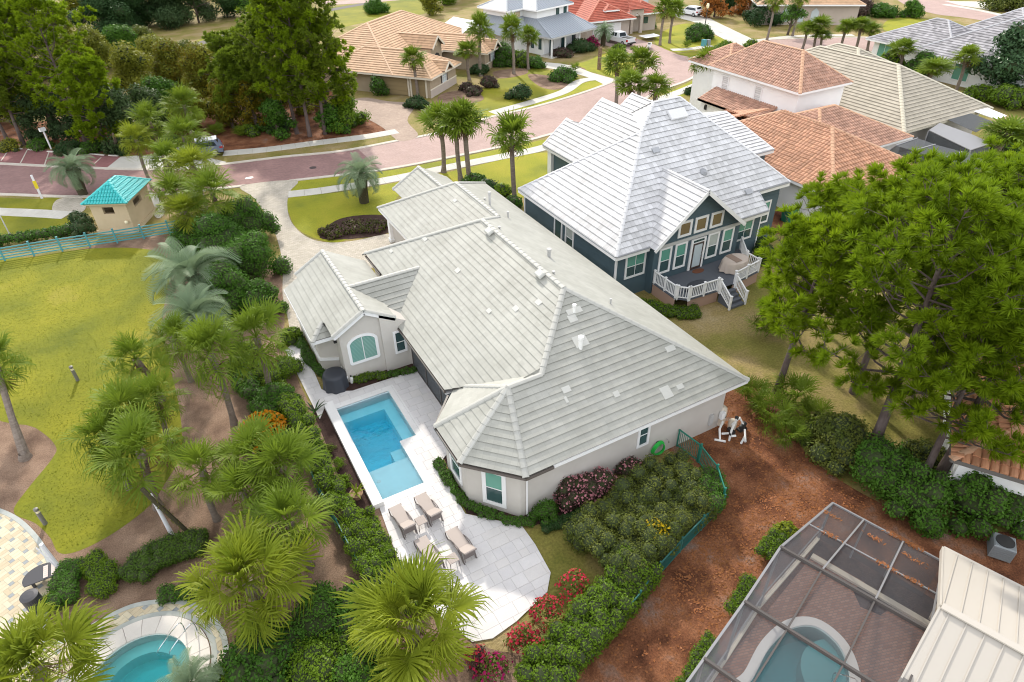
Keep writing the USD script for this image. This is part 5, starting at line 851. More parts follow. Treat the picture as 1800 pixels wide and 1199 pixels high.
for y0, y1 in ((3.3, 8.4), (.7, 2.7)): g_ = part(T, 'garage_door', F(bx(-.06, .0, y0, y1, 0.05, 2.2)), 'garage_tan'); part(g_, 'door_frame', F(join([bx(-.12, -.01, y0 - .22, y0 - .02, 0, 2.45), bx(-.12, -.01, y1 + .02, y1 + .22, 0, 2.45), bx(-.12, -.01, y0 - .02, y1 + .02, 2.23, 2.45)])), 'trim_cream'); [part(g_, 'panel', F(bx(-.09, -.061, y0 + .1, y1 - .1, .12 + i * .53, .59 + i * .53)), 'garage_tan') for i in range(4)]
q_ = F((np.array([[4.0, 0, 1.15], [17.2, -1.3, .95]]), None))[0]
window(T, q_[0], A - PI / 2, 1.0, 1.4, .1, 'double', 'pane_frost', cols=2); window(T, q_[1], A - PI / 2, 1.1, 1.5, .1, 'double', 'pane_frost', cols=2)
part(T, 'shutter', F(join([bx(3.05, 3.32, -.05, 0, 1.1, 2.6), bx(4.68, 4.95, -.05, 0, 1.1, 2.6)])), 'shutter'); part(T, 'shutter', F(join([bx(16.1, 16.4, -1.36, -1.3, .9, 2.5), bx(18.0, 18.3, -1.36, -1.3, .9, 2.5)])), 'shutter')
# white house with grey metal roof
T = thing('metal_roofed_house', 'white two storey house with grey standing seam roof and veranda', 'house', (58, 96, 0)); A = math.radians(16); F = frame((57.3, 91.2), A)
part(T, 'wall', F(prism([(0.6, 2.2), (9.4, 2.2), (9.4, 14), (-2.5, 14), (-2.5, 6), (.6, 6)], 0, 3.3)), 'stucco_white'); part(T, 'wall', F(prism([(1.4, 4.5), (8.8, 4.5), (8.8, 13), (-2, 13), (-2, 7.5), (1.4, 7.5)], 3, 6.2)), 'stucco_white')
f1 = [[(-.4, -.4, 3.0), (10.4, -.4, 3.0), (8.8, 4.5, 4.9), (1.4, 4.5, 4.9)], [(-.4, -.4, 3.0), (1.4, 4.5, 4.9), (1.4, 7.5, 4.9), (-.4, 7.0, 3.0)], [(-4.2, 5, 3.0), (-2, 7.5, 5.2), (-2, 13, 5.2), (-4.2, 16.5, 3.0)], [(-4.2, 5, 3.0), (.5, 5, 3.0), (1.4, 7.5, 5.0), (-2, 7.5, 5.0)], [(10.4, -.4, 3.0), (8.8, 4.5, 4.9), (8.8, 12, 4.9), (10.4, 13, 3.0)], [(-8, 12, 3.0), (-4, 12, 4.4), (-4, 18, 4.4), (-8, 18, 3.0)]]
roof(T, F, f1, [((-.4, -.4, 3.0), (1.4, 4.5, 4.9)), ((10.4, -.4, 3.0), (8.8, 4.5, 4.9)), ((-4.2, 5, 3), (-2, 7.5, 5.2))], 'seam', 'roof_metal', 'roof_metal', limit=90, w=.5, eaves=[[(-.4, -.4, 3.0), (10.4, -.4, 3.0)], [(-.4, -.4, 3), (-.4, 7, 3)]])
hips(T, F, [(.8, 9.4, 3.9, 13.6, 6.2, .5), (-2.7, 5, 6.9, 13.6, 6.2, .5)], 'seam', 'roof_metal', 'roof_metal', limit=60, w=.5)
for x in (.1, 3.2, 6.6, 10.0): part(T, 'veranda_post', F(bx(x - .1, x + .1, .0, .2, 0, 2.9)), 'trim_white')
part(T, 'veranda_floor', F(bx(-.2, 10.2, -.2, 2.2, 0, .18)), 'concrete')
for x in (2.2, 5.0, 7.6): part(T, 'window', F(bx(x - .45, x + .45, 2.12, 2.2, .5 if x != 2.2 else .2, 2.4)), 'pane_dark'); part(T, 'window_trim', F(join([bx(x - .6, x - .46, 2.1, 2.2, .2, 2.55), bx(x + .46, x + .6, 2.1, 2.2, .2, 2.55), bx(x - .46, x + .46, 2.1, 2.2, 2.41, 2.55)])), 'trim_white')
for x in (6.2, 8.0): part(T, 'window', F(bx(x - .35, x + .35, 4.42, 4.5, 4.6, 5.9)), 'pane_dark')
part(T, 'louvre_window', F(bx(-.5, .7, 7.42, 7.5, 4.6, 5.7)), 'louvre'); [part(T, 'window', F(bx(.52, .6, y - .3, y + .3, .8, 2.4)), 'pane_dark') for y in (3.0, 4.6)]
# red roofed house
T = thing('red_roofed_house', 'house with red tile roof and a white double garage door', 'house', (76, 100, 0)); A = math.radians(-8); F = frame((68.6, 98.3), A)
part(T, 'wall', F(prism([(0, 0), (8.0, 0), (8.0, 3), (15, 3), (15, 13), (-3, 13), (-3, 5), (0, 5)], 0, 2.95)), 'stucco_pink'); hips(T, F, [(-.6, 8.8, -.8, 12, 3.0, .5), (-4, 15.8, 4, 14, 3.0, .5), (9.8, 16, 1.8, 9, 3.0, .5)], 'flat', 'roof_red', 'cap_red', .42, 120)
g_ = part(T, 'garage_door', F(bx(1.2, 6.4, -.06, 0, 0.05, 2.4)), 'trim_white'); [part(g_, 'panel', F(bx(1.3, 6.3, -.08, -.061, .12 + i * .57, .62 + i * .57)), 'trim_white') for i in range(4)]
hips(T, F, [(3.6, 6.4, .8, 5, 4.2, .45)], 'flat', 'roof_red', 'cap_red', .4, 10); part(T, 'dormer', F(bx(4.0, 6.0, 1.2, 4, 3.2, 4.2)), 'stucco_white'); part(T, 'window', F(bx(4.4, 5.6, 1.12, 1.2, 3.7, 4.1)), 'pane_frost'); part(T, 'entry_arch', ey2 := F(extrude_y([(9.2, 0), (9.7, 0), (9.7, 2.6), (10.4, 3.2), (11.1, 2.6), (11.1, 0), (11.6, 0), (11.6, 3.9), (9.2, 3.9)], 1.6, 2.2)), 'stucco_pink'); roof(T, F, [[(8.6, 1.2, 3.9), (12.2, 1.2, 3.9), (11.2, 4, 5.0), (9.6, 4, 5.0)]], [], 'flat', 'roof_red', 'cap_red', .4, 10); part(T, 'window', F(bx(12.6, 13.4, 2.92, 3.0, 1.2, 2.2)), 'pane_dark')
# far houses
T = thing('arched_window_house', 'far pale house with arched windows behind a row of palms', 'house', (108, 88, 0)); A = math.radians(-35); F = frame((101.5, 92.0), A)
part(T, 'wall', F(prism([(0, 0), (17, 0), (17, 12), (0, 12)], 0, 3.4)), 'stucco_pink'); hips(T, F, [(-.7, 17.7, -.7, 12.7, 3.4, .5)], 'flat', 'roof_tan', 'cap_tan', .5, 60); [part(T, 'arched_window', F(extrude_y([(x, .5), (x + 1.3, .5), (x + 1.3, 2.2), (x + .65, 2.8), (x, 2.2)], -.08, 0)), 'pane_frost') for x in (4, 6.5, 9)]
T = thing('pale_far_house', 'far cream house with tall window beside the white car', 'house', (96, 112, 0)); F = frame((88.5, 113.5), math.radians(-20)); part(T, 'wall', F(prism([(0, 0), (10, 0), (10, 8), (0, 8)], 0, 6)), 'stucco_shed'); part(T, 'window', F(bx(2.0, 4.2, -.08, 0, .6, 3.4)), 'pane_frost'); hips(T, F, [(-.6, 10.6, -.6, 8.6, 6, .45)], 'flat', 'roof_shingle', 'cap_shingle', .5, 30)
T = thing('brown_far_house', 'far house under a brown roof at the top right corner', 'house', (140, 85, 0)); F = frame((124, 104), math.radians(-30)); part(T, 'wall', F(prism([(0, 0), (16, 0), (16, 10), (0, 10)], 0, 3)), 'stucco_pink'); hips(T, F, [(-.6, 16.6, -.6, 10.6, 3, .5)], 'flat', 'roof_tan', 'cap_tan', .5, 30)
# clay-tiled house on the right
T = thing('clay_tiled_house', 'white walled house with orange barrel tiles beside the pines', 'house', (32, 7, 0)); ang = math.atan2(-.85, .53); F = frame((26.9, 8.6), ang)
part(T, 'wall', F(prism([(.5, .5), (13, .5), (13, 12), (.5, 12)], 0, 3.0)), 'stucco_white'); hips(T, F, [(0, 13.5, 0, 13, 3.05, .42)], 'barrel', 'roof_clay', 'cap_terra', limit=150, fas='deck_dark', w=.36, expo=.45, amp=.10)
# ================================================================== SCREEN CAGES AND THE METAL ROOF
T = thing('cream_metal_house', 'cream standing seam roof at the bottom right corner', 'house', (18, 3, 0)); ang = math.atan2(-.95, .32); F = frame((17.98, 3.94), ang)
r1 = [(-.05, 0, 5.0), (14, 0, 5.0), (14, 4.6, 3.0), (-.5, 4.6, 3.0)]; r2 = [(-.05, 0, 5.0), (14, 0, 5.0), (14, -6.5, 2.2), (-.3, -6.5, 2.2)]
roof(T, F, [r1, r2], [((-.05, 0, 5.02), (14, 0, 5.02))], 'seam', 'metal_cream', 'metal_cream', limit=290, w=.52, eaves=None); part(T, 'barge_board', join([F(beam((-.08, 0, 4.9), (-.53, 4.6, 2.9), .06, .25)), F(beam((-.08, 0, 4.9), (-.33, -6.5, 2.1), .06, .25))]), 'metal_cream')
part(T, 'gutter', F(beam((-.5, 4.65, 2.93), (14, 4.65, 2.93), .14, .14)), 'metal_cream'); part(T, 'wall', F(prism([(1.6, -4), (13, -4), (13, 4.1), (1.6, 4.1)], 0, 2.9)), 'trim_cream'); part(T, 'porch_post', F(join([bx(.2, .6, 3.6, 4.0, 0, 3.0)])), 'trim_cream'); part(T, 'porch_post', F(join([bx(.2, .6, .3, .7, 0, 4.0)])), 'trim_cream'); part(T, 'porch_beam', F(join([bx(.2, .6, .71, 3.59, 2.4, 2.75)])), 'trim_cream'); part(T, 'roof_vent', F(tube([(3.2, 3.7, 3.3), (3.2, 3.7, 3.95)], .14, 10)), 'trim_white')
CG = thing('pool_screen_cage', 'grey aluminium screen cage over the brick pool deck at the bottom right', 'screen enclosure', (16, 6, 0))
T_ = [np.array([20.75, 9.75, 2.5]), np.array([15.95, 8.64, 4.0]), np.array([13.13, 7.66, 4.0]), np.array([10.52, 6.82, 4.0]), np.array([7.9, 5.98, 4.0])]
E_ = [G(1658, 988, 2.5), G(1634, 1110, 4.0)]; E_ += [E_[1] + (T_[2] - T_[1]), E_[1] + (T_[3] - T_[1]), E_[1] + (T_[4] - T_[1])]
for i in range(5): part(CG, 'beam', beam(T_[i], E_[i], .09 if i else .06, .16 if i else .08), 'bronze' if i else 'alu_grey')
pf = (0.0, .30, .66, 1.0); row = lambda i, f: T_[i] * (1 - f) + E_[i] * f
for i in range(4):
    for k_, f in enumerate(pf): part(CG, 'purlin', beam(row(i, f), row(i + 1, f), .06 if k_ else .08, .07), 'alu_grey' if k_ == 0 or i == 0 else 'bronze')
    for a, b in zip(pf[:-1], pf[1:]):
        V = np.array([row(i, a), row(i, b), row(i + 1, b), row(i + 1, a)]); V = V - [0, 0, .05]; part(CG, 'roof_screen', (V, np.array([[0, 1, 2], [0, 2, 3]])), 'screen')
mid0, mid1 = (T_[0] + T_[1]) / 2, (E_[0] + E_[1]) / 2; part(CG, 'purlin', beam(mid0, mid1, .05, .05), 'alu_grey')
base = lambda p: np.array([p[0], p[1], 0.12])
for i in range(4):
    part(CG, 'wall_screen', (np.array([base(T_[i]), base(T_[i + 1]), T_[i + 1], T_[i]]), np.array([[0, 1, 2], [0, 2, 3]])), 'screen_wall'); part(CG, 'post', beam(base(T_[i]) - [0, 0, .1], T_[i], .08, .08, (1, 0, 0)), 'alu_grey'); part(CG, 'rail', beam(base(T_[i]) + [0, 0, .8], base(T_[i + 1]) + [0, 0, .8], .05, .05), 'alu_grey'); part(CG, 'base_curb', beam(base(T_[i]) - [0, 0, .04], base(T_[i + 1]) - [0, 0, .04], .16, .16), 'trim_cream')
part(CG, 'wall_screen', (np.array([base(T_[0]), base(E_[0]), E_[0], T_[0]]), np.array([[0, 1, 2], [0, 2, 3]])), 'screen')
for f in (.33, .66): part(CG, 'post', beam(base(row(0, f)) - [0, 0, .1], row(0, f), .06, .06, (1, 0, 0)), 'alu_grey')
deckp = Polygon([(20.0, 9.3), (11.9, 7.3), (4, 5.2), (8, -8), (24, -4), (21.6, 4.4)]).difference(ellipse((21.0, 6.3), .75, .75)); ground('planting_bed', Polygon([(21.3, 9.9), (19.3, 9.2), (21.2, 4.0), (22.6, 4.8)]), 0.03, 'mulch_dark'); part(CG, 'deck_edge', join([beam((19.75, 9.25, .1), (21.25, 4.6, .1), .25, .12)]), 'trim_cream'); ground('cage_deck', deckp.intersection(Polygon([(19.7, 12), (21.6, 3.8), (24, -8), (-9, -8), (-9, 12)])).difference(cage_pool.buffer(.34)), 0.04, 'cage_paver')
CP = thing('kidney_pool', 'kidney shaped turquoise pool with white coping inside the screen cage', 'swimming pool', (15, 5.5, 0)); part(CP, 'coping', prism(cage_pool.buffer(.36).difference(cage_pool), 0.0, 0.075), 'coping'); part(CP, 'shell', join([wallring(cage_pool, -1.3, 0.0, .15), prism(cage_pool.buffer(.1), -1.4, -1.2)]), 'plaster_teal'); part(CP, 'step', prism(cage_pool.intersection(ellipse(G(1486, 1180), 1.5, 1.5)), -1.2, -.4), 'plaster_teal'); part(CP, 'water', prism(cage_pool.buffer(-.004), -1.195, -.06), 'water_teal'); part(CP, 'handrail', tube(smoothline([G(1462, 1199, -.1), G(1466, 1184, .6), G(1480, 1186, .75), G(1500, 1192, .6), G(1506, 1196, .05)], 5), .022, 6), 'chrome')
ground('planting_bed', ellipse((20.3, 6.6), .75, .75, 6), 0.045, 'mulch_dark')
def mesh_quad(*p): V = np.array(p, float); return V, np.array([[0, i, i + 1] for i in range(1, len(V) - 1)])
C1 = thing('dark_screen_cage', 'dark screen cage with pale frame behind the salmon tile house', 'screen enclosure', (60, 32, 0))
b_ = [((1556, 270), (1575, 256), (1613, 243)), ((1588, 284), (1605, 265), (1644, 254)), ((1632, 296), (1650, 280), (1692, 267)), ((1690, 300), (1706, 290), (1745, 280))]; bw = [(G(*a, 2.2), G(*b, 3.4), G(*c, 3.4)) for a, b, c in b_]
for a, b, c in bw: part(C1, 'beam', join([beam(a, b, .1, .1), beam(b, c, .1, .1), beam(np.array([a[0], a[1], 0]), a, .09, .09, (1, 0, 0)), beam(np.array([c[0], c[1], 0]), c, .09, .09, (1, 0, 0))]), 'alu_grey')
for i in range(3): p, q = bw[i], bw[i + 1]; part(C1, 'screen_panel', mesh_quad(p[0], q[0], q[1], p[1]), 'screen_far'); part(C1, 'screen_panel', mesh_quad(p[1], q[1], q[2], p[2]), 'screen_far'); part(C1, 'screen_panel', mesh_quad([*p[0][:2], 0], [*q[0][:2], 0], q[0], p[0]), 'screen_far')
C2 = thing('porch_roof', 'flat grey porch roof and dark screens below the beige tile roof', 'porch', (69, 35, 0)); q = [G2(*p, 3.0) for p in ((1633, 229), (1652, 216), (1712, 238), (1742, 252), (1706, 264))]; part(C2, 'roof_sheet', prism(q, 2.94, 3.02), 'alu_grey'); part(C2, 'screen_panel', prism([G2(*p, 3.1) for p in ((1662, 208), (1700, 196), (1748, 214), (1716, 232))], 3.05, 3.07), 'screen_far'); part(C2, 'eave_sheet', prism([G2(*p, 3.1) for p in ((1712, 196), (1736, 190), (1770, 204), (1750, 210))], 3.08, 3.14), 'trim_white')
for p in q: part(C2, 'post', bx(p[0] - .06, p[0] + .06, p[1] - .06, p[1] + .06, 0, 2.94), 'alu_grey')
for i in range(5): part(C2, 'screen_panel', mesh_quad([*q[i], .05], [*q[(i + 1) % 5], .05], [*q[(i + 1) % 5], 2.9], [*q[i], 2.9]), 'screen_far')
# ================================================================== OBJECTS
# guard house
T = thing('guard_house', 'small tan gatehouse with a turquoise tile roof behind the teal fence', 'gatehouse', (-4.2, 62.3, 0)); F = frame((-6.8, 60.8), math.radians(-27.0))
wp = [(.35, .35), (3.3, .35), (3.3, 4.55), (.35, 4.55)]
wall_ = Polygon(wp).difference(sbox(.6, .6, 3.05, 4.3))
part(T, 'wall', F(prism(wall_, 0, 1.75)), 'stucco_shed'); part(T, 'wall', F(prism(unary_union([sbox(.35, .35, 1.3, .6), sbox(2.2, .35, 3.3, .6), sbox(.35, 4.3, 3.3, 4.55), sbox(3.05, .6, 3.3, 1.6), sbox(3.05, 3.1, 3.3, 4.3), sbox(.35, .6, .6, 1.6), sbox(.35, 3.1, .6, 4.3)]), 1.75, 2.35)), 'stucco_shed'); part(T, 'wall', F(prism(wall_, 2.35, 2.78)), 'stucco_shed'); part(T, 'plinth', F(prism(Polygon(wp).buffer(.14, join_style=2).difference(Polygon(wp)), 0, .35)), 'stucco_shed'); part(T, 'floor', F(prism(sbox(.6, .6, 3.05, 4.3), 0, .1)), 'deck_dark'); part(T, 'eave_box', F(bx(.1, 3.56, .1, 4.8, 2.62, 2.8)), 'stucco_shed')
f, l, c = hip(0, 3.66, 0, 4.9, 2.82, .62); it = []
for P in f: it += barrels(fpt(F, P), 'roof_teal', w=.24, expo=.36, amp=.05)
pieces(T, 'roof_tile', it, 300); part(T, 'roof_boarding', join([underlay(fpt(F, P)) for P in f]), 'roof_teal')
for a, b in l: part(T, 'ridge_cap', join(ridge_tiles(*fpt(F, [a, b]), .26, .4, .09)), 'roof_teal')
part(T, 'wall_globe', revolve([(0, .9), (.13, .98), (.15, 1.1), (.08, 1.2), (0, 1.22)], 10, (*F((np.array([[2.95, .15, 0]]), None))[0][0][:2], 0.0)), 'lamp_glass')
# fences
def rail_fence(name, label, pts, h, rails, pm, post_w=.12, step=None, group=None, pick=None, rail_h=.09):
    pts = [np.array(p, float) for p in pts]; c = np.mean(pts, 0); t = thing(name, label, 'fence', (*c[:2], 0), group)
    ln = LineString([tuple(p[:2]) for p in pts]); n = max(1, int(round(ln.length / step))); P = [np.array([*ln.interpolate(i * ln.length / n).coords[0], 0]) for i in range(n + 1)]
    for p in P: part(t, 'post', join([bx(p[0] - post_w / 2, p[0] + post_w / 2, p[1] - post_w / 2, p[1] + post_w / 2, 0, h + .06), bx(p[0] - post_w * .65, p[0] + post_w * .65, p[1] - post_w * .65, p[1] + post_w * .65, h + .06, h + .1)]), pm)
    for a, b in zip(P[:-1], P[1:]):
        d = (b - a) / np.linalg.norm(b - a) * post_w * .5
        for z in rails: part(t, 'rail', beam(a + d + [0, 0, z], b - d + [0, 0, z], .05, rail_h), pm)
        if pick: m = int(np.linalg.norm(b - a) / pick); part(t, 'picket_panel', join([beam(a + (b - a) * (i / m) + [0, 0, .06], a + (b - a) * (i / m) + [0, 0, rails[-1] - .02], .022, .022, (1, 0, 0)) for i in range(1, m)]), pm)
    return t
rail_fence('park_fence', 'long teal wooden rail fence along the top of the park lawn', [G2(*p) for p in ((-95, 474), (0, 460), (95, 444), (196, 429), (290, 414), (345, 404))], 1.2, (.18, .40, .62, .84, 1.08), 'teal_paint', step=2.1)
rail_fence('garden_fence', 'green metal picket fence between the flower hedge and the pine straw', [(18.2, 13.15), (15.6, 12.5), (13.4, 11.86), (11.9, 11.2), (10.2, 10.65), (8.3, 10.15), (6.8, 9.8)], 1.0, (.10, .94), 'fence_green', .06, 1.8, pick=.085, rail_h=.05)
rail_fence('garden_fence', 'green metal picket fence hidden in the hedge left of the patio', [(2.0, 27.5), (1.83, 24.0), (2.05, 20.7), (2.2, 18.2), (2.4, 15.8)], 1.0, (.10, .94), 'fence_green', .06, 1.8, pick=.085, rail_h=.05)
gt = thing('garden_gate', 'dark green metal gate standing open beside the house wall', 'gate', (19.1, 17.2, 0))
a, b = np.array([19.12, 17.42, 0]), np.array([19.3, 16.1, 0])
part(gt, 'gate_frame', join([beam(a + [0, 0, .12], b + [0, 0, .12], .05, .05), beam(a + [0, 0, 1.2], b + [0, 0, 1.2], .06, .06), beam(a, a + [0, 0, 1.23], .06, .06, (1, 0, 0)), beam(b, b + [0, 0, 1.23], .06, .06, (1, 0, 0))]), 'green_metal')
for i in range(1, 12): p = a + (b - a) * i / 12; part(gt, 'picket', beam(p + [0, 0, .15], p + [0, 0, 1.17], .022, .022, (1, 0, 0)), 'green_metal')
rail_fence('garden_fence', 'short green metal fence run joining the open gate to the hedge', [(19.3, 16.0), (19.0, 14.4), (18.3, 13.3)], 1.25, (.12, 1.18), 'green_metal', .07, 1.5, pick=.1, rail_h=.06)
# loungers and tables on the patio
lg = proto('lounger')
for sx in (-1, 1):
    x = sx * .31; part(lg, 'side_frame', join([tube(smoothline([(x, 1.0, .30), (x, .95, .10), (x, .80, .02), (x, .62, .16), (x, .35, .30), (x, -.15, .34), (x, -.45, .26), (x, -.62, .04), (x, -.80, .02)], 4), .026, 6), tube(smoothline([(x, .45, .30), (x, .1, .50), (x, -.25, .56), (x, -.5, .46), (x, -.72, .10)], 4), .024, 6)]), 'lounger_frame', world=False)
sl = lambda y0, z0, y1, z1: (np.array([[-.29, y0, z0], [.29, y0, z0], [.29, y1, z1], [-.29, y1, z1], [-.29, y0, z0 - .03], [.29, y0, z0 - .03], [.29, y1, z1 - .03], [-.29, y1, z1 - .03]]), np.array([[0, 1, 2], [0, 2, 3], [4, 6, 5], [4, 7, 6], [0, 5, 1], [0, 4, 5], [1, 6, 2], [1, 5, 6], [2, 7, 3], [2, 6, 7], [3, 4, 0], [3, 7, 4]]))
part(lg, 'seat', join([sl(-.12, .36, .55, .35), sl(.55, .35, .98, .33), sl(.98, .33, 1.05, .26)]), 'sling', world=False); bk = part(lg, 'backrest', join([sl(-.80, .78, -.14, .38), sl(-.86, .74, -.80, .78)]), 'sling', world=False); part(bk, 'back_frame', join([tube([(-.29, -.14, .34), (-.29, -.84, .74)], .024, 6), tube([(.29, -.14, .34), (.29, -.84, .74)], .024, 6), tube([(-.29, -.85, .745), (.29, -.85, .745)], .028, 6), tube([(-.25, -.62, .62), (-.25, -.76, .06)], .02, 5), tube([(.25, -.62, .62), (.25, -.76, .06)], .02, 5), beam((-.29, -.72, .40), (.29, -.72, .40), .02, .30)]), 'lounger_frame', world=False)
zt = .055
for p, a, lab in (((4.80, 19.80), .05, 'taupe sling lounger on the left of the first pair, nearest the pool corner'), ((6.12, 19.85), .06, 'taupe sling lounger on the right of the first pair, beside the house bed'), ((6.58, 17.25), .06, 'taupe sling lounger of the second pair with bare paving on its right'), ((5.15, 17.5), .06, 'taupe sling lounger partly hidden by the big golden palm')):
    place(lg, 'sun_lounger', lab, 'sun lounger', (*p, zt), 'sun loungers on the patio', a)
tb = proto('side_table'); part(tb, 'table_top', bevelbox(-.24, .24, -.24, .24, .40, .44, .015), 'sling', world=False)
for i in range(5): part(tb, 'slat', bx(-.22 + i * .09, -.15 + i * .09, -.23, .23, .44, .447), 'sling', world=False)
for sx in (-1, 1):
    for sy in (-1, 1): part(tb, 'leg', tube([(sx * .20, sy * .20, .40), (sx * .23, sy * .23, 0)], .022, 5), 'lounger_frame', world=False)
place(tb, 'side_table', 'small taupe side table between the two loungers near the pool', 'table', (5.48, 19.30, zt), 'patio side tables', .06); place(tb, 'side_table', 'small taupe side table between the two loungers near the golden palm', 'table', (5.88, 16.72, zt), 'patio side tables', .06)
# covered table by the pool
T = thing('covered_table', 'round patio set under a dark charcoal cover at the house corner', 'covered furniture', (5.05, 31.25, 0.05)); c0 = np.array([5.05, 31.2, 0])
aa = np.arange(40) * 2 * PI / 40; prof = [(0, 1.08), (.45, 1.09), (.62, 1.04), (.68, .9), (.70, .4), (.74, .06)]
V, Fc = revolve(prof, 40, c0); q = np.arctan2(V[:, 1] - c0[1], V[:, 0] - c0[0]); k = np.clip(1 - V[:, 2], 0, 1)[:, None]; V[:, :2] += (V[:, :2] - c0[:2]) * k * (0.07 * np.sin(q * 9) + .04 * np.sin(q * 4 + 1))[:, None]
part(T, 'cover', (V, Fc), 'black_cover', smooth=50); part(T, 'label', move(rot(bx(-.08, .08, -.03, .03, 0, .012), .4), (5.0, 31.2, 1.03)), 'trim_white'); part(T, 'strap', join([bx(5.55, 5.66, 31.0, 31.06, .5, .56), bx(4.62, 4.70, 30.72, 30.8, .3, .36)]), 'trim_grey')
T = thing('pool_heater', 'small white and black spray bottle stand beside the covered patio set', 'canister', (6.05, 31.35, .05)); part(T, 'body', revolve([(0, 0), (.1, 0), (.11, .3), (.08, .42), (0, .44)], 10, (5.95, 31.05, .06)), 'pvc'); part(T, 'cap', revolve([(0, .44), (.05, .44), (.05, .52), (0, .53)], 8, (5.95, 31.05, .06)), 'black')
# things on the deck
T = thing('covered_dining_set', 'oval garden table set under a beige and brown cover on the deck', 'covered furniture', (34.0, 28.75, .9)); V, Fc = revolve([(0, .86), (.55, .86), (.78, .82), (.86, .70), (.9, .4), (.96, .06)], 44); q = np.arctan2(V[:, 1], V[:, 0]); k = np.clip(.86 - V[:, 2], 0, 1)[:, None]; V[:, :2] *= 1 + k * (.08 * np.sin(q * 11) + .05 * np.sin(q * 5))[:, None]; V[:, 0] *= 1.25; V[:, 1] *= .85; o_ = np.array([33.75, 28.55, .9])
part(T, 'cover', (V + o_, Fc), 'cover_tan', smooth=60); part(T, 'cover_panel', join([beam(o_ + [-.18, -.55, .875], o_ + [-.18, .55, .875], .55, .02)]), 'cover_brown')
T = thing('covered_grill', 'low black covered fire table on the deck beside the front railing', 'covered furniture', (29.6, 27.75, .9)); V, Fc = revolve([(0, .5), (.5, .5), (.62, .45), (.66, .1), (.68, 0.01)], 28); V[:, 0] *= 1.35; V[:, 1] *= .62; part(T, 'cover', (V + [29.5, 27.75, .9], Fc), 'black_cover', smooth=50)
solo('door_mat', join([prism(ellipse((31.3, 29.55), .5, .28), .9, .915)]), 'mat_brown', 'brown half round door mat at the deck door', 'door mat')
# bin, hose, pool equipment
T = thing('wheelie_bin', 'dark green lidded waste bin by the blue house wall', 'waste bin', (44.5, 33.1, 0)); part(T, 'body', (lambda m: (np.column_stack([44.5 + (m[0][:, 0]) * (.72 + .28 * m[0][:, 2]), 33.1 + m[0][:, 1] * (.72 + .28 * m[0][:, 2]), m[0][:, 2]]), m[1]))(bx(-.55, .55, -.42, .42, 0.05, 1.0)), 'bin_green'); part(T, 'lid', bevelbox(43.9, 45.1, 32.62, 33.58, 1.0, 1.14, .05), 'bin_green'); part(T, 'wheel', join([tube([(44.1, 33.5, .12), (44.2, 33.5, .12)], .12, 10), tube([(44.8, 33.5, .12), (44.9, 33.5, .12)], .12, 10)]), 'tyre'); part(T, 'label', bx(44.35, 44.6, 33.0, 33.12, 1.14, 1.145), 'trim_white')
T = thing('garden_hose', 'bright green garden hose coiled on a wall holder', 'hose', (17.75, 17.4, 0)); 
for i in range(4): aa = np.linspace(0, 2 * PI, 26); part(T, 'coil', tube(np.column_stack([17.75 + (.40 - .02 * i) * np.cos(aa), np.full(26, 17.40 - .045 * i) + .03 * np.sin(aa * 2), .62 + (.42 - .02 * i) * np.sin(aa)]), .028, 6, cap=False), 'hose_green')
part(T, 'hanger', join([bx(17.68, 17.82, 17.3, 17.5, .85, 1.0)]), 'steel_dark'); part(T, 'tap', tube([(18.35, 17.48, .9), (18.35, 17.3, .9), (18.35, 17.28, .78)], .025, 6), 'chrome')
T = thing('pool_equipment', 'cream filter tank with pump and white pipes at the house corner', 'pool equipment', (22.3, 16.9, 0))
part(T, 'filter_tank', revolve([(0, 0.05), (.28, .05), (.31, .15), (.31, .95), (.28, 1.12), (.15, 1.25), (0, 1.28)], 18, (22.25, 17.65, 0)), 'tank', smooth=40); part(T, 'tank_band', tube([(22.25, 17.65, .62), (22.25, 17.65, .68)], .325, 18), 'black'); part(T, 'filter_tank', revolve([(0, .05), (.22, .05), (.23, .5), (.15, .62), (0, .65)], 14, (22.55, 17.0, 0)), 'tank', smooth=40)
part(T, 'pump', join([tube([(22.75, 16.55, .28), (23.2, 16.75, .28)], .14, 10), bx(22.7, 23.2, 16.5, 16.8, .02, .14)]), 'black'); part(T, 'pump', join([tube([(22.2, 16.5, .25), (22.2, 16.9, .25)], .12, 10)]), 'black')
for pp in ([(21.75, 16.35, .05), (21.75, 16.35, .75), (22.6, 16.85, .85), (22.6, 16.85, .4)], [(21.35, 16.6, .05), (21.5, 16.9, .55), (22.0, 17.2, .6)], [(21.5, 16.35, .1), (21.1, 16.75, .1)], [(22.0, 16.2, .4), (21.78, 16.3, .4)], [(22.2, 16.75, .65), (22.9, 16.9, .7), (23.0, 16.6, .3)], [(22.1, 15.85, .1), (22.7, 16.15, .1)], [(22.35, 15.8, .12), (22.8, 16.35, .35)], [(21.55, 16.75, .3), (21.9, 16.6, .3)]): part(T, 'pipe', tube(pp, .06, 7), 'pvc')
part(T, 'control_box', bx(21.9, 22.15, 17.25, 17.45, .7, 1.15), 'trim_white'); part(T, 'valve', join([bx(22.5, 22.62, 16.75, 16.9, .82, 1.0), bx(21.7, 21.82, 16.3, 16.42, .45, .6)]), 'black')
T = thing('air_conditioner', 'grey outdoor air conditioning unit by the white wall', 'air conditioner', (27.1, 5.35, 0)); F2 = frame((26.95, 5.35), -1.0); part(T, 'casing', F2(bevelbox(-.42, .42, -.42, .42, .05, .85, .05)), 'ac_grey'); part(T, 'fan_grille', F2(revolve([(.36, .85), (.36, .88), (.05, .90), (0, .90)], 18)), 'black')
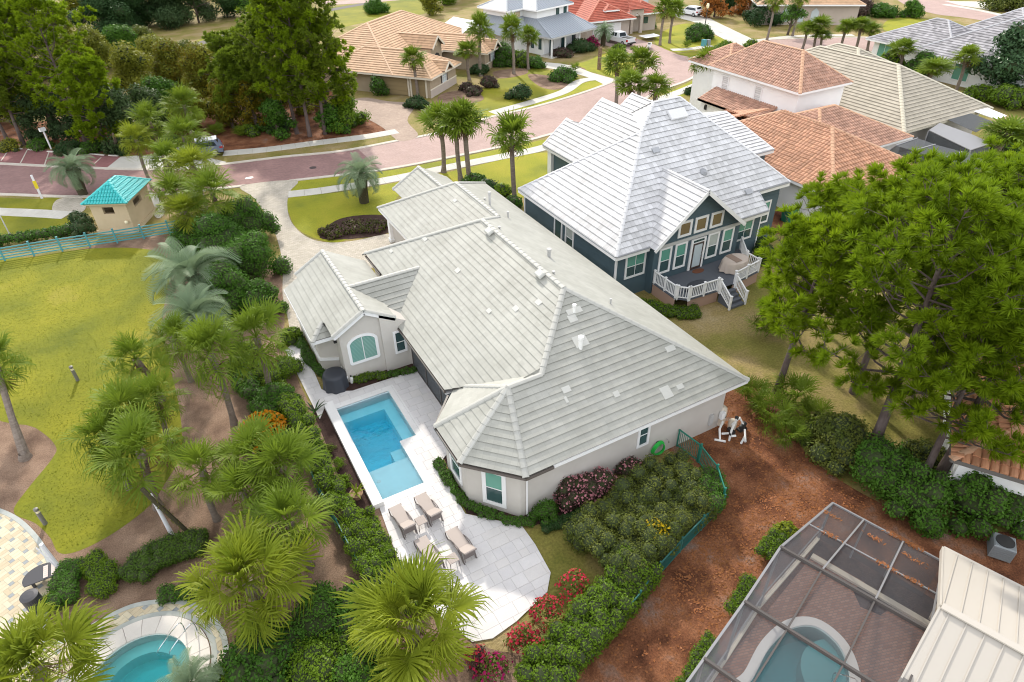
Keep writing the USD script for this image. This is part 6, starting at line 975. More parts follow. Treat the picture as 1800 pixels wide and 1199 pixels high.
for s in range(4): part(T, 'louvre_side', join([F2(rot(bx(-.36, .36, -.435, -.425, .15 + i * .11, .2 + i * .11), s * PI / 2)) for i in range(6)]), 'ac_grey')
# park furniture
bo = proto('bollard'); part(bo, 'shaft', revolve([(0, 0), (.10, 0), (.10, .82), (0, .82)], 12), 'bollard_grey', world=False); part(bo, 'lens', revolve([(.075, .82), (.075, .98)], 10), 'lamp_glass', world=False); part(bo, 'cap', revolve([(0, .97), (.11, .97), (.10, 1.09), (0, 1.12)], 12), 'bollard_grey', world=False)
place(bo, 'bollard_light', 'dark bollard light standing alone in the middle of the park lawn', 'bollard light', (*G2(137, 669), 0), 'park bollard lights'); place(bo, 'bollard_light', 'dark bollard light on the lawn beside the curved plaza edge', 'bollard light', (*G2(80, 921), 0), 'park bollard lights')
T = thing('litter_bin', 'black slatted round litter bin on the cream plaza', 'litter bin', (-10.05, 23.4, 0)); cx, cy = -10.08, 23.38
for i in range(26): a = i * 2 * PI / 26; part(T, 'slat', rot(bx(.30, .325, -.032, .032, .04, .92), a, (cx, cy, 0.03)), 'steel_dark')
part(T, 'liner', revolve([(0, .05), (.285, .05), (.285, .9)], 18, (cx, cy, .03)), 'black'); part(T, 'lid', revolve([(.34, .92), (.34, .97), (.2, 1.0), (0, 1.01)], 22, (cx, cy, .03)), 'steel_dark')
T = thing('plaza_table', 'half round dark table with pale slatted strips beside the litter bin', 'bench', (-9.9, 24.7, 0)); part(T, 'top', prism(ellipse((-9.85, 24.75), .72, .62).intersection(sbox(-11, 24.45, -8, 26)), .44, .48), 'steel_dark')
for k_ in (0, 1):
    for i in range(6): part(T, 'slat', bx(-9.78 + k_ * .30, -9.60 + k_ * .30, 24.52 + i * .115, 24.62 + i * .115, .485, .50), 'slat_pink')
part(T, 'leg', join([bx(-10.3, -10.2, 24.6, 24.7, 0, .44), bx(-9.4, -9.3, 24.6, 24.7, 0, .44), bx(-9.9, -9.8, 25.1, 25.2, 0, .44)]), 'steel_dark')
def post_thing(name, label, cat, base, parts_): t = thing(name, label, cat, (*base, 0)); [part(t, n, m, mm, world=False) for n, m, mm in parts_]; return t
b0 = np.array([-4.72, 24.47, 0]); T = thing('white_pole', 'pale straight timber prop leaning under a tall palm on the mulch', 'pole', b0); part(T, 'shaft', tube([(0, 0, 0), (-.05, .05, 2.95)], [.10, .075], 8), 'stake', world=False); part(T, 'foot_ring', tube([(0, 0, 0), (0, 0, .06)], .13, 8), 'stake', world=False)
T = thing('white_pole', 'short grey prop post at the plaza edge by the shrubs', 'pole', (*G2(112, 1008), 0)); part(T, 'shaft', tube([(0, 0, 0), (-.1, .1, 2.0)], .09, 8), 'stake', world=False); part(T, 'brace', tube([(0, -.1, .1), (-.35, .2, 1.8)], .03, 6), 'stake', world=False)
T = thing('flood_light', 'white floodlight post beside the parking bays', 'light', (-10.24, 86.91, 0)); part(T, 'pole', tube([(0, 0, 0), (0, 0, 2.0)], .09, 8), 'trim_white', world=False); part(T, 'lamp_head', rot(bx(-.35, .25, -.15, .15, 2.0, 2.35), .6), 'trim_white', world=False)
T = thing('banner_sign', 'narrow white sign post with a yellow panel on the verge', 'sign', (-10.85, 72.0, 0)); part(T, 'post', bx(-.09, .09, -.05, .05, 0, 2.3), 'sign_white', world=False); part(T, 'panel', rot(bx(-.14, .14, -.075, -.055, 1.0, 1.75), 0), 'sign_yellow', world=False)
T = thing('sign_post', 'thin grey pole on the grass at the left edge', 'pole', (-13.12, 64.85, 0)); part(T, 'shaft', tube([(0, 0, 0), (0, 0, 2.6)], .05, 6), 'trim_grey', world=False); part(T, 'collar', tube([(0, 0, 0), (0, 0, .1)], .1, 8), 'trim_grey', world=False)
T = thing('lamp_post', 'black lamp post with a cream globe beside the far driveway', 'street lamp', (*G2(1239, 47), 0)); part(T, 'post', tube([(0, 0, 0), (0, 0, 3.0)], [.09, .06], 8), 'pole_dark', world=False); part(T, 'globe', revolve([(0, 2.95), (.2, 3.05), (.28, 3.4), (.2, 3.75), (0, 3.85)], 12), 'lamp_glass', world=False)
solo('storage_tub', bevelbox(-13.1, -12.5, 31.3, 31.9, .0, .25, .06), 'car_silver', 'small pale blue box on the mulch at the left edge', 'box')
T = thing('utility_cabinet', 'pair of low teal utility boxes at the shrub by the far lawn', 'utility box', (*G2(1238, 81), 0)); part(T, 'cabinet', bx(-.5, .1, -.3, .3, 0, 1.0), 'teal_paint', world=False); part(T, 'cabinet', bx(.4, 1.0, -.3, .3, 0, .9), 'ac_grey', world=False)
for px, py, r in ((550, 295, .36),): solo('manhole_cover', revolve([(0, .02), (r, .02), (r, .0)], 20, (*G2(px, py), .0)), 'manhole', 'dark round manhole cover in the brick street', 'manhole cover')
solo('road_patch', prism(ellipse(G(438, 313), .4, .25), .015, .02), 'trim_white', 'small white patch on the brick street', 'road mark')
ws = proto('wheel_stop'); part(ws, 'curb', bevelbox(-.95, .95, -.09, .09, 0, .13, .03), 'concrete', world=False)
for i, (a, b) in enumerate((((-24, 256), (6, 259)), ((14, 260), (41, 263)), ((48, 263.5), (76, 266)), ((82, 267), (108, 269)), ((118, 269.5), (149, 271)), ((154, 271), (186, 274)), ((190, 274), (209, 275)))):
    A_, B_ = G(*a), G(*b); place(ws, 'wheel_stop', 'pale concrete wheel stop, ' + ('first', 'second', 'third', 'fourth', 'fifth', 'sixth', 'last')[i] + ' from the left along the red parking bays', 'wheel stop', (A_ + B_) / 2, 'wheel stops of the parking bays', math.atan2(*(B_ - A_)[[1, 0]]), (np.linalg.norm(B_ - A_) * .46, 1, 1))
# vehicles: x forward
def wheels(t, xs, w, r):
    for x in xs:
        for s in (-1, 1):
            q = part(t, 'wheel', tube([(x, s * (w / 2 - .20), r), (x, s * (w / 2 + .01), r)], r, 16), 'tyre', world=False); part(q, 'rim', tube([(x, s * (w / 2 - .05), r), (x, s * (w / 2 + .02), r)], r * .62, 12), 'rim', world=False)
def frustum(x0, x1, X0, X1, w0, w1, z0, z1): return np.array([[x0, -w0, z0], [x1, -w0, z0], [x1, w0, z0], [x0, w0, z0], [X0, -w1, z1], [X1, -w1, z1], [X1, w1, z1], [X0, w1, z1]]), BOXF
def shell(prof, w, tuck=.08):
    """Body side profile (x, z) carried across the width with rounded flanks."""
    pr = np.array(prof, float); c = pr.mean(0); out = []; ys = [-w / 2, -w / 2 + tuck, w / 2 - tuck, w / 2]; sc = [.93, 1, 1, .93]; k = len(pr); V = np.vstack([np.column_stack([c[0] + (pr[:, 0] - c[0]) * (1 - (1 - s) * .25), np.full(k, y), c[1] + (pr[:, 1] - c[1]) * s]) for y, s in zip(ys, sc)]); F = []
    for i in range(3): j = np.arange(k); j2 = (j + 1) % k; F += [np.stack([i * k + j, (i + 1) * k + j, (i + 1) * k + j2], 1), np.stack([i * k + j, (i + 1) * k + j2, i * k + j2], 1)]
    v, f = trimesh.creation.triangulate_polygon(Polygon(pr), engine='earcut'); idx = np.array([np.argmin(((pr - p) ** 2).sum(1)) for p in np.asarray(v)[:, :2]]); f = idx[np.asarray(f)]; F += [f, f[:, ::-1] + 3 * k]
    return V, np.vstack(F)
def glassq(t, *pts): V = np.array(pts, float); part(t, 'window', (V, np.array([[0, 1, 2], [0, 2, 3]])), 'pane_car', world=False)
def suv(name, label, cat, loc, ang, paint, L=4.6, Wd=1.85, H=1.68):
    t = thing(name, label, cat, loc, rotz=ang); h = L / 2; part(t, 'body', shell([(-h, .35), (h, .35), (h, .75), (h - .2, .92), (h - 1.1, 1.02), (-h + .1, 1.02), (-h, .8)], Wd), paint, world=False); part(t, 'cabin', frustum(-h + .08, h - 1.15, -h + .55, h - 2.0, Wd / 2 - .06, Wd / 2 - .24, 1.0, H), paint, world=False)
    for s in (-1, 1): y0, y1 = s * (Wd / 2 - .075), s * (Wd / 2 - .215); glassq(t, (-h + .5, y0, 1.08), (h - 1.5, y0, 1.08), (h - 2.1, y1, H - .1), (-h + .75, y1, H - .1))
    glassq(t, (-h + .16, -Wd / 2 + .2, 1.10), (-h + .16, Wd / 2 - .2, 1.10), (-h + .48, Wd / 2 - .32, H - .08), (-h + .48, -Wd / 2 + .32, H - .08)); glassq(t, (h - 1.25, -Wd / 2 + .2, 1.08), (h - 1.25, Wd / 2 - .2, 1.08), (h - 1.92, Wd / 2 - .32, H - .06), (h - 1.92, -Wd / 2 + .32, H - .06))
    for s in (-1, 1): part(t, 'tail_light', bx(-h - .02, -h + .3, s * (Wd / 2 - .06) - .1, s * (Wd / 2 - .06) + .07, .80, .98), 'tail_red', world=False); part(t, 'headlight', bx(h - .3, h + .01, s * (Wd / 2 - .2) - .16, s * (Wd / 2 - .2) + .12, .68, .84), 'lamp_glass', world=False)
    part(t, 'bumper', bx(-h - .05, -h + .05, -Wd / 2 + .1, Wd / 2 - .1, .35, .6), 'black', world=False); part(t, 'number_plate', bx(-h - .07, -h - .05, -.25, .25, .62, .74), 'trim_white', world=False); part(t, 'roof_spoiler', bx(-h + .38, -h + .6, -Wd / 2 + .28, Wd / 2 - .28, H - .03, H + .02), paint, world=False); wheels(t, (-h + .85, h - .9), Wd, .36); return t
suv('silver_suv', 'silver hatchback SUV parked behind the palms by the parking bays', 'car', (3.9, 75.9, 0.02), math.radians(172), 'car_silver'); suv('white_car', 'far white car on the driveway at the top of the picture', 'car', (*G2(1213, 27), .02), math.radians(100), 'car_white')
pa, pb = G(1083.6, 72.5), G(1109.5, 79.5); an = math.atan2(*(pa - pb)[[1, 0]]); mid_ = (pa + pb) / 2 + np.array([math.sin(an), -math.cos(an), 0]) * -.9
T = thing('pickup_truck', 'white pickup truck parked before the white garage door', 'pickup truck', (*mid_[:2], .02), rotz=an)
part(T, 'body', shell([(-2.8, .5), (2.85, .5), (2.85, .95), (2.6, 1.15), (1.5, 1.2), (-2.8, 1.2)], 1.95), 'car_truck', world=False); part(T, 'cab', frustum(-.75, 1.65, -.45, .95, .9, .72, 1.18, 1.86), 'car_truck', world=False); part(T, 'bed_liner', bx(-2.65, -.85, -.78, .78, 1.18, 1.215), 'black', world=False)
for s in (-1, 1): y0, y1 = s * .88, s * .755; glassq(T, (-.1, y0, 1.26), (.45, y0, 1.26), (.42, y1, 1.76), (-.05, y1, 1.76)); glassq(T, (.55, y0, 1.26), (1.42, y0, 1.26), (.9, y1, 1.76), (.5, y1, 1.76)); part(T, 'tail_light', bx(-2.83, -2.6, s * .9 - .08, s * .9 + .1, .85, 1.15), 'tail_red', world=False); part(T, 'bed_side', bx(-2.75, -.8, s * .9 - .06, s * .9 + .06, 1.2, 1.27), 'car_truck', world=False)
glassq(T, (-.72, -.7, 1.26), (-.72, .7, 1.26), (-.5, .62, 1.78), (-.5, -.62, 1.78)); glassq(T, (1.58, -.75, 1.24), (1.58, .75, 1.24), (1.03, .64, 1.80), (1.03, -.64, 1.80)); part(T, 'tailgate', bx(-2.84, -2.76, -.8, .8, .7, 1.25), 'car_truck', world=False); part(T, 'bumper', bx(-2.95, -2.8, -.85, .85, .5, .68), 'black', world=False); wheels(T, (-1.75, 1.85), 1.95, .42)
T = thing('motor_scooter', 'small white scooter parked behind the pickup truck', 'scooter', (*G2(1141, 86), .02), rotz=.8); part(T, 'body', shell([(-.9, .35), (.7, .35), (.8, .8), (.5, .75), (.3, .5), (-.2, .5), (-.4, .85), (-1.0, .85)], .55), 'car_white', world=False); part(T, 'seat', bx(-.95, -.3, -.2, .2, .86, .96), 'black', world=False); part(T, 'handlebar', tube([(.6, -.4, 1.1), (.6, .4, 1.1)], .04, 6), 'black', world=False); [part(T, 'wheel', tube([(x, -.08, .28), (x, .08, .28)], .28, 14), 'tyre', world=False) for x in (-.75, .85)]
solo('white_board', bevelbox(*(lambda p: (p[0] - 1.6, p[0] + 1.6, p[1] - 1.0, p[1] + 1.0))(G2(1142, 69)), .5, .56, .02), 'trim_white', 'flat white board beyond the pickup truck', 'board')
# ================================================================== PLANTS
V_ = [palm_proto('cabbage_palm_a', 1, 5.2, R=1.3, petiole=1.1, droop=.5), palm_proto('cabbage_palm_b', 2, 5.2, R=1.35, petiole=1.1, lean=-.35, n=34, droop=.5), palm_proto('cabbage_palm_c', 3, 5.2, leafm='palm_leaf_gold', R=1.25, petiole=1.1, lean=.15, n=28, dead=5, droop=.5)]
PB = [palm_proto('near_palm_a', 21, 2.7, R=1.4, n=30, petiole=1.3, nseg=32, tr=.19, width=.046, leafm='palm_leaf_gold', low=-.75, droop=.6, dead=6), palm_proto('near_palm_b', 22, 2.7, R=1.45, n=32, petiole=1.25, nseg=32, tr=.19, width=.046, leafm='palm_leaf_gold', low=-.8, droop=.6, dead=7)]
PN = [palm_proto('park_palm_a', 31, 3.6, R=1.22, n=26, petiole=1.09, droop=.6, width=.044, nseg=24, tr=.16), palm_proto('park_palm_b', 32, 3.6, R=1.28, n=27, petiole=1.05, droop=.6, width=.044, nseg=24, tr=.16, lean=-.25, dead=5), palm_proto('park_palm_c', 33, 3.6, R=1.15, n=24, petiole=1.1, droop=.6, width=.044, nseg=24, tr=.15, lean=.5)]
PF = [palm_proto('far_palm_a', 41, 5.5, R=1.3, n=32, petiole=1.0, nseg=14, width=.11, tr=.2, lean=.2), palm_proto('far_palm_b', 42, 5.5, R=1.35, n=34, petiole=.95, nseg=14, width=.11, tr=.2, lean=-.3, skirt=1.4)]
PI_ = [pindo_proto('pindo_palm_a', 51, 1.6), pindo_proto('pindo_palm_b', 52, 2.4, L=2.4, tr=.42)]
def crown_at(px, py, h):
    """Base under a crown seen at (px, py) whose heart is h metres up."""
    return (*G2(px, py, h), 0)
rp = np.random.default_rng(77)
FEET = {(757, 212): (780, 303), (803, 216): (810, 317), (838, 210): (825, 318), (905, 238): (905, 357), (729, 103): (735, 172), (825, 88): (825, 141), (845, 50): (845, 134), (902, 52): (903, 130), (930, 64): (929, 122), (1236, 112): (1231, 192), (1162, 14): (1160, 80), (1188, 16): (1177, 76), (1408, 48): (1410, 88), (1432, 42): (1430, 88), (1447, 62): (1440, 90), (1484, 46): (1478, 89), (1510, 44): (1503, 90), (1532, 52): (1524, 90), (452, 588): (478, 700), (392, 618): (412, 745), (383, 332): (400, 432)}
def above(foot, px, py):
    b = G(*foot); d = ray(px, py); t = (d[:2] @ b[:2]) / (d[:2] @ d[:2]); return float(EYE[2] + t * d[2])
def palms(rows, kinds, h0, group):
    for i, (px, py, h, s, lab) in enumerate(rows):
        ft = FEET.get((px, py)); loc = crown_at(px, py, h) if ft is None else (*G2(*ft), 0); h = h if ft is None else above(ft, px, py); kz = h / h0; place(kinds[i % len(kinds)], 'cabbage_palm', lab, 'palm tree', loc, group, rp.uniform(0, 6.28), (s, s, kz))
palms([(262, 212, 5.2, 1.0, 'fan palm at the back left of the clump before the silver SUV'), (318, 186, 5.6, 1.0, 'topmost fan palm of the clump beside the silver SUV'), (238, 246, 4.6, .95, 'leftmost fan palm of the street clump, over the parking bays'), (326, 240, 5.0, 1.15, 'fan palm directly left of the silver SUV'), (290, 278, 4.4, 1.0, 'fan palm in the middle of the street clump above the gatehouse'), (342, 292, 4.6, 1.2, 'fan palm just below the silver SUV'), (383, 332, 5.4, 1.15, 'large fan palm with a ragged trunk beside the driveway mouth'), (312, 335, 4.2, 1.05, 'fan palm right of the gatehouse roof'), (328, 372, 3.8, 1.0, 'low fan palm right of the gatehouse wall')], V_, 5.2, 'fan palms of the street clump')
palms([(452, 588, 3.8, 1.0, 'fan palm with a shaggy trunk left of the arched window'), (392, 618, 3.4, 1.0, 'fan palm with a bare trunk in the middle of the hedge row'), (250, 622, 3.4, 1.0, 'fan palm at the lawn edge left of the mulch path'), (308, 600, 3.0, .8, 'small fan palm between the pale blue palms and the mulch path'), (215, 722, 3.4, 1.0, 'fan palm overhanging the lawn below the lone bollard'), (262, 700, 3.2, .85, 'fan palm squeezed above the two lawn palms'), (232, 800, 3.6, 1.15, 'fan palm above the pale timber prop'), (182, 775, 3.3, .85, 'leftmost fan palm over the park lawn'), (350, 840, 2.9, .95, 'fan palm on the mulch left of the orange shrub'), (430, 800, 3.1, .95, 'fan palm just below the orange shrub'), (500, 812, 3.2, 1.0, 'fan palm beside the bed of the pool wall'), (440, 868, 2.8, .9, 'low fan palm in the middle of the palm bed'), (520, 918, 3.0, 1.0, 'fan palm left of the first loungers behind the hedge')], PN, 3.6, 'fan palms between the park lawn and the pool')
palms([(450, 1020, 2.9, 1.08, 'large golden fan palm at the bottom beside the spa'), (726, 1112, 2.7, 1.12, 'largest golden fan palm covering the foot of the patio'), (62, 1185, 2.6, 1.05, 'golden fan palm at the bottom left corner')], PB, 2.7, 'golden fan palms in the foreground')
palms([(757, 212, 5.2, 1.05, 'left palm of the three before the brick street'), (803, 216, 5.0, 1.0, 'middle palm of the three before the brick street'), (838, 210, 5.6, 1.1, 'right palm of the three before the brick street'), (905, 238, 5.2, 1.0, 'single palm on the lawn left of the blue house'), (729, 103, 4.6, .95, 'palm before the tan house garage'), (825, 88, 5.4, 1.0, 'shorter palm at the right end of the tan house'), (845, 50, 6.5, 1.1, 'tall palm at the right end of the tan house'), (902, 52, 6.0, 1.0, 'palm with an orange trunk before the white house'), (930, 64, 5.0, .9, 'greyish palm left of the white house veranda'), (1088, 112, 5.0, 1.1, 'left palm of the clump behind the blue house roof'), (1130, 108, 5.0, 1.15, 'right palm of the clump behind the blue house roof'), (1112, 148, 4.4, 1.1, 'front left palm of the clump behind the blue house roof'), (1155, 152, 4.4, 1.0, 'front right palm of the clump behind the blue house roof'), (1236, 112, 5.2, 1.05, 'palm at the corner of the white two storey house'), (1162, 14, 6.2, 1.0, 'left palm on the lawn beside the pickup truck'), (1188, 16, 6.4, 1.0, 'right palm on the lawn beside the pickup truck'), (1590, 84, 3.6, 1.1, 'round palm before the grey shingle roof'), (1642, 118, 3.2, 1.2, 'bushy palm in the gap between beige roof and shingle house'), (1702, 100, 4.4, .95, 'slim palm before the shingle house window'), (1768, 232, 3.6, 1.35, 'big golden palm at the right edge beyond the pines')], PF, 5.5, 'street palms')
palms([(1408, 48, 5, .95, 'first palm from the left in the row across the far street'), (1432, 42, 5.4, .95, 'second palm from the left in the row across the far street'), (1447, 62, 4.6, .9, 'third palm from the left in the row across the far street'), (1484, 46, 5, .95, 'fourth palm from the left in the row across the far street'), (1510, 44, 5.2, 1.0, 'fifth palm from the left in the row across the far street'), (1532, 52, 5, 1.0, 'last palm in the row across the far street'), (1408, -6, 6, .9, 'palm rising behind the far arched house'), (1362, 0, 6, .9, 'palm at the left of the far arched house')], PF, 5.5, 'palms across the far street')
for px, py, h, k, s, lab in ((342, 488, 2.2, 0, 1.5, 'large pale blue feather palm beside the dark green shrubs'), (340, 556, 2.0, 0, 1.2, 'second pale blue feather palm below the large one'), (632, 302, 2.9, 1, 1.05, 'blue grey feather palm in the front lawn circle'), (125, 292, 2.8, 1, 1.0, 'feather palm with a fat shaggy trunk beside the gatehouse'), (330, 1196, 1.4, 0, .6, 'small pale feather palm at the bottom edge by the spa'), (1062, 46, 3.0, 1, .9, 'grey feather palm beside the red roofed house')):
    place(PI_[k], 'feather_palm', lab, 'palm tree', crown_at(px, py, h), 'feather palms', rp.uniform(0, 6), s)
sp = proto('saw_palmetto'); rg = np.random.default_rng(9)
for i in range(26): pet, bl = fan(rg, .62 * rg.uniform(.8, 1.1), .7, 16, .55, width=.055); part(sp, 'frond', orient(join([pet, bl]), i * 2.4, rg.uniform(.15, 1.35), rg.normal(0, .3), (rg.normal(0, .2), rg.normal(0, .2), .15)), 'palm_leaf', world=False)
for px, py, s, lab in ((1388, 712, 1.5, 'big palmetto clump left of the pine trunks'), (1352, 745, 1.35, 'palmetto below the big palmetto clump'), (1318, 708, 1.2, 'palmetto beside the pool equipment'), (1425, 748, 1.2, 'palmetto on the right of the clump by the pines'), (1378, 775, 1.1, 'lowest palmetto at the pine straw edge'), (1350, 585, 1.6, 'palmetto half hidden behind the pine crown'), (425, 240, 1.0, 'bright palmetto on the mulch right of the silver SUV'), (382, 238, 1.1, 'palmetto behind the silver SUV'), (92, 1072, .55, 'small bright fan plant at the plaza edge'), (1115, 92, .8, 'low sago in front of the pickup truck lawn'), (1207, 84, .9, 'low sago beside the scooter'), (1010, 125, .9, 'sago on the bed by the white house path')): place(sp, 'palmetto', lab, 'palmetto', (*G2(px, py), 0), 'low palmettos', rp.uniform(0, 6), s)
T = thing('palm_stump', 'shaggy headless palm trunk on the lawn by the white house', 'palm trunk', (*G2(1053, 122), 0)); part(T, 'trunk', tube([(0, 0, 0), (0, 0, 3.0)], [.3, .26], 10), 'palm_boot', world=False); part(T, 'leaf_bases', join([orient(bx(.2, .5, -.05, .05, -.015, .015), i * 2.4, .9, 0, (0, 0, .1 + 2.8 * i / 70)) for i in range(70)]), 'palm_boot', world=False)
T = thing('vine_trunk', 'thin dark vine covered trunk beside the pale timber prop', 'tree trunk', (*G2(338, 942), 0)); pth = [(0, 0, 0), (-.35, .1, 1.2), (-.8, .3, 2.6), (-1.0, .4, 3.4)]; part(T, 'trunk', tube(pth, .1, 8), 'boots_dark', world=False); rr = np.random.default_rng(4); tt = rr.random(260); pp = np.column_stack([np.interp(tt, [0, .35, .75, 1], [q[i] for q in pth]) for i in range(3)]); part(T, 'vine', leaves(pp + rr.normal(0, .09, pp.shape), rr.normal(0, 1, pp.shape), .09, rr), 'vine', world=False)
T = thing('leaning_palm_trunk', 'leaning fan palm with a thick grey trunk at the left edge', 'palm tree', (*G2(45, 805), 0)); gx = G(-8, 640, 3.6) - np.array([*G2(45, 805), 0]); part(T, 'trunk', tube([(0, 0, 0), gx * .4 + [0, 0, .2], gx * .98], [.26, .17, .16], 10), 'palm_bark', world=False); palm_crown(T, np.random.default_rng(8), gx, 24, 1.2, 1.05, 'palm_leaf', 24, .044, 4, -.75, True, .9, .6); part(T, 'root_flare', revolve([(.34, 0), (.3, .15), (.2, .35)], 10), 'palm_bark', world=False)
# ---- pines by the right hand side
def pine(name, label, base, seed, h, hb, R, limbs, twigs, leafm, group=None, **k):
    rng = np.random.default_rng(seed); t = thing(name, label, 'pine tree', (*base, 0), group); tr, lm, cr = pine_shape(rng, h, hb, R, limbs, twigs, **k)
    part(t, 'trunk', tr, 'pine_bark', world=False, smooth=50); part(t, 'branches', lm, 'pine_bark', world=False); part(t, 'crown', cr, leafm, world=False); return t
near_ = dict(tuft=(56, .42, .036), sub=2, spread=1.2)
for base, seed, h, hb, R, n, tw, ln_, lab in ((G2(1365, 692), 1, 9.2, 3.6, 3.1, 34, 9, (.3, -.2), 'bright young pine nearest the grey roofed house'), (G2(1528, 800), 2, 12.4, 4.0, 4.3, 44, 10, (.2, .6), 'tallest pine with a thick trunk over the palmetto bed'), (G2(1612, 860), 3, 9.0, 3.4, 3.0, 30, 9, (.3, .4), 'pine with a slim reddish trunk left of the clay tiled roof'), (G2(1645, 850), 4, 11.5, 4.6, 3.2, 30, 9, (.8, .3), 'pine leaning before the clay tiled roof'), (G2(1500, 690), 5, 11.6, 4.6, 3.8, 36, 9, (0, 0), 'pine standing behind the tallest pine'), (G2(1640, 640), 6, 10.4, 4.2, 3.8, 34, 9, (.3, 0), 'pine at the right rear of the pine clump'), (G2(1420, 560), 7, 8.0, 2.6, 3.2, 30, 8, (0, 0), 'low spreading pine behind the deck side lawn'), (G2(1560, 560), 8, 8.4, 3.0, 3.8, 32, 8, (0, 0), 'broad pine before the salmon roof'), (G2(1725, 700), 9, 10.0, 4.5, 3.4, 30, 8, (.2, 0), 'pine at the right edge over the clay tiles'), (G2(1700, 520), 10, 8.5, 2.5, 3.8, 32, 8, (0, 0), 'dense pine at the right edge below the golden palm')):
    pine('pine_tree', lab, base, seed, h, hb, R, n, tw, 'pine_needle', 'pines beside the grey roofed house', tr=.27 if seed in (2, 4) else .2, lean=ln_, **near_)
# ---- the wood across the street
far_ = dict(tuft=(22, .42, .085), sub=3)
for px, py, seed, h, hb, R, lab in ((42, 255, 31, 12, 3.1, 3.0, 'thin dark trunked pine at the left picture edge'), (16, 252, 32, 9, 2.5, 2.8, 'small pine leaning at the left edge of the wood'), (150, 248, 33, 13.5, 2.0, 5.1, 'broad bright pine standing highest in the left wood'), (190, 262, 34, 8.0, 0.9, 3.0, 'bright low pine in front of the broad pine'), (105, 232, 35, 12.5, 3.1, 3.7, 'pine left of the broad pine'), (522, 235, 36, 13.0, 2.8, 3.7, 'pine in the middle of the right hand pine group'), (545, 240, 37, 15.0, 3.4, 3.4, 'tallest pine of the right hand group by the tan house'), (572, 236, 38, 13.5, 2.5, 3.9, 'pine next to the tan house driveway'), (582, 228, 39, 11.0, 2.2, 3.2, 'rightmost pine of the wood beside the tan house'), (500, 215, 40, 9.5, 2.8, 3.4, 'pine behind the yellow vine tree'), (430, 200, 41, 7.5, 2.2, 3.2, 'pine rising through the yellow leaves'), (10, 190, 42, 11, 2.5, 3.7, 'pine far behind the left edge of the wood'), (440, 225, 43, 7.0, 1.9, 2.5, 'slender pine with a bare stem above the straw'), (70, 150, 44, 10, 1.9, 4.0, 'pale pine at the back of the left wood')):
    pine('wood_pine', lab, G2(px, py), seed, h, hb, R, 42, 9, 'wood_needle' if seed not in (33, 34, 35, 37, 39) else 'pine_needle', 'pines of the wood across the street', tr=.2, lean=((seed * 37 % 7 - 3) * .25, (seed * 53 % 5 - 2) * .2), **far_)
def tree(name, label, base, seed, h, R, leafm, dens, size, group=None, n=14, trunk=.16, hb=.3, flowers=None, cat='tree', low=.25, shell=.55, cr=None, fork=4):
    rng = np.random.default_rng(seed); t = thing(name, label, cat, (*base, 0), group); lobes = []
    for i in range(n):
        a = rng.random() * 6.28; e = math.sqrt(rng.random()); z = h * (low + (1 - low) * rng.random() ** .8); q = R * rng.uniform(.28, .48); k = R * e * (1 - .55 * max(0, (z / h - .55)) / .45) - q * .4; lobes.append(((math.cos(a) * k, math.sin(a) * k, max(q * .7, z - q * .6)), (q, q, q * .78)))
    lobes.append(((0, 0, h * .62), (R * .6, R * .6, h * .32))); ms = [tube([(0, 0, 0), (rng.normal(0, .15), rng.normal(0, .15), h * hb), (rng.normal(0, .2), rng.normal(0, .2), h * .62)], [trunk * 1.3, trunk, trunk * .5], 8)]
    br = []
    for i in range(fork): c, q = lobes[i]; br.append(tube([(0, 0, h * hb * rng.uniform(.4, 1)), np.array(c) * .55 + [0, 0, h * hb * .3], c], [trunk * .6, trunk * .4, .03], 6, cap=False))
    part(t, 'trunk', ms[0], 'twig', world=False); part(t, 'branches', join(br), 'twig', world=False); part(t, 'crown', lobes_leaves(lobes, dens, size, rng, shell=shell), leafm, world=False); part(t, 'inner_branches', core(lobes, .45), 'inner_dark', world=False)  # last part: dark filler lobes added within the crown so gaps look deep
    if flowers: part(t, 'bright_leaves', lobes_leaves([(c, np.asarray(r) * 1.08) for c, r in lobes[::2]], flowers[1], flowers[2], rng, shell=.2), flowers[0], world=False)
    return t
